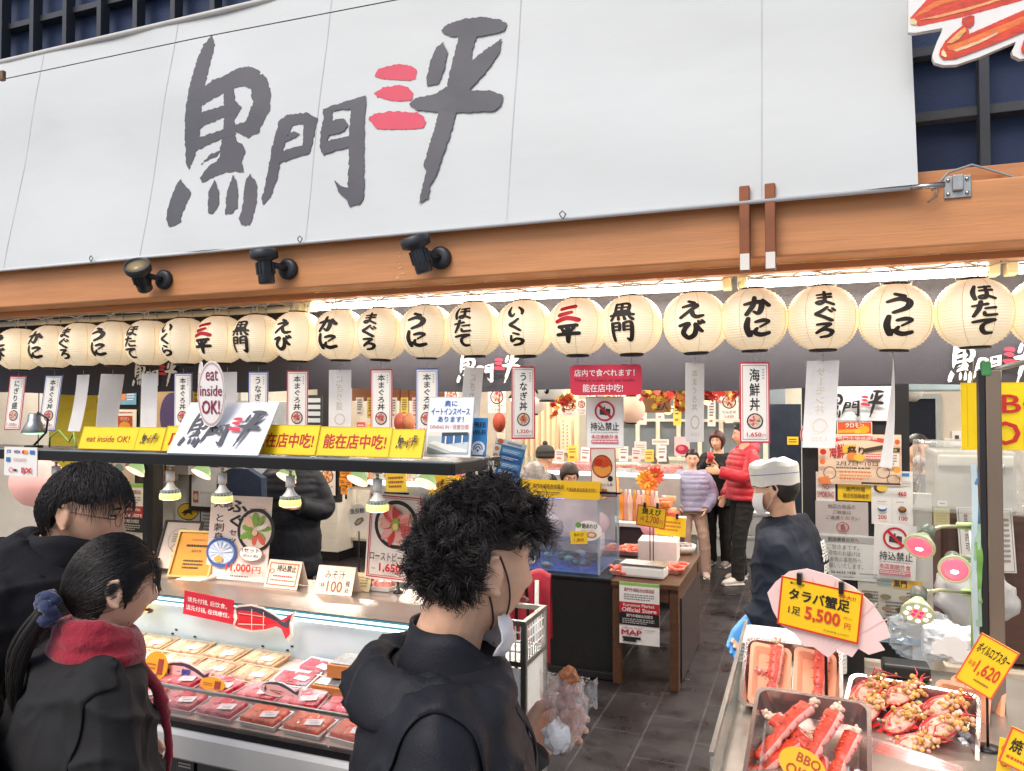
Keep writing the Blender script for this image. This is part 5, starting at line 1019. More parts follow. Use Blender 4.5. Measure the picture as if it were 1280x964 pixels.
# inner lanterns
def inner_lantern(px,py,r,Y,colr,lab,wd):
 p = at(px,py,Y); R = abs(at(px+r,py,Y).x-p.x); t = thing('inner_lantern',lab,'lantern',p)
 mb = MB(); prof =[]
 for i in range(41): a = -PI/2*.88+PI*.88*i/40; prof.append((R*math.cos(a)+(.002 if i%2 else 0),R*1.0*math.sin(a)))
 mb.lathe(prof,M('inner_paper_'+colr[1:],colr,.6,emit=.25,ecol=colr,var=.03),28); mb.build('paper_shade',t)
 mb = MB(); mb.lathe([(0,-R*1.06),(R*.4,-R*1.06),(R*.4,-R*.95),(0,-R*.95)],black_p,16); mb.lathe([(0,R*1.06),(R*.4,R*1.06),(R*.4,R*.95),(0,R*.95)],black_p,16); mb.tube([(0,0,R),(0,0,2.925-p.z)],.004,black_p,5); mb.build('hanger',t)
 if wd:
  mb = MB(); k = 0
  for i,ch in enumerate(wd):
   for vs,fs in brush_geo(ch,1.3):
    k += 1; out =[]
    for x,y in vs:
     xx =(x-.5)*R*.8; z = R*.62-R*1.24/len(wd)*(i+1)+y*R*1.1/len(wd); rr = math.sqrt(max(.01,1-(z/R)**2))*R+.004+.0004*k; a = xx/R; out.append((rr*math.sin(a),-rr*math.cos(a),z))
    mb.add(out,fs,M('lantern_ink'))
  mb.build('lettering',t)
inner_lantern(684,476,24,5.4,'#f0ead8','white lantern lettered 黒門 hanging inside behind the red notice board','黒門')
inner_lantern(666,500,17,6.2,'#efe6d4','smaller white lantern lettered うに hanging inside left of the red notice board','うに')
inner_lantern(789,512,17,6.0,'#efc8ac','peach lantern without lettering right of the white prohibition sign','')
# window wall with pale frames, grey panes, bottles and taps
wy = 11.6; wx0,wx1 = at(772,540,wy).x,at(985,540,wy).x
t = thing('window_wall','pale framed kitchen window wall at the back','window',((wx0+wx1)/2,wy,.005)); ww = wx1-wx0
mb = MB(); mb.box((0,.05,.55),(ww,.1,1.1),wall_cream); mb.build('lower_panel',t)
for k in range(8):
 a = -ww/2+k*ww/8; mb = MB(); mb.box((a+ww/16,.06,1.9),(ww/8-.07,.012,1.5),M('window_grey','#7c868c',.12,var=.2,vscale=2)); mb.build('pane',t)
 mb = MB(); mb.box((a+.001,.04,1.9),(.06,.09,1.6),M('cream_frame','#e6dcc6',.5)); mb.build('frame',t)
mb = MB(); mb.box((0,.04,1.12),(ww,.12,.05),M('cream_frame')); mb.box((0,.035,1.7),(ww,.07,.04),M('cream_frame')); mb.build('sill',t)
for k,(px,py)in enumerate(((833,572),(839,572),(760,572),(824,570))):
 mb = MB(); p = at(px,py,9.35); mb.lathe([(0,0),(.035,0),(.035,.16),(.014,.21),(.014,.27),(0,.27)],M('soy_bottle','#3a2014',.2,coat=.5),14,c=(0,0,-.0)); mb.lathe([(.0355,.05),(.0355,.12)],C('#e8dcc0'),14)
 tag(mb.build('sauce_bottle',loc=(p.x,9.0,1.128)),'dark sauce bottle with a pale label on the back fish counter','bottle','sauce bottles on the back fish counter')
pboard('hanging_tag','pink price card standing on the back fish counter','card',(793,552,808,570),8.7,'#f2d6d0',[('LINES',14,20,86,80,4,'#c97a80')],th=.004)
pboard('meat_sign','pink round beef sign standing on the back fish counter','sign',(843,546,862,570),8.8,'#f0c4c4',[('O',50,66,44,26,'#a82840'),('O',44,60,22,12,'#d86a7c')],th=.004)
pboard('white_slip','row of small white price slips on the window','sign',(815,549,836,556),11.4,'#efe9e0',[('LINES',8,16,92,84,1,'#c9a8a0')],th=.003)
pboard('name_plate','brown wooden name plate with brush writing among the maple leaves','sign',(800,497,838,516),6.8,'#8a6038',[('T','達人',46,20,92,84,'#2c2018',.02)],th=.03)
# maple garlands
leafs =[M('leaf_%s'%c[1:],c,.5,var=.25)for c in('#c8281f','#d9562a','#e08a2c','#a82030','#d9b23a')]
MAPLE =[(0,1),(.16,.5),(.55,.72),(.42,.32),(.95,.25),(.5,.02),(.62,-.4),(.2,-.24),(0,-.6),(-.2,-.24),(-.62,-.4),(-.5,.02),(-.95,.25),(-.42,.32),(-.55,.72),(-.16,.5)]
def garland(lab,x0,x1,y,z,n,hang,seed):
 r = random.Random(seed); mb = MB()
 for k in range(n):
  x = r.uniform(x0,x1); q = Matrix.Translation((x,y+r.uniform(-.1,.1),z-abs(r.gauss(0,hang))))@Matrix.Rotation(r.uniform(-1,1),4,'Z')@Matrix.Rotation(r.uniform(-.9,.9),4,'X')@Matrix.Rotation(r.uniform(-3,3),4,'Y')
  s = r.uniform(.03,.05); mb.flat([(a*s,b*s)for a,b in MAPLE],0,r.choice(leafs),q)
 mb.tube([(x0,y,z+.03),((x0+x1)/2,y,z-.02),(x1,y,z+.03)],.004,M('twig','#5a3a24',.7),5)
 tag(mb.build('maple_garland'),lab,'garland')
garland('orange and red maple leaf garland just right of the red notice board',at(800,495,5.6).x,at(850,495,5.6).x,5.6,2.05,36,.04,1)
garland('dense red maple leaf garland left of the narrow backward streamer',at(846,495,5.4).x,at(876,495,5.4).x,5.4,2.05,70,.09,2)
garland('red and orange maple leaf garland right of the narrow backward streamer',at(878,495,5.5).x,at(930,495,5.5).x,5.5,2.06,38,.04,3)
garland('small red maple leaf garland among the inner lanterns',at(690,500,6.1).x,at(715,500,6.1).x,6.1,2.02,45,.06,4)
for k,(px,py)in enumerate(((746,510),(866,506),(835,512))):
 p = at(px,py,7.4); t = thing('pendant_lamp','small glowing pendant lamp inside among the maple leaves','lamp',p,0,'glowing pendant lamps inside')
 mb = MB(); mb.lathe([(.02,.05),(.05,.03),(.06,0)],zinc,16); mb.tube([(0,0,.05),(0,0,2.925-p.z)],.004,black_p,5); mb.build('shade',t)
 mb = MB(); mb.ball((0,0,-.005),.045,M('warm_globe','#fff0cc',.3,emit=3,ecol='#ffe0a0')); mb.build('bulb',t)
 # ================================================================== tank, table, crate in the middle
tx1 = at(767,800,5.3).x; tx0 = at(560,800,5.3).x
t = thing('tank_stand','large black cloth covered stand under the fish tank','stand',((tx0+tx1)/2,5.7,.005)); sw = tx1-tx0
mb = MB(); mb.box((0,0,.36),(sw,.8,.66),M('black_stand','#121113',.55,var=.15,bump=.2),bev=.006); mb.build('body',t)
mb = MB(); mb.box((0,-.01,.03),(sw+.02,.84,.05),dark_paint,bev=.004); mb.build('plinth',t)
mb = MB(); mb.box((0,0,.70),(sw+.03,.83,.02),black_p,bev=.004); mb.build('top_board',t)
kx0,kx1 = at(560,700,5.32).x,at(747,700,5.32).x; kw = kx1-kx0
t = thing('fish_tank','glass fish tank with blue lit water and black abalone','fish tank',((kx0+kx1)/2,5.66,.72))
H_ = .56; gm = glass('tank_glass','#f4f9fb',.02,.07)
for c_,d_ in(((0,-.30,H_/2),(kw,.01,H_)),((0,.30,H_/2),(kw,.01,H_)),((-kw/2+.005,0,H_/2),(.01,.59,H_)),((kw/2-.005,0,H_/2),(.01,.59,H_))):
 mb = MB(); mb.box(c_,d_,gm); mb.build('glass_pane',t)
mb = MB(); mb.box((0,0,.006),(kw-.03,.57,.012),M('blue_base','#3a6cc8',.4,emit=.05,ecol='#3f7aff')); mb.build('floor',t)
mb = MB(); mb.box((0,0,.085),(kw-.026,.572,.14),glass('tank_water','#b8d8f2',.01,.05)); mb.build('water',t)
mb = MB(); r = random.Random(5)
for k in range(24): mb.ball((0,0,0),(.05*r.uniform(.7,1.2),.038,.02*r.uniform(.8,1.6)),M('abalone_shell','#23262c',.35,var=.4,vscale=40,coat=.3)if k%3 else M('abalone_pale','#a89a8c',.4,var=.3),Matrix.Translation((r.uniform(-.25,kw/2-.1),r.uniform(-.26,.1),.035+.04*r.random()))@Matrix.Rotation(r.uniform(-.5,.5),4,'X')@Matrix.Rotation(r.random()*3,4,'Z'),10,7)
mb.build('abalone',t)
mb = MB()
for s in(-1,1): mb.bar((-kw/2,s*.30,H_),(kw/2,s*.30,H_),.02,.025,C('#d8dde0',.3));
for s in(-1,1): mb.bar((s*kw/2,-.30,H_),(s*kw/2,.30,H_),.018,.025,C('#d8dde0',.3))
for sx in(-1,1):
 for sy in(-1,1): mb.box((sx*kw/2,sy*.30,H_/2),(.016,.016,H_),glass('edge_glass','#cfe4ee',.05,.3))
mb.build('rim',t)
mb = MB()
for k in range(3): mb.box((kw/2-.55+.11*k,-.2,H_-.03),(.08,.03,.012),M('blue_led','#8fb4ff',.3,emit=4,ecol='#4a78ff'))
mb.build('led_lamp',t)
mb = MB(); mb.box((0,.285,.33),(kw-.04,.004,.42),M('tank_backdrop','#cdb9bd',.5,var=.25,vscale=4)); mb.build('backdrop',t)
mb = MB(); mb.ball((kw/2-.5,.08,.26),(.12,.08,.1),M('grey_urchin','#a89aa2',.6,var=.3)); mb.build('filter',t)
pl = pboard('tank_sign','white oval abalone sign stuck on the tank with a small yellow price','sign',(719,651,752,676),5.33,'#f0ece8',[('O',12,24,12,14,'#6aa04a'),('T','鮑あわび',26,14,84,40,'#2c2624',.015),('LINES',22,46,76,52,1,'#c9a8a0'),('O',62,70,20,16,'#b98a6a'),('O',62,70,12,9,'#e6c9a8')],th=.003,shape=OV)
pboard('price_card','small yellow price card reading あわび on the fish tank','price card',(713,664,734,680),5.325,'#f2cf2c',[('T','あわび',22,14,80,42,'#5a3a20',.01),('T','1,800',22,56,80,86,'#c8402c',.015)],(0,-4,0),th=.002)
c,w,h = prect((585,612,776,640),5.35)
board('tank_banner','long yellow banner with small writing along the top of the fish tank','banner',kx1-kx0+.02,.13,'#f2c61c',[('LOGO',47,22,56,80,'#2c2620','#b0342a'),('T','黒門市場組合加盟店',58,22,78,48,'#3a2e20',.01),('LINES',60,62,76,76,1,'#6a5a30'),('LINES',80,34,98,58,1,'#a8743a'),('T','大阪黒門三平',6,26,34,66,'#a8642a')],((kx0+kx1)/2,5.345,.72+.56+.045),(math.radians(-6),0,0),th=.006)
board('tank_banner','short yellow banner along the right end of the fish tank','banner',.56,.12,'#efbf24',[('LINES',6,24,92,50,1,'#a8743a'),('LINES',20,64,80,80,1,'#b98a4a')],(kx1+.012,5.66,.72+.56+.04),(0,0,PI/2),th=.006)
c,w,h = prect((729,562,762,625),5.2)
t = thing('menu_poster','poster of a sea urchin and roe bowl on a black stand above the tank','poster',(c.x,5.4,1.302))
board('poster_sheet',None,None,w,h,'#f1e6dc',[('B',0,4,'#d26a72'),('O',46,38,40,24,'#7a2a1e'),('O',46,38,37,21.5,'#d2561f'),('P',[(10,40),(30,36),(50,42),(66,34),(82,40),(78,50),(60,57),(40,58),(20,52)],'#eba04a'),('O',34,30,18,8,'#b8321c'),('O',60,32,14,8,'#c8481f'),('O',76,63,10,6,'#1e1815'),('T','うにいくら丼',16,72,84,79,'#3a2c26',.01),('T','3,850',24,84,62,93,'#c02430',.03)],(0,0,c.z-1.302),(0,math.radians(-2),0),th=.004,parent=t)
mb = MB(); mb.tube([(.0,.014,0.0),(.0,.014,c.z-1.302+h/2+.02)],.005,black_m,6); mb.box((0,.0,.008),(.26,.06,.014),black_m); mb.tube([(-.1,.01,c.z-1.302+h/2+.01),(.1,.01,c.z-1.302+h/2+.01)],.008,black_m,6); mb.build('stand',t)
# wooden table with trays
wood = M('table_wood','#5d3c26',.5,var=.2,vscale=6,bump=.2,bscale=30,stretch=(6,.5,6))
ta,tb = at(765,730,5.25).x,at(849,730,5.25).x; tw = tb-ta
tab = thing('wooden_table','narrow dark wooden table holding trays of prawns','table',((ta+tb)/2,5.8,.005))
mb = MB(); mb.box((0,0,.70),(tw,1.16,.035),wood,bev=.004); mb.build('tabletop',tab)
for sx in(-1,1):
 for sy in(-1,1): mb = MB(); mb.box((sx*(tw/2-.035),sy*.53,.34),(.06,.06,.68),wood,bev=.004); mb.build('leg',tab)
for sx in(-1,1): mb = MB(); mb.box((sx*(tw/2-.03),0,.635),(.03,.98,.09),wood); mb.build('apron',tab)
mb = MB(); mb.box((0,-.54,.635),(tw-.14,.03,.09),wood); mb.build('apron',tab)
mb = MB(); mb.box((tw/2-.012,.05,.30),(.012,.9,.58),M('plum_panel','#3c2e31',.5,var=.1)); mb.build('side_panel',tab)
market_poster((774,729,824,806),5.205,'Kuromon Market Official Store poster hung on the wooden table front')
prawn = M('cooked_prawn','#e2674a',.35,var=.3,vscale=40,coat=.4)
def prawn_tray(px,py,lab,w_,d_,mt,n,rz=0):
 p = at_z(px,py,.725); t = thing('prawn_tray',lab,'tray',(p.x,p.y,.7235),rz); tray_part(t,w_,d_,.035,mt,.02); mb = MB()
 for k in range(n):
  x = rnd.uniform(-w_*.36,w_*.36); y = rnd.uniform(-d_*.34,d_*.34); a = rnd.random()*6; z = .022+rnd.random()*.02
  mb.tube([(x+.045*math.cos(a+q),y+.045*math.sin(a+q)-.03,z+.004*math.sin(q*2))for q in(0,.5,1.,1.5,2.)],[.006,.012,.014,.012,.004],prawn,7)
 mb.build('prawns',t); return t
pinkt = C('#eeaaa0',.4)
prawn_tray(781,716,'pink tray of prawns at the left front corner of the wooden table',.18,.22,pinkt,10)
prawn_tray(842,713,'pink tray of prawns at the right front of the wooden table',.17,.3,pinkt,14,-.1)
prawn_tray(792,690,'pink tray of red prawns behind the white scale on the table',.22,.34,pinkt,18)
p = at_z(805,722,.723); t = thing('kitchen_scale','white kitchen scale at the front edge of the wooden table','scale',(p.x,p.y+.03,.7235),math.radians(-2))
mb = MB(); mb.box((0,0,.045),(.31,.16,.085),C('#ecebe7',.3),bev=.02); mb.build('body',t)
mb = MB(); mb.box((0,0,.094),(.32,.17,.01),steel,bev=.004); mb.build('platform',t)
p = at_z(824,700,.723); t = thing('foam_box','white foam box in the middle of the wooden table','box',(p.x,p.y,.7235),math.radians(4))
mb = MB(); mb.box((0,0,.085),(.30,.26,.17),C('#f2e6e2',.6),bev=.008); mb.build('box',t)
p = at_z(858,692,.723); t = thing('shell_bowl','clear bowl of shellfish at the right back of the wooden table','bowl',(p.x-.03,p.y,.7235))
mb = MB(); mb.lathe([(.06,0),(.1,.03),(.11,.07),(.105,.07),(.09,.03),(0,.006)],C('#e9dfda',.3),24); mb.build('bowl',t)
mb = MB()
for k in range(9): a = k*.7; block(mb,(.05*math.cos(a),.05*math.sin(a),.065),(.05,.035,.03),M('grey_shell','#a39a96',.4,var=.3,vscale=40),a)
mb.build('shells',t)
def price_stand(px,py_c,w_,h_,Y,z0,lab,el,roll=0,yaw=0,bg='#f2c823'):
 c = at(px,py_c,Y); t = thing('price_sign',lab,'price sign',(c.x,Y,z0),math.radians(yaw))
 board('card',None,None,w_,h_,bg,el,(0,0,c.z-z0),(0,math.radians(roll),0),th=.004,parent=t)
 mb = MB();
 for s in(-.012,.012): mb.tube([(s,.012,0),(s,.012,c.z-z0)],.004,black_m,6)
 mb.lathe([(0,0),(.04,0),(.04,.005),(0,.008)],black_m,16)
 for s in(-.22,.22): mb.box((w_*s,.0,c.z-z0+h_*.5+.005),(.018,.016,.04),black_p)
 mb.build('stand',t); return t
price_stand(814,646,.215,.155,5.62,.7235,'yellow 焼えび 2,700 yen price sign on a black stand',[('B',0,4,'#d8502c'),('T','焼えび',18,12,82,42,'#2a2018',.03),('T','1尾',14,56,26,74,'#c84a2c',.01),('T','2,700',32,48,78,84,'#c84a2c',.02),('T','円',82,60,90,78,'#c84a2c')],6)
price_stand(838,658,.24,.15,6.1,.7235,'yellow price sign partly behind the 焼えび sign',[('LINES',16,20,84,80,3,'#c9742c')],3)
p = at(814,668,6.2); mb = MB(); mb.lathe([(0,0),(.09,0),(.09,.006),(0,.006)],C('#f0b9c4'),28,mx=Matrix.Rotation(PI/2,4,'X')); mb.tube([(0,0,-.08),(0,0,-.24)],.006,C('#e9d9d4'),6)
tag(mb.build('round_fan',loc=(p.x,6.2,.7235+.24)),'round pale pink fan standing behind the 焼えび sign','fan')
# inner counter behind: trays, sauces and orange bottles
counter('low dark counter with trays behind the prawn table',at(770,640,7.6).x,at(850,640,7.6).x,7.3,7.9,.80,M('plum_panel'),white_paint)
for k in range(9):
 px = 776+k*5.5; p = at(px,620,7.4); cc =('#f0973a','#e9b0a0','#f2c8b8')[k%3]
 mb = MB(); mb.lathe([(0,0),(.03,0),(.03,.2),(.012,.26),(.012,.3),(0,.3)],M('bottle_'+cc[1:],cc,.25,var=.1,coat=.4),12)
 tag(mb.build('juice_bottle',loc=(p.x,7.42+.02*(k%2),.8065)),'tall orange or pink bottle in the row behind the prawn table','bottle','row of bottles behind the prawn table')
for k,(px,py,cc)in enumerate(((807,599,'#f2b42c'),(820,594,'#e0583a'),(812,606,'#e88a3a'))):
 p = at(px,py,7.65); mb = MB()
 for j in range(12): q = Matrix.Rotation(j*.52,4,'Y')@Matrix.Rotation(.4,4,'X'); mb.ball((0,0,.055),(.02,.008,.05),M('petal_'+cc[1:],cc,.5,var=.15),q,6,5)
 mb.ball((0,-.01,0),.025,C('#b8722c')); mb.tube([(0,.02,0),(0,.02,.81-p.z)],.005,C('#5a7a3a'),5)
 tag(mb.build('paper_flower',loc=(p.x,7.65,p.z)),('yellow','red','orange')[k]+' paper flower standing among the bottles','flower')
prawn_tray2 = None
p = at(838,622,7.5); t = thing('bag_stack','heap of orange snack bags right of the paper flowers','snack bags',(p.x-.15,7.6,.8065))
mb = MB()
for k in range(26): block(mb,(rnd.uniform(-.22,.18),rnd.uniform(-.14,.14),.04+.24*rnd.random()*(1-abs(k-13)/20)),(.13,.1,.05),M('bag_%d'%(k%4),('#e88a4a','#f0a880','#e0b8a0','#d8603a')[k%4],.35,var=.25,vscale=30,coat=.3),rnd.random()*3)
tag(mb.build('bags',t),kind='stuff')
# white lattice crate rack right of the man, red cloth on chair, door mat
ra,rb = at(578,800,3.0).x,at(658,800,3.0).x; rw = rb-ra
t = thing('white_rack','white wire rack with a grid top beside the display case','rack',((ra+rb)/2,3.13,.005)); wm = C('#e4e2de',.35)
mb = MB()
for sx in(-1,1):
 for sy in(-1,1): mb.box((sx*(rw/2-.01),sy*.13,.52),(.022,.022,1.04),steel)
for z in(.86,1.03):
 for sy in(-1,1): mb.box((0,sy*.13,z),(rw-.044,.02,.02),steel)
 for sx in(-1,1): mb.box((sx*(rw/2-.01),0,z),(.02,.24,.02),steel)
mb.build('frame',t)
mb = MB()
for k in range(1,8): mb.tube([(rw/2-.01,-.12+.24*k/8,.87),(rw/2-.01,-.12+.24*k/8,1.02)],.004,wm,5)
for k in range(1,12): mb.tube([(-rw/2+rw*k/12,-.13,.87),(-rw/2+rw*k/12,-.13,1.02)],.004,wm,5)
for k in range(1,4): mb.tube([(rw/2-.01,-.12,.87+.04*k),(rw/2-.01,.12,.87+.04*k)],.004,wm,5); mb.tube([(-rw/2,-.13,.87+.04*k),(rw/2,-.13,.87+.04*k)],.004,wm,5)
mb.build('grid',t)
mb = MB(); mb.box((0,-.132,.44),(rw-.05,.006,.8),wm); mb.box((rw/2-.012,0,.44),(.006,.24,.8),wm); mb.box((0,0,.86),(rw-.05,.22,.01),wm); mb.build('side_panel',t)
p = at_d(660,770,4.2); t = thing('folding_chair','white chair back draped with red cloth behind the white rack','chair',(p.x-.17,p.y,.005),math.radians(10))
mb = MB()
for sx in(-1,1): mb.tube([(sx*.2,-.18,0),(sx*.19,.12,.45),(sx*.18,.2,.92)],.013,wm,8); mb.tube([(sx*.2,.25,0),(sx*.19,-.2,.45)],.013,wm,8)
mb.build('frame',t); mb = MB(); mb.box((0,0,.46),(.38,.38,.025),wm,bev=.01); mb.build('seat',t)
mb = MB(); mb.box((0,.17,.72),(.34,.02,.26),wm,mx=Matrix.Rotation(-.1,4,'X'),bev=.008); mb.build('backrest',t)
mb = MB(); vs =[]; n = 24
prof =[(-.03,.48),(-.035,.62),(-.03,.78),(-.01,.94),(.02,.965),(.06,.94),(.07,.78),(.08,.6)]
for i in range(n+1):
 for j,(y,z)in enumerate(prof): vs.append((-.24+.50*i/n,.22+y+.018*math.sin(i*.9+j*.4),z-.0+.012*math.sin(i*.7)-(.06*abs(i/n-.5)if j<2 or j>5 else 0)))
mb.add(vs,[(i*8+j,(i+1)*8+j,(i+1)*8+j+1,i*8+j+1)for i in range(n)for j in range(7)],M('red_cloth','#b01830',.75,var=.12,bump=.2,sheen=.3),True); tag(mb.build('red_cloth',loc=t.location,rot=(0,0,math.radians(10))),'red cloth hanging over the white chair back','cloth')
mm = bpy.data.materials.new('speckled_mat'); mm.use_nodes = True; tt = mm.node_tree; vn = tt.nodes.new('ShaderNodeTexVoronoi'); vn.inputs['Scale'].default_value = 34; vn.feature = 'DISTANCE_TO_EDGE'; tcn = tt.nodes.new('ShaderNodeTexCoord'); cr = tt.nodes.new('ShaderNodeValToRGB'); cr.color_ramp.elements[0].position = .1; cr.color_ramp.elements[0].color =(.02,.02,.02,1); cr.color_ramp.elements[1].position = .22; cr.color_ramp.elements[1].color =(.5,.48,.44,1)
tt.links.new(tcn.outputs['Object'],vn.inputs['Vector']); tt.links.new(vn.outputs['Distance'],cr.inputs[0]); tt.links.new(cr.outputs[0],tt.nodes['Principled BSDF'].inputs['Base Color'])
p0,p1 = at_z(672,895,.012),at_z(735,846,.012)
mb = MB(); mb.box(((p0.x+p1.x)/2-.1,(p0.y+p1.y)/2,.010),(p1.x-p0.x+.25,p1.y-p0.y,.01),mm,bev=.003); tag(mb.build('door_mat'),'black and white speckled mat on the dark tiles by the tank stand','mat')
# smaller goods that fill the shop
r = random.Random(77)
def nth(k): return('first','second','third','fourth','fifth','sixth','seventh','eighth','ninth','tenth','eleventh','twelfth')[k]
for k in range(11):
 px = 734+k*21.5; cc =('#f1ebe0','#f2d862','#f0c8c4','#f1ebe0')[k%4]
 pboard('menu_strip',nth(k)+' paper menu strip from the left along the top of the kitchen windows','menu strip',(px,489+(k*7)%5,px+10,525+(k*5)%9),11.2,cc,[('LINES',22,8,78,70,7,'#4a3a34'),('LINES',24,78,76,90,1,'#c23a3a')],(0,r.uniform(-2,2),0),th=.004,group='paper menu strips along the kitchen windows')
for k in range(9):
 px = 694+k*16; cc =('#f4d8d2','#f2cf4a','#f4efe8')[k%3]
 pboard('price_pop',nth(k)+' price card from the left standing in the fish on the back counter','price card',(px,562-(k*5)%7,px+11,577),8.55,cc,[('LINES',12,14,88,50,2,'#7a4a44'),('LINES',20,60,80,88,1,'#c8303a')],(-8,r.uniform(-3,3),0),th=.004,group='price cards on the back fish counter')
for k in range(6):
 p = at(896+22*(k%3),640,10.2); mb = MB(); mb.box((0,0,.14),(.44,.36,.28),C('#eef0ee',.6),bev=.01); mb.box((0,0,.265),(.46,.38,.05),C('#e4e8e8',.6),bev=.01)
 tag(mb.build('foam_crate',loc=(p.x,10.2,.006+.295*(k//3)),rot=(0,0,r.uniform(-.05,.05))),('lower' if k<3 else 'upper')+' '+('left','middle','right')[k%3]+' white foam crate stacked behind the woman in the black coat','crate','white foam crates at the back')
for k,(px,py,cc)in enumerate(((207,508,'#e9e2d4'),(250,500,'#f0d040'),(272,506,'#d85a40'),(288,500,'#e8e4dc'),(204,590,'#e8d8c0'),(214,586,'#d0c8b8'),(301,515,'#e8e2d6'))):
 poster((px-9,py-14,px+9,py+14),('small cream flyer left of the oval placards','small yellow flyer behind the white slanting board','small red flyer behind the white slanting board','pale flyer right of the red one behind the white slanting board','tan flyer pinned under the shelf by the first pink bulb reflection','grey flyer pinned under the shelf left of the framed document','pale flyer high beside the eel streamer')[k],cc,[('LINES',12,10,88,34,2,'#6a4a3c'),('R',16,42,84,76,'#c98a5a'),('LINES',20,82,80,92,1,'#b03a34')],4.57)
for k in range(8):
 px = 446+k*15; cc =('#e8862c','#f0e4d0','#d8485a','#f0c83a')[k%4]; p = at(px,590,6.1)
 mb = MB(); mb.box((0,0,.05),(.10,.07,.10),M('goods_'+cc[1:],cc,.4,var=.2,vscale=30),bev=.006); mb.flat([(-.035,.03),(.035,.03),(.035,.075),(-.035,.075)],-.0362,C('#f4ece0')); tag(mb.build('goods_box',loc=(p.x,6.3+.05*(k%2),1.2265),rot=(0,0,r.uniform(-.3,.3))),nth(k)+' small coloured packet from the left on the inner pink counter','packet','coloured packets on the inner pink counter')
for k in range(10):
 px = 445+14*k; pboard('ceiling_slip',nth(k)+' small price slip from the left along the brown inner beam','price slip',(px,497,px+9,520+(k*3)%6),7.15,('#f3ecdf','#f2d45a','#f0d4cc')[k%3],[('LINES',18,8,82,70,5,'#5a4438'),('LINES',20,78,80,92,1,'#c03a34')],th=.004,group='price slips along the inner beam')
for k,px in enumerate((642,700,772,884,950,448,470)):
 p = at(px,498+(k*5)%12,8.0); t = thing('pendant_lamp',('first','second','third','fourth','fifth','sixth','seventh')[k]+' small warm pendant lamp in the deep row under the curtain edge','lamp',p,0,'small warm pendant lamps deep inside')
 mb = MB(); mb.lathe([(.02,.05),(.05,.03),(.06,0)],black_m,16); mb.tube([(0,0,.05),(0,0,2.925-p.z)],.004,black_p,5); mb.build('shade',t); mb = MB(); mb.ball((0,0,-.005),.04,M('warm_globe')); mb.build('bulb',t)
for k in range(14):
 px = 446+13.5*k; cc =('#d8485a','#f2c83a','#3f7ab8','#efe6d8','#e8803a')[k%5]
 if 560<px<612: continue
 pboard('wall_flyer',nth(k%12)+(' flyer' if k<12 else ' last flyer')+' from the left on the beige inner partition behind the placards','flyer',(px,528+(k*11)%9,px+10,548+(k*7)%10),9.38,cc,[('LINES',14,12,86,40,2,'#f4efe6' if k%5!=3 else '#5a4438'),('R',18,50,82,88,'#f0d8b8')],th=.004,group='flyers on the beige inner partition')
 # ================================================================== right side: notice partition, office corner
pa,pb = at(1003,600,4.3).x,at(1137,560,4.3).x
slab('partition','black partition on the right covered with notices','partition',pa,pb,4.3,.005,2.9,M('black_partition','#232225',.5,var=.1))
pc = at(1166,700,4.3).x
slab('partition','low cream partition joined to the black one under the newspaper sheet','partition',pb+.002,pc,4.3,.005,1.50,M('pale_grey_board'))
slab('dark_fridge','tall dark drinks fridge with a yellow note behind the chef','fridge',at(962,600,9.4).x,at(1002,600,9.4).x,9.4,.005,1.95,M('fridge_navy','#27303f',.25,var=.15,coat=.3),.5)
pboard('yellow_note','yellow note stuck on the dark drinks fridge','note',(984,546,998,556),9.38,'#e9c52c',[('LINES',16,20,84,80,2,'#5a4a20')],th=.004)
slab('low_table','low black sideboard behind the man in the red jacket','sideboard',at(925,640,10.4).x,at(1002,640,10.4).x,10.4,.005,.55,dark_paint,.5)
NY = 4.292
def note(rect,lab,bg,el,**kw): return pboard('notice',lab,'notice',rect,NY-kw.pop('dy',0),bg,el,kw.pop('rot',(0,0,0)),th=.003,**kw)
note((1040,483,1114,526),'white board with black and red brush lettering high on the black partition','#e4e5e8',[('LOGO',-12,4,88,92,'#2a282a','#c93a4e')])
note((1046,527,1090,543),'orange クロモン sign under the white lettered board','#d9572c',[('B',0,2,'#e9e2d8'),('T','クロモン',24,12,76,48,'#f4ece0',.03),('O',76,62,16,30,'#eda52c'),('O',58,76,12,18,'#f0b83c'),('P',[(4,66),(50,58),(50,88),(4,92)],'#eda03c')])
pboard('round_sign','round red and white sign half hidden at the left of the black partition','sign',(1000,528,1026,560),NY-.012,'#e8dcd4',[('RING',50,50,48,48,.14,'#c23a3a'),('T','禁',30,30,70,70,'#c23a3a',.02)],th=.003,shape=OV)
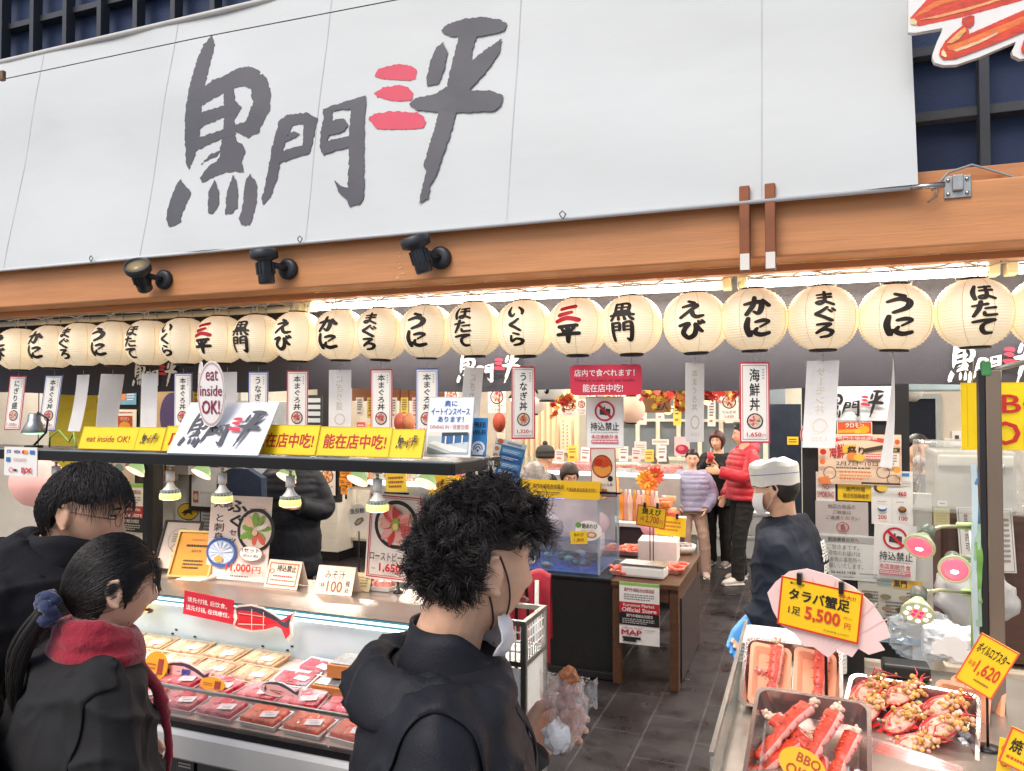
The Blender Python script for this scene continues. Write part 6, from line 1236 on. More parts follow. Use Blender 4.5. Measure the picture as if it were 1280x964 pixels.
note((1022,543,1126,606),'crowded colourful event poster in pink and orange on the black partition','#f0c9a8',[('R',0,0,100,100,'#efd0b4'),('P',[(8,14),(30,4),(60,3),(86,10),(84,18),(60,11),(30,12),(12,20)],'#d2524a'),('T','黒門市場感謝祭',24,5,72,11,'#f6e9dc',.01),('T','海鮮',14,20,32,48,'#c2303c',.03),('P',[(30,24),(46,20),(46,34),(30,38)],'#e9b83a'),('T','祭り',36,24,56,42,'#4a2a24',.03),('P',[(56,28),(80,20),(80,28),(56,36)],'#4a3a2a'),('O',42,44,7,8,'#ec8a3a'),('O',50,46,7,7,'#e9c04a'),('R',58,38,82,50,'#d8706a'),('LINES',58,39,82,49,2,'#f4e2d8'),('T','2月7日~10日',22,54,72,62,'#3a2a28',.01),('LINES',22,65,70,70,1,'#4a3a34'),('R',78,26,98,34,'#3a3226'),('T','抽選会',81,27.5,95,32.5,'#f0d890'),('R',78,36,97,62,'#f3e6d8'),('LINES',80,38,95,60,4,'#8a7a6c'),('RING',14,78,8,13,.12,'#6a4a3c'),('RING',78,74,8,12,.12,'#6a4a3c'),('RING',90,88,8,10,.12,'#6a4a3c'),('LINES',26,72,66,92,3,'#e08a4c'),('O',6,36,4,6,'#c8302c'),('O',5,56,3.5,5,'#e9703a'),('O',95,14,3,5,'#d8602c'),('O',88,8,3,4,'#3a5aa8'),('O',94,68,4,6,'#eda83a'),('P',[(0,88),(12,84),(16,100),(0,100)],'#e8854a'),('R',52,94,98,98,'#4a3a34')],dy=.006)
note((1020,590,1044,627),'white NO SMOKING notice with red lettering','#efe6df',[('R',30,2,66,26,'#c8433f'),('T','NO',34,40,66,58,'#c8504a',.01),('T','SMOKING',6,66,94,86,'#c8504a',.01)])
note((1047,605,1091,626),'yellow plate lettered 黒門市場 under the event poster','#f0c62c',[('T','黒門市場',24,18,78,46,'#6a4a1c',.01),('T','商店街振興組合',16,56,88,84,'#6a4a1c',.01)])
note((1019,627,1085,669),'grey notice in three brown lines about other shops’ food','#bfb4b0',[('T','他店の商品の',24,8,76,22,'#5a4c48'),('T','ご飲食は',34,26,68,38,'#5a4c48'),('T','ご遠慮ください',20,42,84,54,'#5a4c48'),('RING',52,76,12,15,.15,'#b0504a'),('P',[(48,70),(54,66),(58,84),(48,84)],'#b0504a'),('LINES',44,93,60,97,1,'#7a6c68')])
note((1023,669,1100,725),'white delivery notice with a grey heading bar below the grey notice','#dcdbd5',[('R',3,4,92,17,'#b2aeaa'),('T','配送業者の方へ',16,6,66,15,'#5a5652',.01),('T','ご労さまです。',14,22,66,33,'#6a6662'),('T','荷物のお届けは',16,36,68,47,'#6a6662'),('T','裏側の事務所へ',18,50,70,61,'#6a6662'),('T','お願いいたします。',10,64,72,75,'#6a6662'),('T','06-6633-1938',20,81,60,87,'#4a4642',.02),('LINES',66,82,96,87,1,'#8a8682'),('LINES',40,92,56,96,1,'#8a8682')],dy=.005)
note((1089,589,1141,656),'white price sheet with four small bowl pictures and red prices','#e6e2dc',[('R',74,3,92,9,'#3f86c8'),('O',22,32,16,9,'#5a3a34'),('O',26,32,13,7,'#e8c24a'),('LINES',66,16,96,28,2,'#cfcac4'),('T','460',64,38,84,46,'#c02c34',.03),('LINES',14,56,40,59,1,'#8a8682'),('LINES',60,56,86,59,1,'#8a8682'),('O',26,70,11,6,'#3a5a8c'),('O',26,68,10,4,'#e9e9ec'),('O',74,71,10,6,'#4a3028'),('O',74,69,8,3.6,'#a8703a'),('T','200',16,83,36,90,'#c02c34',.03),('T','100',66,84,86,91,'#c02c34',.03),('R',49,50,50,98,'#c9c4be')],dy=.004)
pboard('prohibition_sign','white 持込禁止 sign low on the partition behind the clip lamps','sign',(1092,656,1145,724),NY-.008,'#e9e4de',[('NOENTRY',50,25,29),('T','持込禁止',14,50,92,66,'#2a2626',.012),('LINES',14,68,90,71,1,'#9a9692'),('T','本店謝絶外食',14,73,88,82,'#c33a48',.01),('R',14,84,88,93,'#cf7a80'),('LINES',16,85.5,86,91,2,'#efe4e0')],(0,2,0),th=.003)
note((1072,722,1160,804),'old newspaper like sheet crowded with small food pictures and blue ovals','#c6c2b4',[('R',50,3,92,16,'#e0b24a'),('T','黒門',52,4,70,14,'#3a3026',.03),('LINES',28,4,48,14,2,'#7aa0a0'),('LINES',6,22,30,60,8,'#6a665c'),('LINES',40,36,66,80,9,'#6a665c'),('LINES',70,20,92,30,2,'#4a463e')]+[('O',14+24*(k%4)+(k%3)*2,30+18*(k//4),8,4,c_)for k,c_ in enumerate(('#6a5a48','#8a7a60','#a8947a','#4a4038','#7a6a5a','#98806a','#5a4a40','#b09a80','#84705a','#5a5046','#a08a70','#6a5a50'))]+[('O',16+26*k,93,13,5,'#7fa8c4')for k in range(4)],dy=.003)
# office corner beyond the partition
slab('partition','cream wall of the back office with a dark window','wall',at(1120,560,7.2).x,XR-.12,7.2,.005,2.9,M('office_cream','#cdc2b2',.6,var=.05))
t = thing('office_window','dark window with a grey frame in the back office wall','window',(at(1143,540,7.19).x,7.17,1.62))
ww_ = at(1175,540,7.19).x-at(1112,540,7.19).x
mb = MB(); mb.box((0,.01,0),(ww_-.06,.02,.75),M('dark_window','#171b26',.12,var=.2,vscale=3)); mb.build('pane',t)
mb = MB()
for s in(-1,1): mb.box((s*(ww_/2-.015),0,0),(.04,.05,.83),M('grey_frame','#9aa09e',.45)); mb.box((0,0,s*.395),(ww_-.07,.05,.04),M('grey_frame'))
mb.build('frame',t)
p = at(1141,492,5.4); mb = MB(); mb.lathe([(0,.04),(.06,.04),(.06,.0),(.045,-.03),(.02,-.05),(0,-.052)],C('#d8d4cc',.3),20); mb.tube([(0,0,.04),(0,0,2.925-p.z)],.012,C('#d8d4cc'),8); tag(mb.build('ceiling_camera',loc=p),'small white dome camera hanging above the office window','camera')
mb = MB(); a_,b_ = at(1130,487,5.0),at(1205,484,5.0); mb.box(((a_.x+b_.x)/2,5.0,2.06),(b_.x-a_.x,.3,.07),M('duct_blue','#b9ccd0',.4),bev=.01); mb.tube([((a_.x+b_.x)/2,5.0,2.09),((a_.x+b_.x)/2,5.0,2.93)],.012,steel,6); tag(mb.build('duct'),'pale blue grey duct under the curtain edge above the office corner','duct')
mb = MB(); mb.box((0,0,0),(.07,.02,.12),C('#e4e0d8')); mb.box((0,-.011,.01),(.03,.004,.03),C('#4a4846')); tag(mb.build('wall_switch',loc=(at(1196,548,7.18).x,7.188,at(1196,548,7.18).z)),'white wall switch beside the yellow sign','switch')
# bagged machine on a brown cabinet
mx0,mx1 = at(1165,600,4.3).x,at(1282,600,4.3).x
t = thing('brown_cabinet','dark brown wooden cabinet under the bagged machine','cabinet',((pc+.04+mx1+.35)/2,4.55,.005)); cw = mx1+.35-pc-.04
bm_ = M('brown_board','#5d4036',.5,var=.12,stretch=(1,1,8))
mb = MB(); mb.box((0,0,1.05),(cw,.5,.72),bm_,bev=.03); mb.build('upper_body',t)
cm = M('drawer_beige','#c4b6a2',.45,var=.05)
mb = MB(); mb.box((0,-.02,.34),(cw,.56,.66),cm,bev=.008); mb.build('lower_body',t)
for k in range(3): mb = MB(); mb.box((-cw/2+(k+.5)*cw/3,-.31,.36),(cw/3-.02,.02,.56),cm,bev=.006); mb.build('drawer',t)
t = thing('bagged_machine','pale grey machine under a clear plastic cover on the brown cabinet','machine',((mx0+mx1)/2,4.52,1.416))
mb = MB(); mb.box((0,0,.15),(.36,.32,.30),M('machine_grey','#b9b5ac',.4,var=.04),bev=.02); mb.box((0,-.165,.25),(.33,.02,.06),M('machine_white','#dcd8d0',.4),bev=.01); mb.box((.07,-.175,.11),(.045,.02,.2),M('machine_white'),bev=.004); mb.lathe([(.04,.21),(.05,.24),(.0,.25)],M('machine_white'),12,c=(.07,-.19,0)); mb.build('body',t)
bm = bmesh.new(); bmesh.ops.create_cube(bm,size=1); bmesh.ops.subdivide_edges(bm,edges=bm.edges[:],cuts=14,use_grid_fill=True)
for v in bm.verts:
 q = v.co.copy(); k = 1+.45*max(0,.1-q.z); n_ = noise.noise(q*5)*.05+noise.noise(q*13)*.025
 v.co = Vector((q.x*.46*k*(1+n_),q.y*.42*k*(1+n_),(q.z+.5)*.34*(1+n_*.5)+.002))
mb = MB(); mb.bm(bm,glass('plastic_bag','#f4f6f4',.12,.26)); mb.build('plastic_cover',t)
pboard('paper_note','yellowish square note on the brown cabinet','note',(1167,636,1187,658),4.28,'#d9cf9a',[('LINES',16,20,84,80,4,'#c9bf8a')],th=.002)
pboard('paper_note','tiny white label on top of the brown cabinet front','note',(1172,626,1184,633),4.28,'#e4ded0',[('LINES',20,30,80,70,1,'#5a544a')],th=.002)
for rect,lab in(((1198,634,1232,714),'white document sheet with a border on the brown cabinet behind the post'),((1234,636,1268,716),'white document sheet on the brown cabinet right of the steel post')):
 pboard('document_sheet',lab,'document',rect,4.27,'#dedad2',[('B',6,8,'#6a645c'),('V','営業許可',24,10,40,70,'#5a544c'),('LINES',54,14,84,86,9,'#8a847c')],(0,-3,0),th=.002)
bm = bmesh.new(); bmesh.ops.create_uvsphere(bm,u_segments=28,v_segments=18,radius=1)
for v in bm.verts:
 q = v.co.copy(); n_ = noise.noise(q*2.5)*.25+noise.noise(q*6)*.1; v.co = Vector((q.x*.16*(1+n_),q.y*.1*(1+n_),q.z*.15*(1+n_)))
p = at(1228,755,3.9); mb = MB(); mb.bm(bm,glass('white_bag','#f0f0ee',.3,.55)); mb.tube([(0,0,.12),(0,.06,.2),(.02,.22,.26)],.006,C('#e9e9e6'),6); tag(mb.build('plastic_bag',loc=(p.x,4.05,p.z)),'white plastic carrier bag hanging on the beige drawers','bag')
# ================================================================== crab stall
KX0,KX1,KY0,KY1,KZ = -.235,1.9,1.95,3.32,.93
t = thing('crab_stall','white stall counter with a steel top full of crab and lobster trays','counter',((KX0+KX1)/2,(KY0+KY1)/2,.005)); kw_,kd_ = KX1-KX0,KY1-KY0
mb = MB(); mb.box((0,0,.44),(kw_,kd_,.86),M('stall_white','#d4d0ca',.4,var=.05),bev=.006); mb.build('body',t)
mb = MB(); mb.box((0,0,.90),(kw_+.03,kd_+.03,.045),brushed,bev=.004); mb.build('counter_top',t)
mb = MB(); mb.box((-kw_/2+.008,0,.99),(.006,kd_-.1,.13),glass('acrylic','#eef6f4',.03,.14)); mb.box((-kw_/2+.12,0,.96),(.006,kd_-.1,.07),glass('acrylic')); mb.build('acrylic_guard',t)
mb = MB(); mb.box((-kw_/2+.008,0,1.058),(.012,kd_-.1,.010),steel); mb.build('guard_rail',t)
mb = MB(); mb.box((-kw_/2+.17,-kd_/2+.03,.945),(.34,.012,.05),M('green_strip','#8cc45a',.4),bev=.003); mb.build('green_strip',t)
steel_tray = M('tray_steel','#b8a8a4',.25,metal=.9,var=.1,vscale=6,bump=.04,bscale=120)
ice_m = M('crushed_ice','#e6eaee',.2,var=.1,vscale=60,bump=.6,bscale=90,coat=.5)
def deep_tray(name,lab,c,w_,d_,h_,tilt,rz,group=None,m=None,th=.004):
 t = thing(name,lab,'tray',c,0,group); t.rotation_euler =(tilt,0,rz); mb = MB(); m = m or steel_tray; i = .02
 def ring(a,b,z,n=4):
  pts =[]; r_ = min(.03,a*.3,b*.3)
  for cx_,cy_,a0 in((a-r_,-b+r_,-PI/2),(a-r_,b-r_,0),(-a+r_,b-r_,PI/2),(-a+r_,-b+r_,PI)):
   for k in range(n+1): q = a0+PI/2*k/n; pts.append((cx_+r_*math.cos(q),cy_+r_*math.sin(q),z))
  return pts
 a,b = w_/2,d_/2
 R_ =[ring(a+.012,b+.012,h_-.002),ring(a+.012,b+.012,h_),ring(a,b,h_),ring(a-i,b-i,.006),ring(.01,.01,.006)]
 R2 =[ring(a+.012,b+.012,h_-.002),ring(a+th,b+th,h_-.003),ring(a-i+th,b-i+th,0),ring(.01,.01,0)]
 for rr,flip in((R_,0),(R2,1)):
  n = len(rr[0]); vs =[p_ for r_ in rr for p_ in r_]
  fs =[(j*n+k,j*n+(k+1)%n,(j+1)*n+(k+1)%n,(j+1)*n+k)for j in range(len(rr)-1)for k in range(n)]
  fs.append(tuple((len(rr)-1)*n+k for k in range(n)))
  if flip: fs =[f[::-1]for f in fs]
  mb.add(vs,fs,m,False)
 mb.build('pan',t); return t
crab_r = M('crab_shell','#d8452a',.28,var=.4,vscale=22,bump=.5,bscale=120,coat=.35); crab_p = M('crab_underside','#efa79a',.4,var=.2,vscale=40,bump=.3,bscale=90,coat=.2); crab_meat = M('crab_meat','#e6c9b0',.55,var=.15,vscale=50,bump=.6,bscale=100)
def crab_leg(parent,pts,r0,lab=None,seed=0):
 r = random.Random(seed); o = thing('crab_leg',lab,'crab leg')if parent is None else None
 mb = MB(); pts =[Vector(p_)for p_ in pts]; P = catmull([tuple(p_)for p_ in pts],10); n = len(P)
 vs =[]; fs =[]; S = 12; up = Vector((0,0,1)); mats =[]
 for i,p_ in enumerate(P):
  p_ = Vector(p_); tt =(Vector(P[min(i+1,n-1)])-Vector(P[max(i-1,0)])).normalized(); u = tt.cross(up).normalized(); w_ = u.cross(tt)
  q = i/(n-1); rad = r0*(1.05-.35*q)*(1-.30*max(0,1-abs(q-.60)/.07))*(1+.10*max(0,1-abs(q-.70)/.06))*(1 if q<.95 else 1-(q-.95)*10)
  for k in range(S):
   a = 2*PI*k/S; spike =(r.random()*.14 if math.sin(a)>.1 else r.random()*.05)+.10*math.cos(3*a-PI/2)
   vs.append(p_+(u*math.cos(a)+w_*math.sin(a)*.78)*rad*(1+spike))
  if i%4 == 2 and .08<q<.9:
   for k in(0,5,2): b_ = vs[-S+k]; o_ =(b_-p_).normalized(); mb.tube([b_-o_*.004,b_+o_*rad*r.uniform(.25,.45)+tt*rad*.2],[rad*.2,rad*.03],crab_p if False else crab_r,5)
 top,bot =[],[]
 for i in range(n-1):
  for k in range(S):
   f =(i*S+k,i*S+(k+1)%S,(i+1)*S+(k+1)%S,(i+1)*S+k);(bot if 3<k<8 or 8<k<11 else top).append(f)
 top.append(tuple((n-1)*S+k for k in range(S)))
 mb.add(vs,top,crab_r,True); mb.add(vs,bot,crab_p,True)
 # frayed meat end
 e = Vector(P[0]); d =(Vector(P[0])-Vector(P[2])).normalized()
 for k in range(34):
  q_ = r.random(); mb.ball(e+d*r0*1.5*q_+Vector((r.gauss(0,1),r.gauss(0,1),r.gauss(0,.8)))*r0*.38*(1-.4*q_),r0*r.uniform(.16,.34),crab_meat if r.random()<.8 else crab_p,None,6,5)
 return mb
def legs_in(tray,sets,group):
 for k,(pts,r0,lab)in enumerate(sets):
  mb = crab_leg(tray,[Vector(p_)for p_ in pts],r0,seed=k+3); o = mb.build('crab_portion'); o.matrix_world = tray.matrix_basis.copy(); tag(o,lab,'crab leg',group)
cA = at_d(1012,950,2.18); trA = deep_tray('crab_tray','steel tray of thick red king crab legs at the bottom of the picture',cA,.30,.34,.075,math.radians(24),math.radians(-4))
legs_in(trA,[([(-.01,.12,.075),(-.05,.06,.075),(-.09,-.01,.06),(-.13,-.07,.04)],.0245,'king crab leg lying across the top left of the steel tray'),([(.065,.10,.085),(.05,.05,.085),(.02,-.02,.07),(-.01,-.09,.05)],.025,'king crab leg in the middle of the steel tray, frayed end up'),([(.115,.055,.06),(.10,.01,.06),(.08,-.05,.05),(.06,-.13,.035)],.0235,'king crab leg on the right of the pile in the steel tray'),([(-.10,.08,.05),(-.03,.03,.045),(.03,-.03,.035),(.04,-.12,.03)],.024,'king crab leg under the others in the steel tray'),([(-.02,.03,.04),(-.07,-.03,.035),(-.12,-.10,.03),(-.13,-.14,.03)],.024,'king crab leg lowest at the left of the steel tray')],'king crab legs in the front tray')
mb = MB(); r = random.Random(2)
for k in range(90): block(mb,(r.uniform(.02,.13),r.uniform(-.15,-.02),.014+.012*r.random()),(.016,.014,.012),ice_m,r.random()*3)
o = mb.build('crushed_ice'); o.matrix_world = trA.matrix_basis.copy(); tag(o,kind='stuff')
pt = at_d(1003,958,1.98); board('price_tag','yellow oval tag lettered BBQ OK at the very bottom among the crab legs','price tag',.12,.085,'#f2b81c',[('T','BBQ',34,16,84,48,'#b8481f',.02),('T','OK',20,56,62,86,'#b8481f',.02)],pt,(-.5,math.radians(22),0),th=.003,shape=OV)
cB = at_d(990,862,2.62); trB = deep_tray('crab_tray','steel tray behind with two orange trays of single crab legs',cB,.30,.28,.07,math.radians(30),math.radians(-2))
for k,(dx,lab)in enumerate(((-.075,'orange foam tray with a pink crab leg, left one in the rear steel tray'),(.07,'orange foam tray with a pink crab leg, right one in the rear steel tray'))):
 M_ = trB.matrix_basis@Matrix.Translation((dx,.01,.03))@Matrix.Rotation(math.radians(18),4,'X')@Matrix.Rotation(math.radians(12),4,'Y')
 f = deep_tray('foam_tray',lab,(0,0,0),.115,.20,.022,0,0,'orange foam trays',M('orange_foam','#f0a883',.6,var=.05)); f.matrix_world = M_
 mb = crab_leg(None if False else f,[(.02,.10,.035),(.015,.04,.035),(.01,-.04,.03),(.0,-.09,.025)],.023,seed=20+k); o = mb.build('crab_portion'); o.matrix_world = M_; tag(o,'single pink crab leg on the %s orange foam tray of the rear steel tray'%('left','right')[k],'crab leg','single crab legs on orange trays')
cC = at_d(1135,925,2.36); trC = deep_tray('lobster_tray','steel tray of grilled half lobsters and clear packs',cC,.36,.40,.05,math.radians(20),math.radians(-12))
lob_shell = M('lobster_shell','#c8302a',.3,var=.25,vscale=40,bump=.3,coat=.4); lob_meat = M('lobster_meat','#eab09a',.5,var=.35,vscale=26,bump=.5,bscale=80); lob_gold = M('lobster_roe','#b8843c',.5,var=.4,vscale=80); lob_head = M('lobster_head','#d9a860',.6,var=.3,vscale=60,bump=.8,bscale=90)
def sst_(t): t = max(0.,min(1.,t)); return t*t*(3-2*t)
def lobster_mb(seed):
 r = random.Random(seed); mb = MB(); E_ = Matrix.Scale(1.5,4,(0,1,0))
 mb.lathe([(0,.0),(.016,.002),(.028,.010),(.035,.024),(.0362,.031),(.0338,.031),(.031,.024)],lob_shell,22,mx=E_)
 bm = bmesh.new(); bmesh.ops.create_icosphere(bm,subdivisions=3,radius=1)
 for v in bm.verts: q = v.co.copy(); k = 1+.22*noise.noise(q*2.2+Vector((seed,0,0)))+.14*noise.noise(q*5); v.co = Vector((q.x*.0315*k,q.y*.047*k,.024+q.z*.013*k))
 mb.bm(bm,lob_meat,True)
 mb.tube([(.017*math.cos(a),.028*math.sin(a)-.006,.0355-.004*abs(math.cos(a)))for a in[PI*(.55+1.0*i/12)for i in range(13)]],[.001]+[.0042]*11+[.001],crab_r,7)
 for k in range(64): mb.ball((.008+r.gauss(0,.014),.036+r.gauss(0,.017),.036+r.uniform(-.006,.010)),r.uniform(.0035,.008),r.choice((lob_head,lob_head,lob_meat,lob_gold)),None,6,5)
 for k in range(9): mb.ball((r.gauss(0,.016),r.uniform(-.05,.01),.034+r.uniform(-.004,.003)),r.uniform(.003,.006),r.choice((lob_meat,crab_p,lob_head)),None,6,5)
 for k in range(3): mb.tube([(r.uniform(-.02,.02),.05,.03),(r.uniform(-.03,.04),.075,.045),(r.uniform(-.05,.06),.095,.04)],[.003,.002,.0008],lob_shell,5)
 for k in range(4): mb.box((-.014+.009*k,-.062,.024),(.011,.026,.004),lob_shell,Matrix.Rotation((k-1.5)*.22,4,'Z'))
 return mb
spots =[(-.13,.13,-.5),(-.03,.14,-.75),(.09,.13,-.95),(-.12,.03,-.4),(-.02,.03,-.6),(.09,.02,-.85),(.02,-.07,-1.1)]
labs =['top left','top middle','top right','middle left','central','middle right','lowest']
for k,(x,y,a)in enumerate(spots):
 o = lobster_mb(k).build('half_lobster'); o.matrix_world = trC.matrix_basis@Matrix.Translation((x,y,.014+.012*(k%2)))@Matrix.Rotation(a,4,'Z')@Matrix.Rotation(.15,4,'X')@Matrix.Scale(1.18,4); tag(o,'grilled half lobster with golden head, %s one in its steel tray'%labs[k],'lobster','half lobsters in the steel tray')
mb = MB(); r = random.Random(8)
for k in range(60): block(mb,(r.uniform(-.16,.16),r.uniform(-.1,.17),.013),(.02,.02,.01),M('grey_ice','#9a9ea4',.2,var=.3,vscale=60,coat=.5),r.random()*3)
o = mb.build('crushed_ice'); o.matrix_world = trC.matrix_basis.copy(); tag(o,kind='stuff')
for k,(dx,dy,rz_,lab)in enumerate(((-.04,-.155,-.1,'long clear pack of pink crab sticks at the front of the lobster tray'),(.03,-.185,-.16,'second clear pack of pink meat below the first in the lobster tray'))):
 f = thing('clear_pack',lab,'food pack'); f.matrix_world = trC.matrix_basis@Matrix.Translation((dx,dy,.04+.02*k))@Matrix.Rotation(rz_,4,'Z')
 tray_part(f,.24,.085,.03,M('clear_pink','#d8a8a0',.3,alpha=.4,var=0),.01); mb = MB()
 for j in range(5): block(mb,(0,-.028+.014*j,.018),(.21,.014,.02),M('pink_strip','#d2705f',.45,var=.25,vscale=30,coat=.4))
 mb.build('meat_strips',f); mb = MB(); mb.box((0,0,.033),(.235,.08,.003),film); mb.build('lid',f)
for k,(px,py,d_,lab)in enumerate(((1203,895,2.5,'upright orange foam tray right of the lobsters, front one'),(1222,888,2.56,'upright orange foam tray right of the lobsters, rear one'))):
 f = deep_tray('foam_tray',lab,at_d(px,py,d_),.14,.17,.03,math.radians(62),math.radians(-22),'orange foam trays',M('orange_foam'))
f = deep_tray('foam_tray','beige square foam tray standing behind the lobster tray',at_d(1080,845,2.95),.14,.11,.02,math.radians(70),math.radians(-4),None,M('cream_foam','#e9dccb',.5))
for k in range(6):
 p = at_d(992,802-k*5.5,3.05); f = deep_tray('foam_tray','white foam tray in the stack beside the chef’s blue glove',(p.x,3.2,KZ+.01+.014*k),.36,.24,.02,0,math.radians(-3),'stacked white foam trays',M('white_foam','#e4dfda',.55,var=.03))
mb = MB(); p = at_d(1058,842,2.9); mb.box((0,0,0),(.12,.1,.26),black_p,bev=.006); tag(mb.build('black_box',loc=(p.x,p.y,KZ+.13)),'black box standing behind the crab trays','box')
def crumple(name,lab,cat,c,dims,m,seed,extra=None):
 bm = bmesh.new(); bmesh.ops.create_icosphere(bm,subdivisions=4,radius=1)
 for v in bm.verts:
  q = v.co.copy(); n_ = noise.noise(q*2+Vector((seed,0,0)))*.35+noise.noise(q*5+Vector((0,seed,0)))*.22; q2 = q*(1+n_); v.co = Vector((max(-1,min(1,q2.x*1.2))*dims[0],max(-1,min(1,q2.y*1.2))*dims[1],max(-.75,q2.z)*dims[2]))
 mb = MB(); mb.bm(bm,m,False)
 if extra: extra(mb)
 return tag(mb.build(name,loc=c),lab,cat)
def blue_streaks(mb):
 for k in range(3): mb.tube([(-.07+.05*k,-.075,.0),(-.06+.05*k,-.085,.04),(-.06+.04*k,-.05,.07+.02*k)],.004,M('blue_print','#2f62b8',.3),6)
p = at_d(1150,835,3.0); crumple('plastic_bundle','crumpled clear plastic bundle with blue print behind the lobsters','plastic bundle',(p.x,p.y,KZ+.10),(.11,.09,.10),glass('bundle_plastic','#e4ecf2',.08,.16),3)
p = at_d(1190,842,2.95); crumple('paper_towel_roll','crumpled white paper beside the clear plastic bundle','paper',(p.x,p.y,KZ+.09),(.10,.08,.08),C('#e0dcd8'),9)
mb = MB(); p = at_d(1132,860,2.85); mb.box((0,0,0),(.16,.1,.05),black_p,bev=.01); tag(mb.build('black_tool',loc=(p.x,p.y,KZ+.027)),'black gadget lying behind the lobster tray','tool')
p = at_d(955,850,2.75); crumple('wrapped_claws','bundle of thin red and white crab claws in plastic by the acrylic guard','food pack',(KX0+.085,p.y,KZ+.06),(.035,.12,.06),M('striped_claws','#d88078',.3,var=.5,vscale=60,coat=.6,stretch=(2,.4,2)),5)
# big shell shaped price sign
sg = at_d(1030,765,2.5); SHELL =[(2,40),(8,24),(18,8),(32,0),(52,2),(70,10),(86,26),(97,46),(100,58),(92,66),(97,74),(86,84),(78,80),(74,92),(62,88),(56,100),(44,92),(36,94),(28,82),(16,76),(8,60)]
t = thing('price_sign','big pale shell shaped stand with the yellow タラバ蟹足 5,500 yen card','price sign',(sg.x,sg.y,KZ-.002),math.radians(-12)); t['group'] = 'price signs on the crab stall'
board('shell_board',None,None,.395,.275,M('shell_pink','#efd0cc',.35,var=.06,vscale=10,coat=.4),[('P',[(50+3*math.cos(a),98),(50+46*math.cos(a)+2,50-44*math.sin(a)),(50+46*math.cos(a)+3,51-44*math.sin(a))],'#e2b9b4')for a in(.3,.7,1.1,1.5,1.9,2.3,2.7)],(0,.012,sg.z-KZ-.01),(0,math.radians(6),0),th=.008,parent=t,shape=SHELL)
board('card',None,None,.255,.165,'#f4c61a',[('B',0,2.2,'#d42e24'),('T','■ロシア産',12,7,30,12,'#3a3026'),('T','特大!!',72,10,92,19,'#d0452a',.01),('T','タラバ蟹足',12,20,86,43,'#231d16',.03),('T','1足',13,56,28,72,'#3a3026',.01),('T','5,500',34,50,76,78,'#d0402a',.03),('T','(税込)',80,52,90,57,'#d0402a'),('T','円',82,64,89,76,'#d0402a',.01),('T','本体価格 5,093円',58,86,88,90,'#6a4a2a')],(-.015,-.004,sg.z-KZ+.01),(0,math.radians(6),0),th=.004,parent=t)
mb = MB(); mb.tube([(0,.024,0),(0,.024,sg.z-KZ)],.005,black_m,8); mb.lathe([(0,0),(.05,0),(.05,.006),(0,.01)],black_m,16,c=(0,.024,0))
for s in(-.075,.055): mb.box((s,-.004,sg.z-KZ+.095-s*.1),(.014,.022,.038),black_p)
mb.build('stand',t)
def tilt_sign(px,py,d_,w_,h_,roll,yaw,lab,el):
 c = at_d(px,py,d_); t = thing('price_sign',lab,'price sign',(c.x,c.y,KZ-.002),math.radians(yaw),'price signs on the crab stall')
 board('card',None,None,w_,h_,'#f3c81f',el,(0,0,c.z-KZ),(0,math.radians(roll),0),th=.004,parent=t)
 mb = MB(); mb.tube([(0,.012,0),(0,.012,c.z-KZ)],.004,black_m,6); mb.lathe([(0,0),(.035,0),(.035,.005),(0,.008)],black_m,14,c=(0,.012,0)); mb.build('stand',t)
tilt_sign(1233,832,2.25,.105,.165,26,-14,'tilted yellow ボイルロブスター 1,620 yen price sign at the right',[('B',0,4,'#e0583a'),('T','ボイルロブスター',10,14,92,34,'#2a2018',.02),('T','1,620',30,46,88,74,'#d0402a',.02),('T','半身',8,52,26,64,'#d0402a'),('LINES',40,80,80,86,1,'#8a5a2a')])
tilt_sign(1290,945,1.9,.12,.1,18,-14,'yellow price sign with a red border cut off at the bottom right corner',[('B',0,4,'#e0583a'),('T','焼うに',10,24,74,60,'#2a2018',.02),('LINES',10,70,80,84,1,'#c8502c')])
tilt_sign(1256,945,1.95,.03,.09,6,-14,'narrow orange tag left of the bottom right price sign',[('RING',50,30,30,14,.3,'#c8702c'),('RING',50,65,30,14,.3,'#c8702c')])
# steel post with clip lamps
pp = at_d(1241,700,2.55)
t = thing('steel_post','tall steel post with dark edge standing in the crab stall','post',(pp.x,pp.y,KZ-.002))
ptop = at_d(1241,462,2.55).z-KZ
mb = MB(); mb.box((.006,0,ptop/2),(.046,.04,ptop),M('post_steel','#9a8878',.3,metal=.8,var=.15,vscale=3,stretch=(1,1,.3)),bev=.003); mb.build('post',t)
mb = MB(); mb.box((-.028,0,ptop/2),(.018,.042,ptop),dark_paint,bev=.002); mb.build('dark_edge',t)
mb = MB(); mb.tube([(0,.01,ptop),(.06,.02,ptop+.015),(.2,.03,ptop+.05)],.009,zinc,8); mb.box((-.015,-.01,ptop+.005),(.03,.03,.05),M('green_tape','#4f9a5c',.5),bev=.006); mb.build('top_bracket',t)
mb = MB(); tape =[('#4f7fa8',-.052,.60,.80),('#9ab89c',-.05,.28,.62),('#bccdd0',-.058,.20,.82),('#6f9f4c',-.046,.36,.56)]
for k,(cc,x_,z0_,z1_)in enumerate(tape):
 n = 14; vs =[]
 for i in range(n+1):
  z = z0_+(z1_-z0_)*i/n; xx = x_+.003*math.sin(i*.5+k); vs +=[(xx-.009,-.024-.002*k,z),(xx+.009,-.024-.002*k+.006*math.sin(i),z)]
 mb.add(vs,[(2*i,2*i+1,2*i+3,2*i+2)for i in range(n)],M('tape_'+cc[1:],cc,.4),True)
o = mb.build('plastic_strips',t)
t2 = MB(); pk_ = at_d(1217,680,2.6)
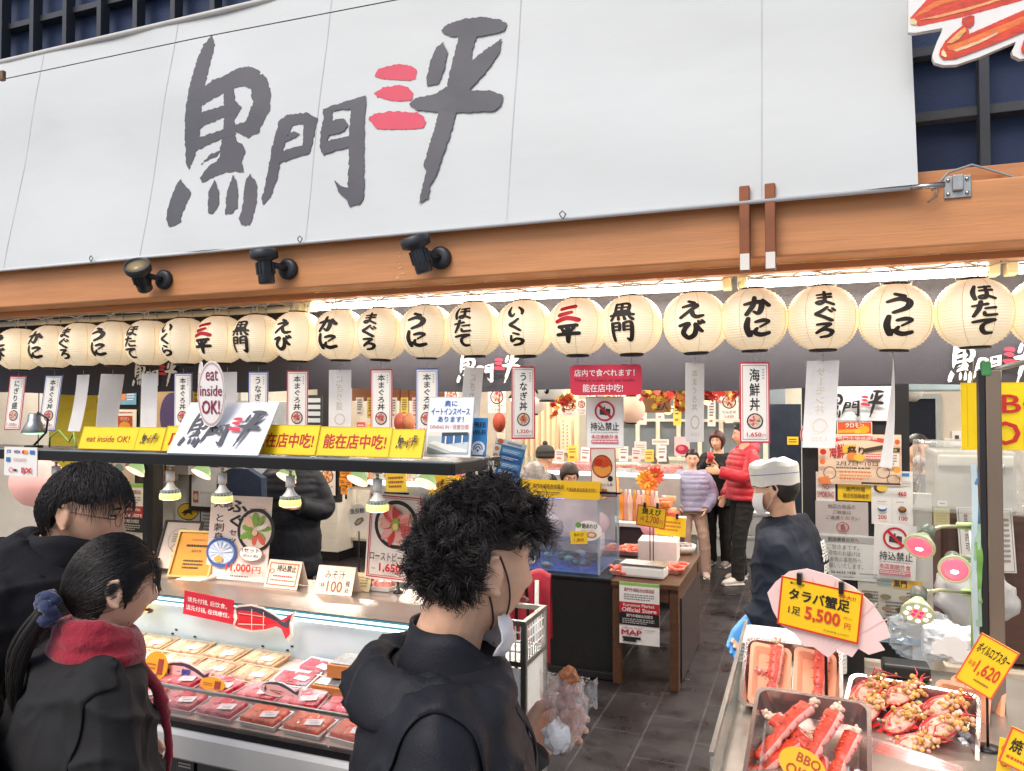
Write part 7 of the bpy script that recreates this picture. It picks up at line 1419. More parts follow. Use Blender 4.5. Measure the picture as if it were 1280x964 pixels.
mb = MB(); mb.tube([(0,0,0),(0,0,.47)],.013,M('lime_pipe','#93ad66',.4),10); mb.lathe([(0,0),(.05,0),(.05,.008),(0,.012)],M('lime_pipe'),16); mb.tube([(0,.0,.42),(.03,-.01,.46),(.0,-.02,.5)],.006,C('#e6e2c8'),6)
tag(mb.build('lime_pole',loc=(pk_.x,pk_.y,KZ-.002)),'lime green pole holding the clip lamps left of the steel post','pole')
def clip_lamp(px,py,d_,aim,lab,kind,ax,ay):
 c = at_d(px,py,d_); t = thing('clip_lamp',lab,'lamp',c,0,'clip lamps over the crab trays'); q = Vector(aim).normalized().to_track_quat('Z','Y').to_matrix().to_4x4()
 ap = at_d(ax,ay,2.6)-c
 mb = MB(); bk = q@Vector((0,0,-.075)); mb.tube([bk,bk*.7+ap*.3+Vector((0,0,.012)),ap],[.007,.006,.006],M('chrome_arm','#c8c49c',.3,metal=.6),8); mb.box(ap+Vector((-.02,0,0)),(.06,.03,.022),M('clip_green','#9cc470',.4),bev=.006); mb.build('arm',t)
 mb = MB(); mb.lathe([(0,-.095),(.02,-.095),(.024,-.09),(.024,-.055),(.02,-.05)],M('socket_green','#5c6658',.4,var=.15),18,mx=q); mb.build('socket',t)
 mb = MB(); mb.lathe([(.016,-.055),(.02,-.045),(.034,-.022),(.045,-.004),(.0475,.004),(.046,.008),(.043,.008)],M('lamp_reflector','#b4bd92',.25,emit=.08,ecol='#e6f0b0',coat=.3),26,mx=q); mb.build('reflector',t)
 mb = MB(); mb.lathe([(.043,.007),(.03,.002 if kind else .010),(0,.0 if kind else .012)],M('grow_lens','#f2b8c4',.2,emit=.25,ecol='#ff7a9c')if kind else M('pink_glow','#ee6a78',.2,emit=1.0,ecol='#ff5068'),26,mx=q)
 if kind:
  for k in range(8): a = 2*PI*k/8; mb.ball((.031*math.cos(a),.031*math.sin(a),.009),(.0062,.0062,.004),M('white_led','#ffffff',.2,emit=5,ecol='#fff0ff'),q,8,6)
  for k in range(4): a = 2*PI*k/4+.4; mb.ball((.013*math.cos(a),.013*math.sin(a),.008),(.0075,.0075,.004),M('red_led','#ff2040',.2,emit=3.5,ecol='#ff1038'),q,8,6)
 else: mb.ball((0,-.006,.006),(.015,.009,.008),M('hot_spot','#ffffff',.3,emit=9),q)
 mb.build('lens',t)
 ld = bpy.data.lights.new('lamp_light','SPOT'); ld.energy = 4; ld.color =(1,.6,.62); ld.spot_size = math.radians(100); ld.spot_blend = .7; ld.shadow_soft_size = .04
 lo = bpy.data.objects.new('lamp_light',ld); COL.objects.link(lo); lo.parent = t; lo.location = q@Vector((0,0,.02)); lo.rotation_euler =(-Vector(aim)).to_track_quat('Z','Y').to_euler()
clip_lamp(1150,682,2.45,(-.35,-.75,-.45),'upper left clip lamp, its pink glowing face turned half away',0,1216,658)
clip_lamp(1193,711,2.4,(-.1,-.95,-.2),'middle clip lamp glowing pink straight at the viewer',0,1222,700)
clip_lamp(1147,765,2.35,(-.15,-.8,-.55),'lowest clip lamp with red and white dots in its face',1,1222,742)
# big yellow sign behind the post
pboard('yellow_sign','big yellow sign with red BBQ OK lettering behind the steel post','sign',(1199,478,1346,563),3.12,'#f6d414',[('B',0,.6,'#e0b80f'),('T','BBQ',17,18,80,50,'#c82a22',.015),('T','OK',26,58,76,92,'#c82a22',.015),('R',5,4,5.6,96,'#d8b010')],(0,0,4),th=.005)
mb = MB()
for px in(1215,1330): q = at(px,480,3.12); mb.tube([(q.x,3.115,q.z),(q.x,3.05,q.z+.2),(q.x,2.96,2.452)],.0015,steel,5)
tag(mb.build('sign_wire'),'thin wires holding the big yellow sign','wire')
# papers and tubs in the office corner
for k,(rect,cc,lab)in enumerate((((1180,548,1192,566),'#efe9dc','small memo beside the dark office window'),((1137,600,1152,622),'#e6ded0','memo sheet on the office wall above the beige drawers'),((1153,596,1166,612),'#f0d860','yellow memo on the office wall'))):
 pboard('memo_sheet',lab,'memo',rect,7.185,cc,[('LINES',14,12,86,86,5,'#7a7268')],th=.003)
for k in range(3):
 p = at(1150+9*k,655,4.45); mb = MB(); mb.lathe([(0,0),(.045,0),(.052,.09),(.055,.09),(.055,.10),(0,.102)],C(('#dfe6ea','#6aa0d0','#e9e2d4')[k],.3),20)
 tag(mb.build('plastic_tub',loc=(pc+.10+.12*k,4.42,1.4165)),('white','blue','cream')[k]+' plastic tub on the brown cabinet left of the bagged machine','tub')
 # ================================================================== people
skin = M('skin','#e2b191',.5,var=.13,vscale=22,bump=.08,bscale=250,sss=.08)
skin_pale = M('skin_pale','#e2b497',.5,var=.05,vscale=30,sss=.08)
lip_m = M('lip','#b4695c',.45,var=.1); hair_m = M('black_hair','#1e1816',.42,var=.3,vscale=60,bump=.12,bscale=180,spec=.5,stretch=(1,1,.25))
hair_red = M('auburn_hair','#4a2420',.45,var=.3,vscale=40,bump=.4,bscale=150)
def sst(a,b,x): t = max(0.,min(1.,(x-a)/(b-a))); return t*t*(3-2*t)
def ga(x,c,w): return math.exp(-((x-c)/w)**2)
def head_point(d):
 x,y,z = d; p = Vector((x*.074,y*.094,z*.115))
 if z<0: p.x*=1-.30*(-z)**1.4
 if y>0 and z<-.1: p.y*=1-.55*(-z-.1)
 if y<0:
  f = sst(.15,.75,-y); ax = abs(p.x); o = 0
  o += ga(p.x,0,.0115)*(.008*sst(.045,.0,p.z)+.017*ga(p.z,-.028,.016))*sst(-.052,-.036,p.z)
  o += .007*ga(ax,.012,.007)*ga(p.z,-.034,.008)
  o += .0035*ga(p.z,.034,.010)*sst(.06,.03,ax)-.008*ga(ax,.031,.017)*ga(p.z,.012,.012)
  o += .0055*ga(p.x,0,.020)*(ga(p.z,-.056,.006)+ga(p.z,-.069,.007))-.0025*ga(p.x,0,.024)*ga(p.z,-.0625,.003)
  o += .007*ga(p.x,0,.022)*ga(p.z,-.1,.016)+.004*ga(ax,.045,.02)*ga(p.z,-.02,.022)
  p.y -= o*f
 return p
def sphere_dirs(nu,nv):
 vs =[]; fs =[]
 for i in range(1,nv):
  a = PI*i/nv
  for j in range(nu): b = 2*PI*j/nu; vs.append(Vector((math.sin(a)*math.cos(b),math.sin(a)*math.sin(b),math.cos(a))))
 T = len(vs); vs +=[Vector((0,0,1)),Vector((0,0,-1))]
 for i in range(nv-2):
  for j in range(nu): fs.append((i*nu+j,(i+1)*nu+j,(i+1)*nu+(j+1)%nu,i*nu+(j+1)%nu))
 for j in range(nu): fs.append((T,j,(j+1)%nu)); fs.append((T+1,(nv-2)*nu+(j+1)%nu,(nv-2)*nu+j))
 return vs,fs
def add_head(mb,m,mx,nu=56,nv=44):
 vs,fs = sphere_dirs(nu,nv); mb.add([head_point(d)for d in vs],fs,m,True,mx)
 for s in(-1,1):
  q = mx@Matrix.Translation((s*.0775,.012,-.006))@Matrix.Rotation(s*.55,4,'Z')@Matrix.Scale(1.12,4)
  mb.ball((0,.004,0),(.007,.017,.030),m,q,10,8); mb.tube([(0,-.008,-.026),(s*.006,.008,-.014),(s*.009,.02,.006),(s*.008,.014,.026),(s*.004,-.004,.029)],[.0058,.0055,.006,.0055,.005],m,6,mx=q)
def hairline(az,style):
 pts = style; a = abs(az)
 for(a0,z0),(a1,z1)in zip(pts,pts[1:]):
  if a<=a1: return z0+(z1-z0)*(a-a0)/(a1-a0)
 return pts[-1][1]
SHORT =[(0,.062),(.7,.058),(1.15,.03),(1.42,.0),(1.62,.02),(1.9,-.03),(2.3,-.07),(3.15,-.075)]
FRINGE =[(0,.036),(.8,.03),(1.1,-.01),(1.35,-.055),(1.5,-.02),(1.66,.006),(1.85,-.03),(2.2,-.085),(3.15,-.095)]
BOB =[(0,.05),(.6,.045),(.95,.0),(1.2,-.07),(1.6,-.10),(2.3,-.11),(3.15,-.11)]
def hair_shell(mx,style,thick,name,parent,m=None,seed=0,rough=.0018,freq=40,top=1.):
 vs,fs = sphere_dirs(72,48); out =[]
 for d in vs:
  p = head_point(d); az = math.atan2(p.x,-p.y); w = sst(-.004,.014,p.z-hairline(az,style)); n_ = noise.noise(Vector((p.x*freq,p.y*freq,p.z*freq*.35+seed)))
  k =(thick*(.55+.45*sst(-.05,.06,p.z)*top)+rough*n_)*w-.012*(1-w); out.append(p+Vector((d.x,d.y,d.z)).normalized()*k)
 mb = MB(); mb.add(out,fs,m or hair_m,True,mx); return mb.build(name,parent)
def eyes(mx,parent,closed=False,brow=True):
 for s in(-1,1):
  mb = MB(); c =(s*.031,-.0825,.012)
  mb.ball(c,(.0145,.009,.0055 if not closed else .003),C('#efe8e2',.25),mx,12,8); mb.ball((c[0],c[1]-.0055,c[2]),(.0062,.004,.0055),C('#1c120e',.2),mx,10,8)
  mb.tube([(s*.014,-.0865,.0155),(s*.03,-.0915,.0195),(s*.046,-.081,.015)],.0018,hair_m,5,mx=mx); mb.build('eye',parent)
  if brow: mb = MB(); mb.tube([(s*.014,-.094,.033),(s*.032,-.0945,.038),(s*.05,-.082,.033)],[.0024,.003,.0014],hair_m,5,mx=mx); mb.build('eyebrow',parent)
 mb = MB(); mb.tube([(-.021,-.0865,-.0625),(-.008,-.1005,-.0605),(0,-.1015,-.0615),(.008,-.1005,-.0605),(.021,-.0865,-.0625)],[.0015,.0042,.004,.0042,.0015],lip_m,6,mx=mx); mb.build('lips',parent)
def loft(mb,P,rx,ry,m,X=(1,0,0),n=24,e=2.4):
 P =[Vector(p)for p in P]; X = Vector(X); N = len(P); vs =[]; fs =[]
 for i,p in enumerate(P):
  t =(P[min(i+1,N-1)]-P[max(i-1,0)]).normalized(); Yv = t.cross(X).normalized(); Xv = Yv.cross(t).normalized()
  for k in range(n):
   a = 2*PI*k/n; c,s_ = math.cos(a),math.sin(a); vs.append(p+Xv*rx[i]*math.copysign(abs(c)**(2/e),c)+Yv*ry[i]*math.copysign(abs(s_)**(2/e),s_))
 fs =[(i*n+k,i*n+(k+1)%n,(i+1)*n+(k+1)%n,(i+1)*n+k)for i in range(N-1)for k in range(n)]+[tuple(range(n-1,-1,-1)),tuple(range((N-1)*n,N*n))]
 mb.add(vs,fs,m,True)
def resample(pts,k): return[Vector(q)for q in catmull([tuple(p)for p in pts],k)]
def remesh(mb,vox,name,parent,m,smooth=3,disp=None):
 o = mb.build('tmp_form'); md = o.modifiers.new('r','REMESH'); md.mode = 'VOXEL'; md.voxel_size = vox; sm_ = o.modifiers.new('s','SMOOTH'); sm_.iterations = smooth; sm_.factor = .5
 bpy.context.view_layer.update(); me = bpy.data.meshes.new_from_object(o.evaluated_get(bpy.context.evaluated_depsgraph_get())); bpy.data.objects.remove(o)
 me.name = name; me.materials.clear(); me.materials.append(m)
 if disp:
  nr =[v.normal.copy()for v in me.vertices]
  for v,n_ in zip(me.vertices,nr): v.co += n_*disp(v.co)
 me.polygons.foreach_set('use_smooth',[True]*len(me.polygons)); me.polygons.foreach_set('material_index',[0]*len(me.polygons)); me.update()
 o = bpy.data.objects.new(name,me); COL.objects.link(o); o.parent = parent; return o
def wrinkle(amp,f=9.,seed=0):
 def d(c):
  q = Vector((c.x*f+seed,c.y*f,c.z*f*.8)); q += Vector((noise.noise(q*.7),noise.noise(q*.7+Vector((5,0,0))),0))*.8; a =(1-abs(noise.noise(Vector((q.x*.55,q.y*.55,q.z*1.5)))))**5; b =(1-abs(noise.noise(Vector((q.x*1.1,q.y*1.1,q.z*.5+7)))))**8; return amp*(.3*noise.noise(q*.4)+.8*a+.45*b-.35)
 return d
def add_hand(mb,Wp,D,N,side,m,curl=.5,s=1.):
 Wp,D,N = Vector(Wp),Vector(D).normalized(),Vector(N).normalized(); T = D.cross(N).normalized()*side; N = T.cross(D).normalized()*side if False else(N-D*N.dot(D)).normalized()
 loft(mb,[Wp-D*.01*s,Wp+D*.03*s,Wp+D*.065*s,Wp+D*.09*s],[.026*s,.036*s,.041*s,.038*s],[.019*s,.016*s,.014*s,.011*s],m,T,14)
 for o,L,r in((.029,.070,.0088),(.010,.079,.0092),(-.010,.073,.0088),(-.028,.058,.0078)):
  p = Wp+D*.08*s+T*o*s; a = curl*.35; pts =[p-D*.02*s,p]
  for f in(.45,.32,.23): p = p+(D*math.cos(a)+N*math.sin(a))*L*f*s; pts.append(p); a += curl
  mb.tube(pts,[r*s*1.05,r*s*1.05,r*s,r*s*.95,r*s*.7],m,9)
 p = Wp+D*.022*s+T*.028*s; q1 = p+(D*.55+T*.7+N*.35).normalized()*.042*s; q2 = q1+(D*.8+T*.15+N*.55*(.5+curl)).normalized()*.034*s; q3 = q2+(D*.8-T*.2+N*.6*(.5+curl)).normalized()*.026*s
 mb.tube([p-T*.012*s,p,q1,q2,q3],[.014*s,.0145*s,.0115*s,.0105*s,.007*s],m,9)
def head_mx(c,yaw=0,pitch=0,roll=0,s=1.): return Matrix.Translation(c)@Matrix.Rotation(yaw,4,'Z')@Matrix.Rotation(pitch,4,'X')@Matrix.Rotation(roll,4,'Y')@Matrix.Scale(s,4)
def face_rot(f): return math.atan2(f.x,-f.y)
J0 = dict(pelvis=(0,.0,.93),waist=(0,.0,1.06),chest=(0,.0,1.25),neck=(0,.015,1.43),head=(0,-.012,1.585),shL=(.165,.01,1.375),shR=(-.165,.01,1.375),elL=(.215,.03,1.11),elR=(-.215,.03,1.11),wrL=(.22,-.04,.87),wrR=(-.22,-.04,.87),hiL=(.085,0,.90),hiR=(-.085,0,.90),knL=(.095,-.015,.49),knR=(-.095,-.015,.49),anL=(.1,.02,.085),anR=(-.1,.02,.085))
def person(lab,loc,yaw,H,pose=None,sk=None,top=None,legs=None,shoes=None,hair=(SHORT,.018,None),hy=0,hp=0,hr=0,vox=.008,puffer=0,coat_len=0.,bulk=1.,hands=None,wr=.006,group=None,face=True,cuffs=.0,collar=.0,hood=False,gloves=None,seed=0,hvox=None):
 s = H/1.70; t = thing('person',lab,'person',loc,yaw,group); sk = sk or skin; J ={k:Vector(v)*s for k,v in{**J0,**(pose or{})}.items()}
 hm = head_mx(J['head'],hy,hp,hr,min(1.04,.45+.55*s)if s<1 else 1.0); t['hm'] = 0; del t['hm']
 b = MB(); add_head(b,sk,hm)
 hc = J['head']; b.tube([J['chest']*.3+J['neck']*.7,J['neck'],J['neck']*.5+hc*.5+Vector((0,.012,-.02)),hc+hm.to_3x3()@Vector((0,.02,-.03))],[.062*s,.058*s,.054*s,.055*s],sk,18)
 sp =[J['pelvis']-Vector((0,0,.06*s)),J['pelvis'],J['waist'],J['chest'],J['chest']*.35+J['neck']*.65,J['neck']]
 loft(b,sp,[.13*s,.155*s,.125*s,.15*s,.13*s,.06*s],[.1*s,.11*s,.095*s,.11*s,.085*s,.055*s],sk)
 for S in 'LR':
  sg_ = 1 if S == 'L' else-1
  b.tube(resample([J['chest']*.4+J['sh'+S]*.6,J['sh'+S],J['el'+S],J['wr'+S]],4),[.055*s,.055*s,.054*s,.053*s,.052*s,.05*s,.047*s,.043*s,.041*s,.04*s,.036*s,.03*s,.027*s],sk,12)
  b.tube([J['hi'+S],J['kn'+S],J['an'+S]],[.085*s,.055*s,.038*s],sk,12)
  ft = J['an'+S]; b.tube([ft+Vector((0,.03,-.03))*s,ft+Vector((0,-.04,-.05))*s,ft+Vector((.01*sg_,-.14,-.06))*s],[.032*s,.034*s,.02*s],sk,10)
  d =(J['wr'+S]-J['el'+S]).normalized(); hd =(hands or{}).get(S); D,N,cu = hd if hd else(d,Vector((-sg_,-.2,0)),.35)
  add_hand(b,J['wr'+S],D,N,(-1 if S=='L' else 1),sk,cu,s)
 remesh(b,hvox or vox,'body',t,sk,2)
 if face: eyes(hm,t,face=='down')
 if hair: hair_shell(hm,hair[0],hair[1],'hair',t,hair[2],seed)
 if legs:
  g_ = MB(); loft(g_,[J['pelvis']-Vector((0,0,.08*s)),J['pelvis'],J['waist']],[.16*s,.175*s,.15*s],[.12*s,.13*s,.11*s],legs)
  for S in 'LR': g_.tube(resample([J['hi'+S]+Vector((0,0,.02)),J['kn'+S],J['an'+S]+Vector((0,0,-.035*s))],4),[.1*s,.098*s,.09*s,.083*s,.078*s,.075*s,.072*s,.07*s,.067*s],legs,14)
  remesh(g_,vox,'trousers',t,legs,3,wrinkle(.008,8,seed))
 if shoes:
  for S in 'LR':
   sg_ = 1 if S == 'L' else-1; g_ = MB(); ft = J['an'+S]; loft(g_,[ft+Vector((0,.065,-.045))*s,ft+Vector((0,.05,-.035))*s,ft+Vector((0,.0,-.03))*s,ft+Vector((.004*sg_,-.07,-.045))*s,ft+Vector((.01*sg_,-.14,-.052))*s,ft+Vector((.012*sg_,-.178,-.06))*s],[.026*s,.036*s,.042*s,.046*s,.045*s,.02*s],[.03*s,.042*s,.05*s,.036*s,.028*s,.014*s],shoes,(1,0,0),16)
   g_.box(tuple(ft+Vector((.005*sg_,-.055,-.0755))*s),(.088*s,.235*s,.018*s),C('#e6e2dc'),bev=.008); g_.build('shoe',t)
 if top:
  g_ = MB(); q =[]; low = J['pelvis']-Vector((0,0,.04+coat_len))*s; path = resample([low,J['waist'],J['chest'],J['chest']*.3+J['neck']*.7,J['neck']+(J['neck']-J['chest']).normalized()*collar],10); L = len(path)
  def rr(i,vals): u = i/(L-1)*(len(vals)-1); k = min(int(u),len(vals)-2); return(vals[k]+(vals[k+1]-vals[k])*sst(0,1,u-k))*s*bulk
  ml =(lambda i,per:1+puffer*(abs(math.sin(PI*i/per))-.5))if puffer else(lambda i,per:1)
  loft(g_,path,[rr(i,(.20,.19,.20,.185,.085))*ml(i,4.)for i in range(L)],[rr(i,(.15,.14,.145,.115,.085))*ml(i,4.)for i in range(L)],top,n=32)
  for S in 'LR':
   a = resample([J['neck']*.55+J['sh'+S]*.45+Vector((0,0,-.05*s)),J['sh'+S]+Vector((0,0,-.02*s)),J['el'+S],J['wr'+S]-(J['wr'+S]-J['el'+S]).normalized()*(.005+cuffs)],9); n_ = len(a)
   g_.tube(a,[(.058+.012*sst(0,.35,i/n_)-.014*sst(.45,1,i/n_))*s*bulk*ml(i,3.)for i in range(n_)],top,16)
  if hood: g_.tube([J['neck']+Vector(p_)*s for p_ in((.1,-.06,-.02),(.11,.03,.015),(.06,.10,.02),(0,.125,.0),(-.06,.10,.02),(-.11,.03,.015),(-.1,-.06,-.02))],[.03*s,.045*s,.055*s,.06*s,.055*s,.045*s,.03*s],top,12)
  jk = remesh(g_,vox,'jacket',t,top,2 if puffer else 16,wrinkle(wr,9,seed))
 if gloves:
  g_ = MB()
  for S,gm_ in gloves.items(): hd = hands[S]; add_hand(g_,J['wr'+S],hd[0],hd[1],(-1 if S=='L' else 1),gm_,hd[2],s*1.22); g_.tube([J['wr'+S]-(J['wr'+S]-J['el'+S]).normalized()*.06,J['wr'+S]],.034,gm_,12); remesh(g_,.005,'glove',t,gm_,2)
 return t,J,hm
black_cloth = M('black_nylon','#1f2026',.62,var=.15,bump=.15,bscale=220,spec=.28); black_cot = M('black_cotton','#161415',.85,var=.15,bump=.25,bscale=90); charcoal = M('charcoal_jacket','#242324',.82,var=.15,bump=.12,bscale=160,spec=.3)
def patch(src,cond,off,name,parent,m,th=.003):
 me = src.data; keep =[p for p in me.polygons if cond(p.center,p.normal)]
 ids ={}; vs =[]; fs =[]
 for p in keep:
  f =[]
  for i in p.vertices:
   if i not in ids: ids[i] = len(vs); vs.append(me.vertices[i].co+me.vertices[i].normal*off)
   f.append(ids[i])
  fs.append(f)
 if not fs: return None
 ec ={}
 for f in fs:
  for i in range(len(f)): e = tuple(sorted((f[i],f[i-1]))); ec[e] = ec.get(e,0)+1
 nb ={}
 for(i,j),c in ec.items():
  if c == 1: nb.setdefault(i,[]).append(j); nb.setdefault(j,[]).append(i)
 for _ in range(14):
  nv ={i:(vs[i]+sum((vs[j]for j in l),Vector()))/(1+len(l))for i,l in nb.items()}
  for i,p in nv.items(): vs[i] = p
 mb = MB(); mb.add(vs,fs,m,True); o = mb.build(name,parent); sd = o.modifiers.new('thickness','SOLIDIFY'); sd.thickness = th; sd.offset = 1; return o
def part_of(t,name): return[c for c in t.children if c.name.split('.')[0]==name][0]
def neck_collar(parent,C0,m,r0,h,slope,z0=-.05):
 mb = MB(); n = 36; vs =[]
 for j in range(6):
  q = j/5
  for i in range(n+1): a = -2.75+5.5*i/n; r_ = r0-.012*q+.004*math.sin(a*3+j); vs.append(Vector(C0)+Vector((math.sin(a)*r_,math.cos(a)*r_-slope*h*q,z0+h*q-.02*sst(1.6,2.6,abs(a))*q)))
 mb.add(vs,[(j*(n+1)+i,j*(n+1)+i+1,(j+1)*(n+1)+i+1,(j+1)*(n+1)+i)for j in range(5)for i in range(n)],m,True); o = mb.build('collar',parent); sd = o.modifiers.new('thickness','SOLIDIFY'); sd.thickness = .006; sd.offset = 1
def cloth_hood(parent,C0,m,k,seed):
 mb = MB(); n = 44; prof =[(.088,.03),(.098,.048),(.115,.05),(.132,.028),(.142,.0),(.146,-.028),(.138,-.055),(.12,-.07)]; prof = catmull(prof,3); vs =[]
 for i in range(n+1):
  a = -2.15+4.3*i/n; e = math.cos(a*.70)**.8 if abs(a)<2.2 else 0
  for j,(r_,z_)in enumerate(prof):
   q = j/(len(prof)-1); nz = noise.noise(Vector((a*2.1,q*2.2,seed)))*.022+(1-abs(noise.noise(Vector((a*2.6+q*1.5,q*1.2,seed+5)))))**6*.018
   rr =(.095+(r_-.088)*(.45+.75*e))*k+nz*q; vs.append(Vector(C0)+Vector((math.sin(a)*rr*1.12,math.cos(a)*rr*(1.15 if abs(a)<1.5 else 1.),(z_*(.35+.65*e)-.02*(1-e))*k+nz*.5)))
 L = len(prof); mb.add(vs,[(i*L+j,i*L+j+1,(i+1)*L+j+1,(i+1)*L+j)for i in range(n)for j in range(L-1)],m,True); o = mb.build('hood',parent); sd = o.modifiers.new('thickness','SOLIDIFY'); sd.thickness = .007; sd.offset = 1
def local(v,yaw): return Matrix.Rotation(-yaw,3,'Z')@Vector(v)
CURLY =[(0,.06),(.7,.052),(1.1,.036),(1.3,.03),(1.78,.034),(2.0,-.02),(2.4,-.055),(3.15,-.06)]
# ---------- man in front with curly hair
FM = at_d(598,706,1.30); f_ =(RGT*math.cos(.06)+FWD*math.sin(.06)); f_.z = 0; yawF = face_rot(f_); HF = 1.80; sF = HF/1.7
headl = Vector((0,-.035,1.585))*sF; base = FM-Matrix.Rotation(yawF,3,'Z')@headl; base.z = .0
hz =(FM.z)/sF
def toF(P): return(Matrix.Rotation(-yawF,3,'Z')@(P-base))/sF
wrL = toF(at_d(650,934,1.42)); elL = toF(at_d(545,1050,1.44))
handD = local(RGT*.72+UPV*.1+FWD*.6,yawF); handN = local(-FWD*.75+RGT*.6+UPV*.1,yawF)
manF,JF,hmF = person('young man with black curly hair in a black jacket eating in the foreground',base,yawF,HF,dict(head=(0,-.035,hz),neck=(0,.025,hz-.15),chest=(0,.022,hz-.33),waist=(0,.015,1.06),shL=(.165,.02,hz-.215),shR=(-.15,.022,hz-.215),elL=elL,wrL=wrL,elR=(-.19,.06,hz-.49),wrR=(-.19,-.10,hz-.66)),top=black_cloth,legs=black_cot,shoes=black_cloth,hair=(CURLY,.018,None),hy=.5,hp=.1,vox=.0065,hvox=.0036,bulk=.96,hands={'L':(handD,handN,.72)},wr=.019,cuffs=-.028,collar=.0,seed=4)
C_ = JF['neck']
mb = MB(); n = 40; rows =[(.0,-.05,1.34,0),(.02,.02,1.05,.02),(.03,.08,.92,.03)]  # stand-up collar, open at the front
vs =[];
for j in range(7):
 q = j/6
 for i in range(n+1):
  a = -2.7+5.4*i/n; r = .100-.010*q-.012*q*q+.004*math.sin(a*3+j); fr = sst(1.5,2.6,abs(a)); z = -.07+.135*q-.05*fr*q; vs.append(C_+Vector((math.sin(a)*r*.98,math.cos(a)*r-.012-.012*q,z)))
for j in range(7):
 pass
W_ = n+1; fs =[(j*W_+i,j*W_+i+1,(j+1)*W_+i+1,(j+1)*W_+i)for j in range(6)for i in range(n)]
mb.add(vs,fs,black_cloth,True); o = mb.build('collar',manF); sd = o.modifiers.new('thickness','SOLIDIFY'); sd.thickness = .006; sd.offset = 1
cloth_hood(manF,C_+Vector((0,-.015,-.025)),black_cloth,.92,3)
jF = part_of(manF,'jacket'); zF = C_.z
patch(jF,lambda c,n_:zF-.155+.10*(c.x+.1)-.25*(c.y-C_.y)<c.z and abs(c.x)<.19 and c.y<C_.y+.13,.004,'storm_flap',manF,black_cloth)
patch(jF,lambda c,n_:c.x<-.13 and-.03<c.y-C_.y-.03<.085 and-.33<c.z-zF<-.20,.004,'sleeve_pocket',manF,black_cloth)
patch(jF,lambda c,n_:n_.y<-.3 and abs(c.x-.015)<.028 and c.z<zF-.03,.005,'zip_placket',manF,black_cloth)
r = random.Random(11); mb = MB()  # curls
for k in range(1700):
 z = r.uniform(-.62,1); a = r.uniform(-PI,PI); q = math.sqrt(1-z*z); d = Vector((q*math.sin(a),-q*math.cos(a),z)); p = head_point(d)
 if p.z<hairline(a,CURLY)+.004: continue
 if 1.2<abs(a)<2.1 and p.z<.058: continue
 low = sst(.01,-.07,p.z); L = r.uniform(.030,.052)*(1-.68*low)*(1 if abs(a)>1.2 else 1.3); fly = r.random()<.10; tg = Vector((r.gauss(0,.8),r.gauss(-.5,.8),r.gauss(-.15,.8))); tg =(tg-d*tg.dot(d)).normalized(); dr =(tg+d*(.7 if fly else r.uniform(-.05,.3))).normalized(); hb = r.uniform(.005,.029)*(1-.78*low)*(1.25 if abs(a)<1.1 else 1); u = dr.orthogonal().normalized(); v_ = dr.cross(u); rad = r.uniform(.005,.011)*(1-.6*low); ph = r.random()*6; turns = r.uniform(.7,1.35)*r.choice((-1,1))
 for h_ in range(12):
  pts =[]; o_ = Vector((r.gauss(0,.0024),r.gauss(0,.0024),r.gauss(0,.0024))); L2 = L*r.uniform(.85,1.1); dp = r.gauss(0,.16)
  for i in range(10): w = i/9; an = ph+dp+turns*2*PI*w; pts.append(p+d*hb+dr*L2*w+o_*(1+1.2*w)+(u*math.cos(an)+v_*math.sin(an))*rad*(.2+.8*w))
  mb.tube(pts,[.0006,.0007,.0007,.0007,.0007,.0006,.0006,.0005,.0004,.0002],hair_m,3,cap=False,mx=hmF)
mb.build('curls',manF)
mask_m = M('mask_white','#e8e4e4',.7,var=.03,bump=.2,bscale=60)
mb = MB(); n = 14; vs =[]
for j in range(6):
 for i in range(n+1):
  a = -1.15+2.3*i/n; q = j/5; rr_ = .080+.014*math.sin(PI*q)+.003*math.sin(a*9+j*2); vs.append(Vector((math.sin(a)*rr_*.82,-math.cos(a)*rr_*1.02+.026,-.094-.046*q+.022*abs(a)*(1-q)+.004*math.sin(a*7+3*q))))
mb.add(vs,[(j*(n+1)+i,j*(n+1)+i+1,(j+1)*(n+1)+i+1,(j+1)*(n+1)+i)for j in range(5)for i in range(n)],mask_m,True,hmF)
mk = mb.build('face_mask',manF); sd = mk.modifiers.new('thickness','SOLIDIFY'); sd.thickness = .003
for s_ in(-1,1):
 strap = MB()
 for A in(((.95,-.80),(1.2,-.45),(1.42,-.1),(1.62,.22)),((1.25,-.85),(1.55,-.55),(1.8,-.2),(1.78,.2))): strap.tube([head_point(Vector((s_*math.sin(a_)*math.sqrt(1-z_*z_),-math.cos(a_)*math.sqrt(1-z_*z_),z_)))*1.045 for a_,z_ in catmull(A,5)],.0017,C('#23202a'),6,mx=hmF)
 strap.build('mask_strap',mk)
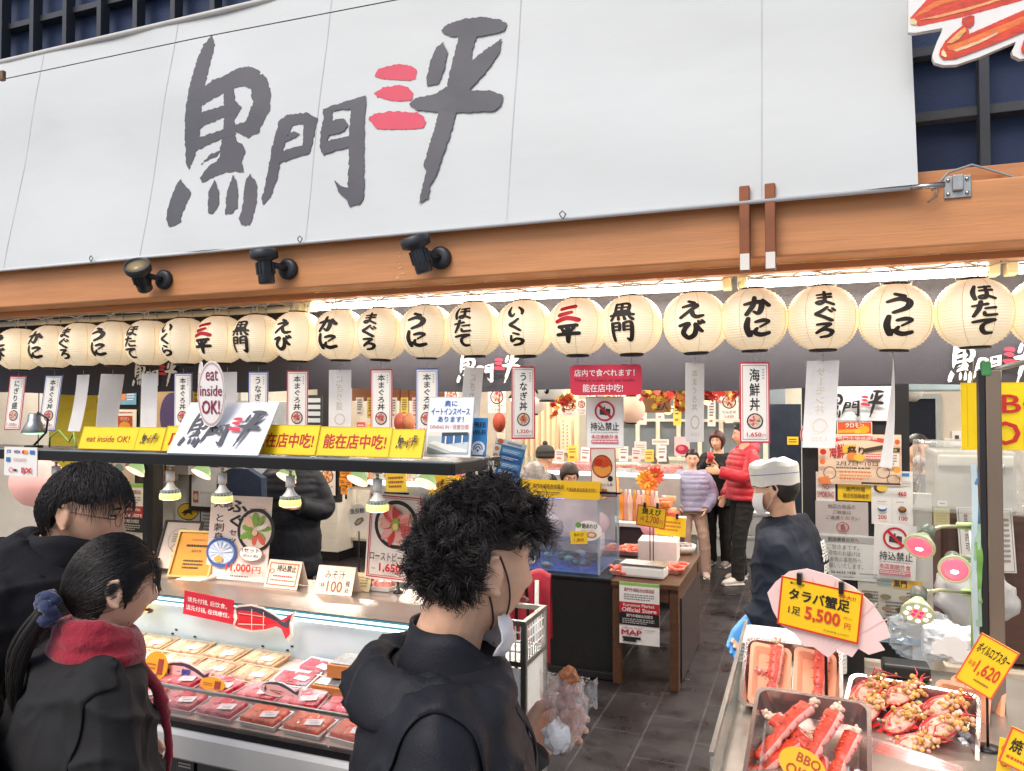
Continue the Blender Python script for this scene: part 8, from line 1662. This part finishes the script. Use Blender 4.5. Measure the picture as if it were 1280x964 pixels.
 # food in his hand
hp_ = at_d(708,893,1.42); t = thing('wrapped_snack','crumpled clear wrapper with a fried skewer held by the curly haired man','snack',hp_)
mb = MB(); ax = RGT*.12+UPV*.95
def blobm(c,r,m,sd_):
 bm = bmesh.new(); bmesh.ops.create_icosphere(bm,subdivisions=3,radius=1)
 for v in bm.verts: q = v.co.copy(); k = 1+.35*noise.noise(q*2+Vector((sd_,0,0)))+.2*noise.noise(q*5); v.co = Vector(c)+Vector((q.x*r[0],q.y*r[1],q.z*r[2]))*k
 mb.bm(bm,m,True)
fr_ = M('fried_batter','#a8602c',.4,var=.35,vscale=60,bump=.7,bscale=90,coat=.4)
for k in range(5): blobm(RGT*(.002*k-.004)+UPV*(-.02+.022*k),(.019,.016,.019),fr_,k*3)
blobm(UPV*.075+RGT*.006,(.011,.01,.015),M('fried_tip','#cf7a34',.4,var=.3,bump=.5,coat=.4),9); mb.build('fried_pieces',t)
wrapm = glass('wrapper','#fff6f2',.08,.24)
mb = MB(); bm = bmesh.new(); bmesh.ops.create_icosphere(bm,subdivisions=4,radius=1)
for v in bm.verts:
 q = v.co.copy(); k = 1+.38*noise.noise(q*2.6)+.28*noise.noise(q*6+Vector((4,0,0))); v.co = RGT*q.x*.036*k*(1+.35*q.z)+FWD*q.y*.024*k+UPV*(q.z*.072*(1+.2*noise.noise(q*5))+.005)
mb.bm(bm,wrapm,False)
for sgn,c0 in((1,RGT*.02+UPV*.03),(-1,RGT*-.012+UPV*.05)):
 n = 8; vs =[];
 for i in range(n+1):
  for j in range(n+1): u_,v_ = i/n,j/n; vs.append(c0+RGT*sgn*.038*u_+UPV*(.05*(v_-.5)*(.5+.7*u_)+.01*u_)+FWD*.022*noise.noise(Vector((u_*5,v_*5,sgn*3)))+UPV*.012*noise.noise(Vector((u_*4,v_*6,9))))
 mb.add(vs,[(i*(n+1)+j,(i+1)*(n+1)+j,(i+1)*(n+1)+j+1,i*(n+1)+j+1)for i in range(n)for j in range(n)],wrapm)
mb.build('wrapper',t)
mb = MB(); mb.bm((lambda b:(bmesh.ops.create_icosphere(b,subdivisions=3,radius=1),[setattr(v,'co',RGT*(v.co.x*.024*(1+.5*noise.noise(v.co*3))-.018)+FWD*(v.co.y*.02-.012)+UPV*(v.co.z*.03*(1+.5*noise.noise(v.co*4))-.035))for v in b.verts],b)[2])(bmesh.new()),C('#e9e6e2',.4),False); mb.build('paper_tissue',t)
# ---------- man with glasses at the left
LM = at_d(106,641,2.0); f_ = RGT*math.cos(.2)+FWD*math.sin(.2); f_.z = 0; yawL = face_rot(f_)
lean = Vector((0,-.20,-.03)); base = LM-Matrix.Rotation(yawL,3,'Z')@Vector((0,-.30,0)); base.z = 0; zl = LM.z
manL,JL,hmL = person('man with glasses in a dark jacket bending over the display case at the left',base,yawL,1.70,dict(head=(0,-.30,zl),neck=(0,-.20,zl-.135),chest=(0,-.09,zl-.31),waist=(0,-.02,1.06),shL=(.17,-.13,zl-.19),shR=(-.17,-.13,zl-.19),elL=(.22,-.15,1.14),elR=(-.22,-.12,1.12),wrL=(.18,-.34,1.02),wrR=(-.18,-.32,1.0)),top=M('dark_jacket','#202024',.82,var=.15,bump=.12,bscale=160,spec=.3),legs=black_cot,shoes=black_cloth,hair=(CURLY,.018,None),hp=.24,hy=-.1,face='down',collar=.05,vox=.007,hvox=.004,bulk=1.12,wr=.018,seed=9)
def strands(mx,parent,n,style,L0,seed,flow,thick=.0012,lift=.012,name='hair_strands'):
 r = random.Random(seed); mb = MB()
 for k in range(n):
  z = r.uniform(-.7,1); a = r.uniform(-PI,PI); q = math.sqrt(1-z*z); d = Vector((q*math.sin(a),-q*math.cos(a),z)); p = head_point(d)
  if p.z<hairline(a,style)+.003: continue
  if 1.2<abs(a)<2.0 and p.z<.05: continue
  pts =[]; L = L0*r.uniform(.6,1.2); dd =(flow(d,p)+Vector((r.gauss(0,.2),r.gauss(0,.2),r.gauss(0,.2))));
  for i in range(6): w = i/5; e_ =(d+dd*w*L/.1).normalized(); b_ = head_point(e_); pts.append(b_+e_*(lift+.008*math.sin(PI*w)*r.random()+.004*w))
  mb.tube(pts,[thick,thick*1.3,thick*1.3,thick*1.2,thick,thick*.4],hair_m,4,cap=False,mx=mx)
 return mb.build(name,parent)
strands(hmL,manL,7000,CURLY,.036,3,lambda d,p:Vector((d.x*.5,d.y*.6-.25,-.9)),.0005,.017)
patch(part_of(manL,'jacket'),lambda c,n_:c.z>JL['chest'].z+.06+.5*c.x and c.x<.05 and c.y<JL['neck'].y+.12,.0035,'storm_flap',manL,MATS['dark_jacket'])
cloth_hood(manL,JL['neck']+Vector((0,.02,.0)),MATS['dark_jacket'],1.08,9)
neck_collar(manL,JL['neck']+Vector((0,.0,.02)),MATS['dark_jacket'],.10,.12,.55)
mb = MB(); gf_ = C('#6a4a3a',.3)
for s_ in(-1,1): mb.tube([(s_*.033+.021*math.cos(a),-.104+.004*abs(math.cos(a)),.008+.017*math.sin(a))for a in[2*PI*k/20 for k in range(20)]],.0011,gf_,5,closed=True,mx=hmL); mb.tube([(s_*.054,-.10,.012),(s_*.074,-.05,.012),(s_*.08,.012,.012)],.0013,gf_,5,mx=hmL)
mb.tube([(-.012,-.106,.012),(0,-.110,.014),(.012,-.106,.012)],.0011,gf_,5,mx=hmL); mb.build('glasses',manL)
mb = MB()
for k in range(3): q = JL['chest']*(.55-.25*k)+JL['neck']*(.45+.25*k); mb.lathe([(.011,0),(.011,.003),(.008,.004),(.007,.002),(0,.002)],zinc,14,mx=Matrix.Translation(q+Vector((-.118+.018*k,-.10+.03*k,-.03)))@Matrix.Rotation(-1.2,4,'Y')@Matrix.Rotation(.9,4,'X'))
mb.build('snap_buttons',manL)
# ---------- woman with ponytail
WM = at_d(139,733,1.76); f_ = RGT*math.cos(.78)+FWD*math.sin(.78); f_.z = 0; yawW = face_rot(f_); base = WM-Matrix.Rotation(yawW,3,'Z')@Vector((0,-.04,0)); base.z = 0; zw = WM.z
red_knit = M('red_fleece','#98102a',.85,var=.12,bump=.4,bscale=120,sheen=.4)
womW,JW,hmW = person('woman with a navy tied ponytail, red scarf and black jacket seen from behind',base,yawW,1.60,dict(head=(0,-.04/.94,zw/.9412),neck=(0,.0,zw/.9412-.15),chest=(0,.02,zw/.9412-.34),shL=(.165,.02,zw/.9412-.215),shR=(-.165,.02,zw/.9412-.215),elR=(-.24,.0,1.08),elL=(.22,-.05,1.08),wrR=(-.2,-.18,.94),wrL=(.16,-.2,.94)),sk=skin_pale,top=charcoal,legs=black_cot,shoes=black_cloth,hair=(FRINGE,.010,None),hp=.14,vox=.0065,hvox=.0038,bulk=1.06,wr=.018,seed=14)
KN = Vector((0,.105,-.045))  # ponytail knot in head space
r = random.Random(5); mb = MB()
for k in range(3000):
 z = r.uniform(-.55,1); a = r.uniform(-PI,PI); q = math.sqrt(1-z*z); d = Vector((q*math.sin(a),-q*math.cos(a),z)); p = head_point(d)
 if p.z<hairline(a,FRINGE)+.006 or(1.2<abs(a)<1.9 and p.z<.012): continue
 e_ = KN.normalized(); pts =[]
 for i in range(9): w = i/8; u =(d*(1-w)+e_*w).normalized(); b_ = head_point(u); pts.append(b_+u*(.0105+.003*r.random()))
 mb.tube(pts,.0006,hair_m,3,cap=False,mx=hmW)
for k in range(30):  # fringe locks
 a = r.uniform(-.8,.8); d0 = Vector((math.sin(a)*.9,-math.cos(a)*.9,.75)).normalized(); pts =[]
 for i in range(7): w = i/6; u = Vector((math.sin(a)*(1+.1*w),-math.cos(a),.75-.95*w*r.uniform(.8,1))).normalized(); pts.append(head_point(u)+u*(.011+.004*w))
 mb.tube(pts,[.002,.002,.002,.0018,.0016,.0012,.0006],hair_m,4,cap=False,mx=hmW)
mb.build('hair_strands',womW)
mb = MB(); kw = hmW@(KN+Vector((0,.012,0)))
for k in range(600):
 a = r.random()*2*PI; rd = .022*math.sqrt(r.random()); o_ = Vector((math.cos(a)*rd,math.sin(a)*rd*.6,0)); pts =[]; tail = r.uniform(.8,1.1)
 for i in range(9): w = i/8; sp_ = 1+1.0*math.sin(PI*min(1,w*.9)); pts.append(kw+Vector((.012*math.sin(w*3),.02+.05*math.sin(w*2.0),-.20*w*tail))+o_*sp_*(1-.55*w))
 mb.tube(pts,[.0009]*7+[.0006,.0003],hair_m,3,cap=False)
mb.build('ponytail',womW)
mb = MB(); pts =[];
for i in range(48): a = 2*PI*i/48; rr_ = .026+.006*math.sin(a*7); pts.append(kw+Vector((math.cos(a)*rr_,.012+.01*math.sin(a*5),math.sin(a)*rr_)))
mb.tube(pts,[.013+.004*math.sin(i*1.9)for i in range(48)],M('navy_scrunchie','#1f2b52',.75,var=.2,bump=.5,bscale=60,sheen=.3),8,closed=True); mb.build('scrunchie',womW)
g_ = MB(); Cn = JW['neck']+Vector((0,-.012,.0))
for k,(dz,r1,r2)in enumerate(((-.005,.080,.026),(.03,.075,.023),(.055,.072,.016))): g_.tube([Cn+Vector((math.cos(a)*r1*1.02,math.sin(a)*r1*.98,dz+.02*math.sin(a)+.008*math.sin(a*2+k)))for a in[2*PI*i/22 for i in range(23)]],r2,red_knit,12)
g_.tube([Cn+Vector(p_)for p_ in((-.05,-.06,-.02),(-.06,-.115,-.10),(-.06,-.14,-.22),(-.055,-.14,-.36))],[.018,.014,.010,.006],red_knit,10)
remesh(g_,.0065,'scarf',womW,red_knit,8,wrinkle(.007,12,3))
jW = part_of(womW,'jacket'); zW = JW['neck'].z
patch(jW,lambda c,n_:c.z>zW-.17-.3*abs(c.x)and n_.y>-.2 and abs(c.x)<.2,.0035,'yoke',womW,charcoal)
# rucksack hanging at her back
bpk = M('grey_rucksack','#4b474b',.6,var=.15,bump=.3,bscale=50); q = base+Matrix.Rotation(yawW,3,'Z')@Vector((.03,.25,0)); t = thing('rucksack','dark grey rucksack on the back of the woman with the ponytail','rucksack',(q.x,q.y,.96),yawW)
g_ = MB(); loft(g_,[(0,0,0),(0,.01,.04),(0,.015,.2),(0,.0,.32),(0,-.03,.36)],[.10,.14,.15,.13,.08],[.05,.08,.085,.07,.04],bpk); remesh(g_,.007,'pack',t,bpk,3,wrinkle(.007,12,2))
mb = MB()
mb.tube([(-.03,-.02,.36),(0,-.03,.41),(.03,-.02,.36)],.007,bpk,8); mb.build('strap',t)
# ---------- customer in black, seen between the bulbs
def stand_at(px,Y): p = at(px,700,Y); return Vector((p.x,p.y,.004))
person('customer in a long black quilted coat standing behind the hanging bulbs',stand_at(364,5.0),.35,1.70,dict(elL=(.27,-.02,1.12),wrL=(.12,-.22,1.17),elR=(-.27,.03,1.1),wrR=(-.16,-.16,1.0)),top=black_cloth,legs=black_cot,shoes=black_cloth,coat_len=.28,bulk=1.18,puffer=.05,hood=True,vox=.010,seed=2)
# ---------- group on the right of the aisle
lil = M('lilac_puffer','#aaa6c4',.5,var=.06,bump=.2,bscale=60,sheen=.2); beige_t = M('beige_trousers','#b8998a',.8,var=.08,bump=.2); redp = M('red_puffer','#b81428',.5,var=.1,bump=.2,bscale=60,sheen=.2)
gp = at_z(880,722,.0); p = at(866,700,gp.y)
person('girl in a lilac puffer jacket and beige trousers facing the street',Vector((p.x,p.y,.004)),yaw=.15,H=1.42,pose=dict(elR=(-.26,.04,1.12),wrR=(-.19,-.13,.97),elL=(.27,.02,1.1),wrL=(.17,-.15,.92),anL=(.17,.0,.085),knL=(.15,-.03,.49)),sk=skin_pale,top=lil,legs=beige_t,shoes=C('#d8c4bc'),hair=(SHORT,.014,None),puffer=.07,bulk=1.08,vox=.008,hp=.12,seed=5)
p = at(898,700,9.5); person('woman with reddish hair in a black coat drinking from a red cup',Vector((p.x,p.y,.004)),-.25,1.60,dict(elR=(-.24,-.06,1.16),wrR=(-.05,-.21,1.33),elL=(.24,-.06,1.14),wrL=(.06,-.2,1.28)),top=black_cot,legs=black_cot,shoes=C('#8a7a76'),hair=(BOB,.03,hair_red),coat_len=.12,bulk=1.15,hands={'R':(Vector((.6,-.2,.7)),Vector((.3,-1,0)),.6),'L':(Vector((-.6,-.2,.7)),Vector((-.3,-1,0)),.6)},vox=.009,seed=6)
q = Matrix.Rotation(-.25,3,'Z')@Vector((0,-.25,1.27))+Vector((p.x,p.y,0)); mb = MB(); mb.lathe([(0,0),(.028,0),(.036,.11),(.033,.11),(.026,.006),(0,.006)],C('#c8383c'),16); mb.tube([(.0,0,.02),(.01,0,.16)],.003,C('#f0f0ee'),6); tag(mb.build('paper_cup',loc=q),'red paper cup held up by the woman in the black coat','cup')
p = at(930,722,8.75)
person('man in a red hooded puffer jacket and black trousers turned to the left',Vector((p.x,p.y,.004)),-1.0,1.72,dict(elR=(-.26,.03,1.12),wrR=(-.19,-.12,.90),elL=(.25,-.1,1.16),wrL=(.12,-.34,1.20),anL=(.12,-.14,.085),knL=(.1,-.1,.49)),top=redp,legs=black_cot,shoes=C('#ddd5d0'),hair=(SHORT,.024,None),puffer=.06,bulk=1.1,hood=True,hy=-.3,vox=.009,seed=7)
# ---------- chef
cy_ = Vector((-.94,.34,0)); f_ = -RGT*math.cos(.62)+FWD*math.sin(.62); f_.z = 0; yawC = face_rot(f_); HD = at_d(970,612,3.42); base = HD-Matrix.Rotation(yawC,3,'Z')@Vector((0,-.035,0)); base.z = .004; zc = HD.z/1.0
def toC(P): return Matrix.Rotation(-yawC,3,'Z')@(P-base)
gw = at_d(938,776,3.32); navy_j = M('navy_work_jacket','#161c2a',.75,var=.12,bump=.12,bscale=160,spec=.3); blue_g = M('blue_glove','#4f94d8',.4,var=.08)
hd = local(-RGT*.55-UPV*.75-FWD*.2,yawC)
chef,JC,hmC = person('cook in a white paper hat, navy jacket and blue glove behind the crab trays',base,yawC,1.70,dict(head=(0,-.035,zc),neck=(0,.0,zc-.15),chest=(0,.02,zc-.33),waist=(0,.02,1.03),shL=(.165,.0,zc-.215),shR=(-.165,.02,zc-.215),elL=toC(at_d(985,745,3.28)),wrL=toC(gw),elR=(-.2,.0,1.08),wrR=(-.14,-.1,.86)),top=navy_j,legs=black_cot,shoes=black_cloth,hair=(SHORT,.014,None),hy=-.08,hp=.12,bulk=1.06,wr=.011,vox=.0075,hvox=.005,hands={'L':(hd,local(RGT*.1-FWD*1+UPV*.2,yawC),.45)},gloves={'L':blue_g},collar=.03,seed=12)
neck_collar(chef,JC['neck'],navy_j,.088,.08,.15)
mb = MB(); n = 40; prof =[(1.0,.018,0),(1.03,.055,0),(1.05,.10,0),(.98,.117,.5),(.7,.127,1),(.3,.122,1),(0.01,.118,1)]; vs =[]
for(k,z,cr)in prof:
 for i in range(n): a = 2*PI*i/n; vs.append(Vector((.086*k*math.cos(a),.106*k*math.sin(a),z+.010*cr*math.sin(a*3)+.004*math.sin(a*5))))
mb.add(vs,[(j*n+i,j*n+(i+1)%n,(j+1)*n+(i+1)%n,(j+1)*n+i)for j in range(len(prof)-1)for i in range(n)],M('paper_hat','#eae7e0',.7,var=.03,bump=.15,bscale=40),False,hmC)
mb.tube([(.0895*math.cos(a),.1105*math.sin(a),.062+.006)for a in[2*PI*i/36 for i in range(36)]],.0014,C('#4a6aa8'),5,closed=True,mx=hmC); mb.build('paper_hat',chef)
mb = MB(); n = 12; vs =[]
for j in range(6):
 for i in range(n+1): a = -1.2+2.4*i/n; q = j/5; rr_ = .088+.016*math.sin(PI*q); vs.append(Vector((math.sin(a)*rr_*.84,-math.cos(a)*rr_*1.16+.006,-.012-.095*q)))
mb.add(vs,[(j*(n+1)+i,j*(n+1)+i+1,(j+1)*(n+1)+i+1,(j+1)*(n+1)+i)for j in range(5)for i in range(n)],mask_m,True,hmC)
for s_ in(-1,1): mb.tube([(s_*.07,-.03,-.02),(s_*.08,.02,.01),(s_*.082,.024,-.02),(s_*.07,-.03,-.09)],.0016,mask_m,5,mx=hmC)
mb.build('face_mask',chef)
mb = MB(); back =[(k%2,k)for k in range(8)]
paint(mb,[('V','黒門三平',10,2,90,98,'#e6e4e0',.03)],.12,.40)
mb.build('back_lettering',chef,(.0,.18,zc-.40),(0,0,PI),warp=lambda c:Vector((c.x,c.y+1.9*c.x*c.x+(.02 if c.z>.1 else 0)*(c.z-.1)/.1,c.z)))
# ---------- worker in the office corner and seated customers
p = at(1147,640,6.1); navy_s = M('navy_sweatshirt','#1d2233',.8,var=.12,bump=.2)
w_,J_,h_ = person('worker in a navy sweatshirt and mask standing in the back office corner',Vector((p.x,p.y,.004)),.25,1.72,None,top=navy_s,legs=black_cot,shoes=black_cloth,hair=(SHORT,.018,None),vox=.01,bulk=1.12,seed=21)
mb = MB(); mb.ball((0,-.07,-.055),(.058,.045,.05),mask_m,h_,16,10); mb.build('face_mask',w_)
seat = dict(pelvis=(0,.05,.50),waist=(0,.05,.64),chest=(0,.0,.84),neck=(0,-.04,1.02),head=(0,-.11,1.15),shL=(.16,-.02,.97),shR=(-.16,-.02,.97),elL=(.22,-.12,.74),elR=(-.22,-.12,.74),wrL=(.1,-.34,.78),wrR=(-.1,-.34,.78),hiL=(.09,0,.48),hiR=(-.09,0,.48),knL=(.11,-.42,.48),knR=(-.11,-.42,.48),anL=(.11,-.42,.085),anR=(-.11,-.42,.085))
p = at(708,640,7.0); person('seated customer with brown hair and red coat looking down behind the fish tank',Vector((p.x,p.y,.004)),.6,1.75,{**seat,'neck':(0,-.02,1.10),'head':(0,-.08,1.235),'chest':(0,.02,.9),'shL':(.16,0,1.05),'shR':(-.16,0,1.05)},top=M('dark_red_coat','#8a1226',.8,var=.1),legs=black_cot,shoes=black_cloth,hair=(BOB,.02,M('brown_hair','#3a2a22',.5,var=.2,bump=.3,bscale=150)),hp=.45,vox=.010,seed=31)
camo = M('grey_pattern_cloth','#8f8783',.8,var=.55,vscale=18,bump=.3)
p = at(668,640,6.9); s1,J1,h1 = person('seated customer in a grey patterned coat and bucket hat behind the fish tank',Vector((p.x,p.y,.004)),.3,1.75,{**seat,'neck':(0,-.02,1.09),'head':(0,-.08,1.22),'chest':(0,.02,.9),'shL':(.16,0,1.04),'shR':(-.16,0,1.04)},top=camo,legs=black_cot,shoes=black_cloth,hair=None,hp=.35,vox=.010,bulk=1.2,seed=33)
mb = MB(); mb.lathe([(.17,-.005),(.155,.02),(.105,.045),(.098,.10),(.07,.13),(0,.135)],camo,28,mx=h1); mb.build('bucket_hat',s1)
p = at(676,640,7.7); s2,J2,h2 = person('customer in a dark striped knit hat seated behind the bucket hat',Vector((p.x,p.y,.004)),2.6,1.75,{**seat,'neck':(0,-.02,1.19),'head':(0,-.06,1.33),'chest':(0,.02,.98),'shL':(.16,0,1.12),'shR':(-.16,0,1.12)},top=charcoal,legs=black_cot,shoes=black_cloth,hair=None,face=False,vox=.011,seed=35)
mb = MB(); mb.lathe([(.098,.0),(.102,.03),(.104,.07),(.085,.115),(.04,.14),(0,.145)],M('striped_knit','#3a3836',.9,var=.8,vscale=6,bump=.6,bscale=90,stretch=(.2,.2,6)),28,mx=h2); mb.ball((0,0,.155),.03,M('striped_knit'),h2); mb.build('knit_hat',s2)
for pp_,lab in((at(708,640,7.0),'stool under the customer in the red coat'),(at(668,640,6.9),'stool under the customer with the bucket hat'),(at(676,640,7.7),'stool under the customer in the knit hat')):
 t = thing('stool',lab,'stool',(pp_.x,pp_.y+.06,.005)); mb = MB(); mb.lathe([(0,.38),(.16,.38),(.165,.40),(.15,.415),(0,.415)],black_p,24); mb.build('seat',t); mb = MB()
 for k in range(4): a = PI/4+k*PI/2; mb.tube([(.12*math.cos(a),.12*math.sin(a),.385),(.17*math.cos(a),.17*math.sin(a),0)],.012,steel,8)
 mb.build('frame',t)
bpy.data.objects.remove(_fo)
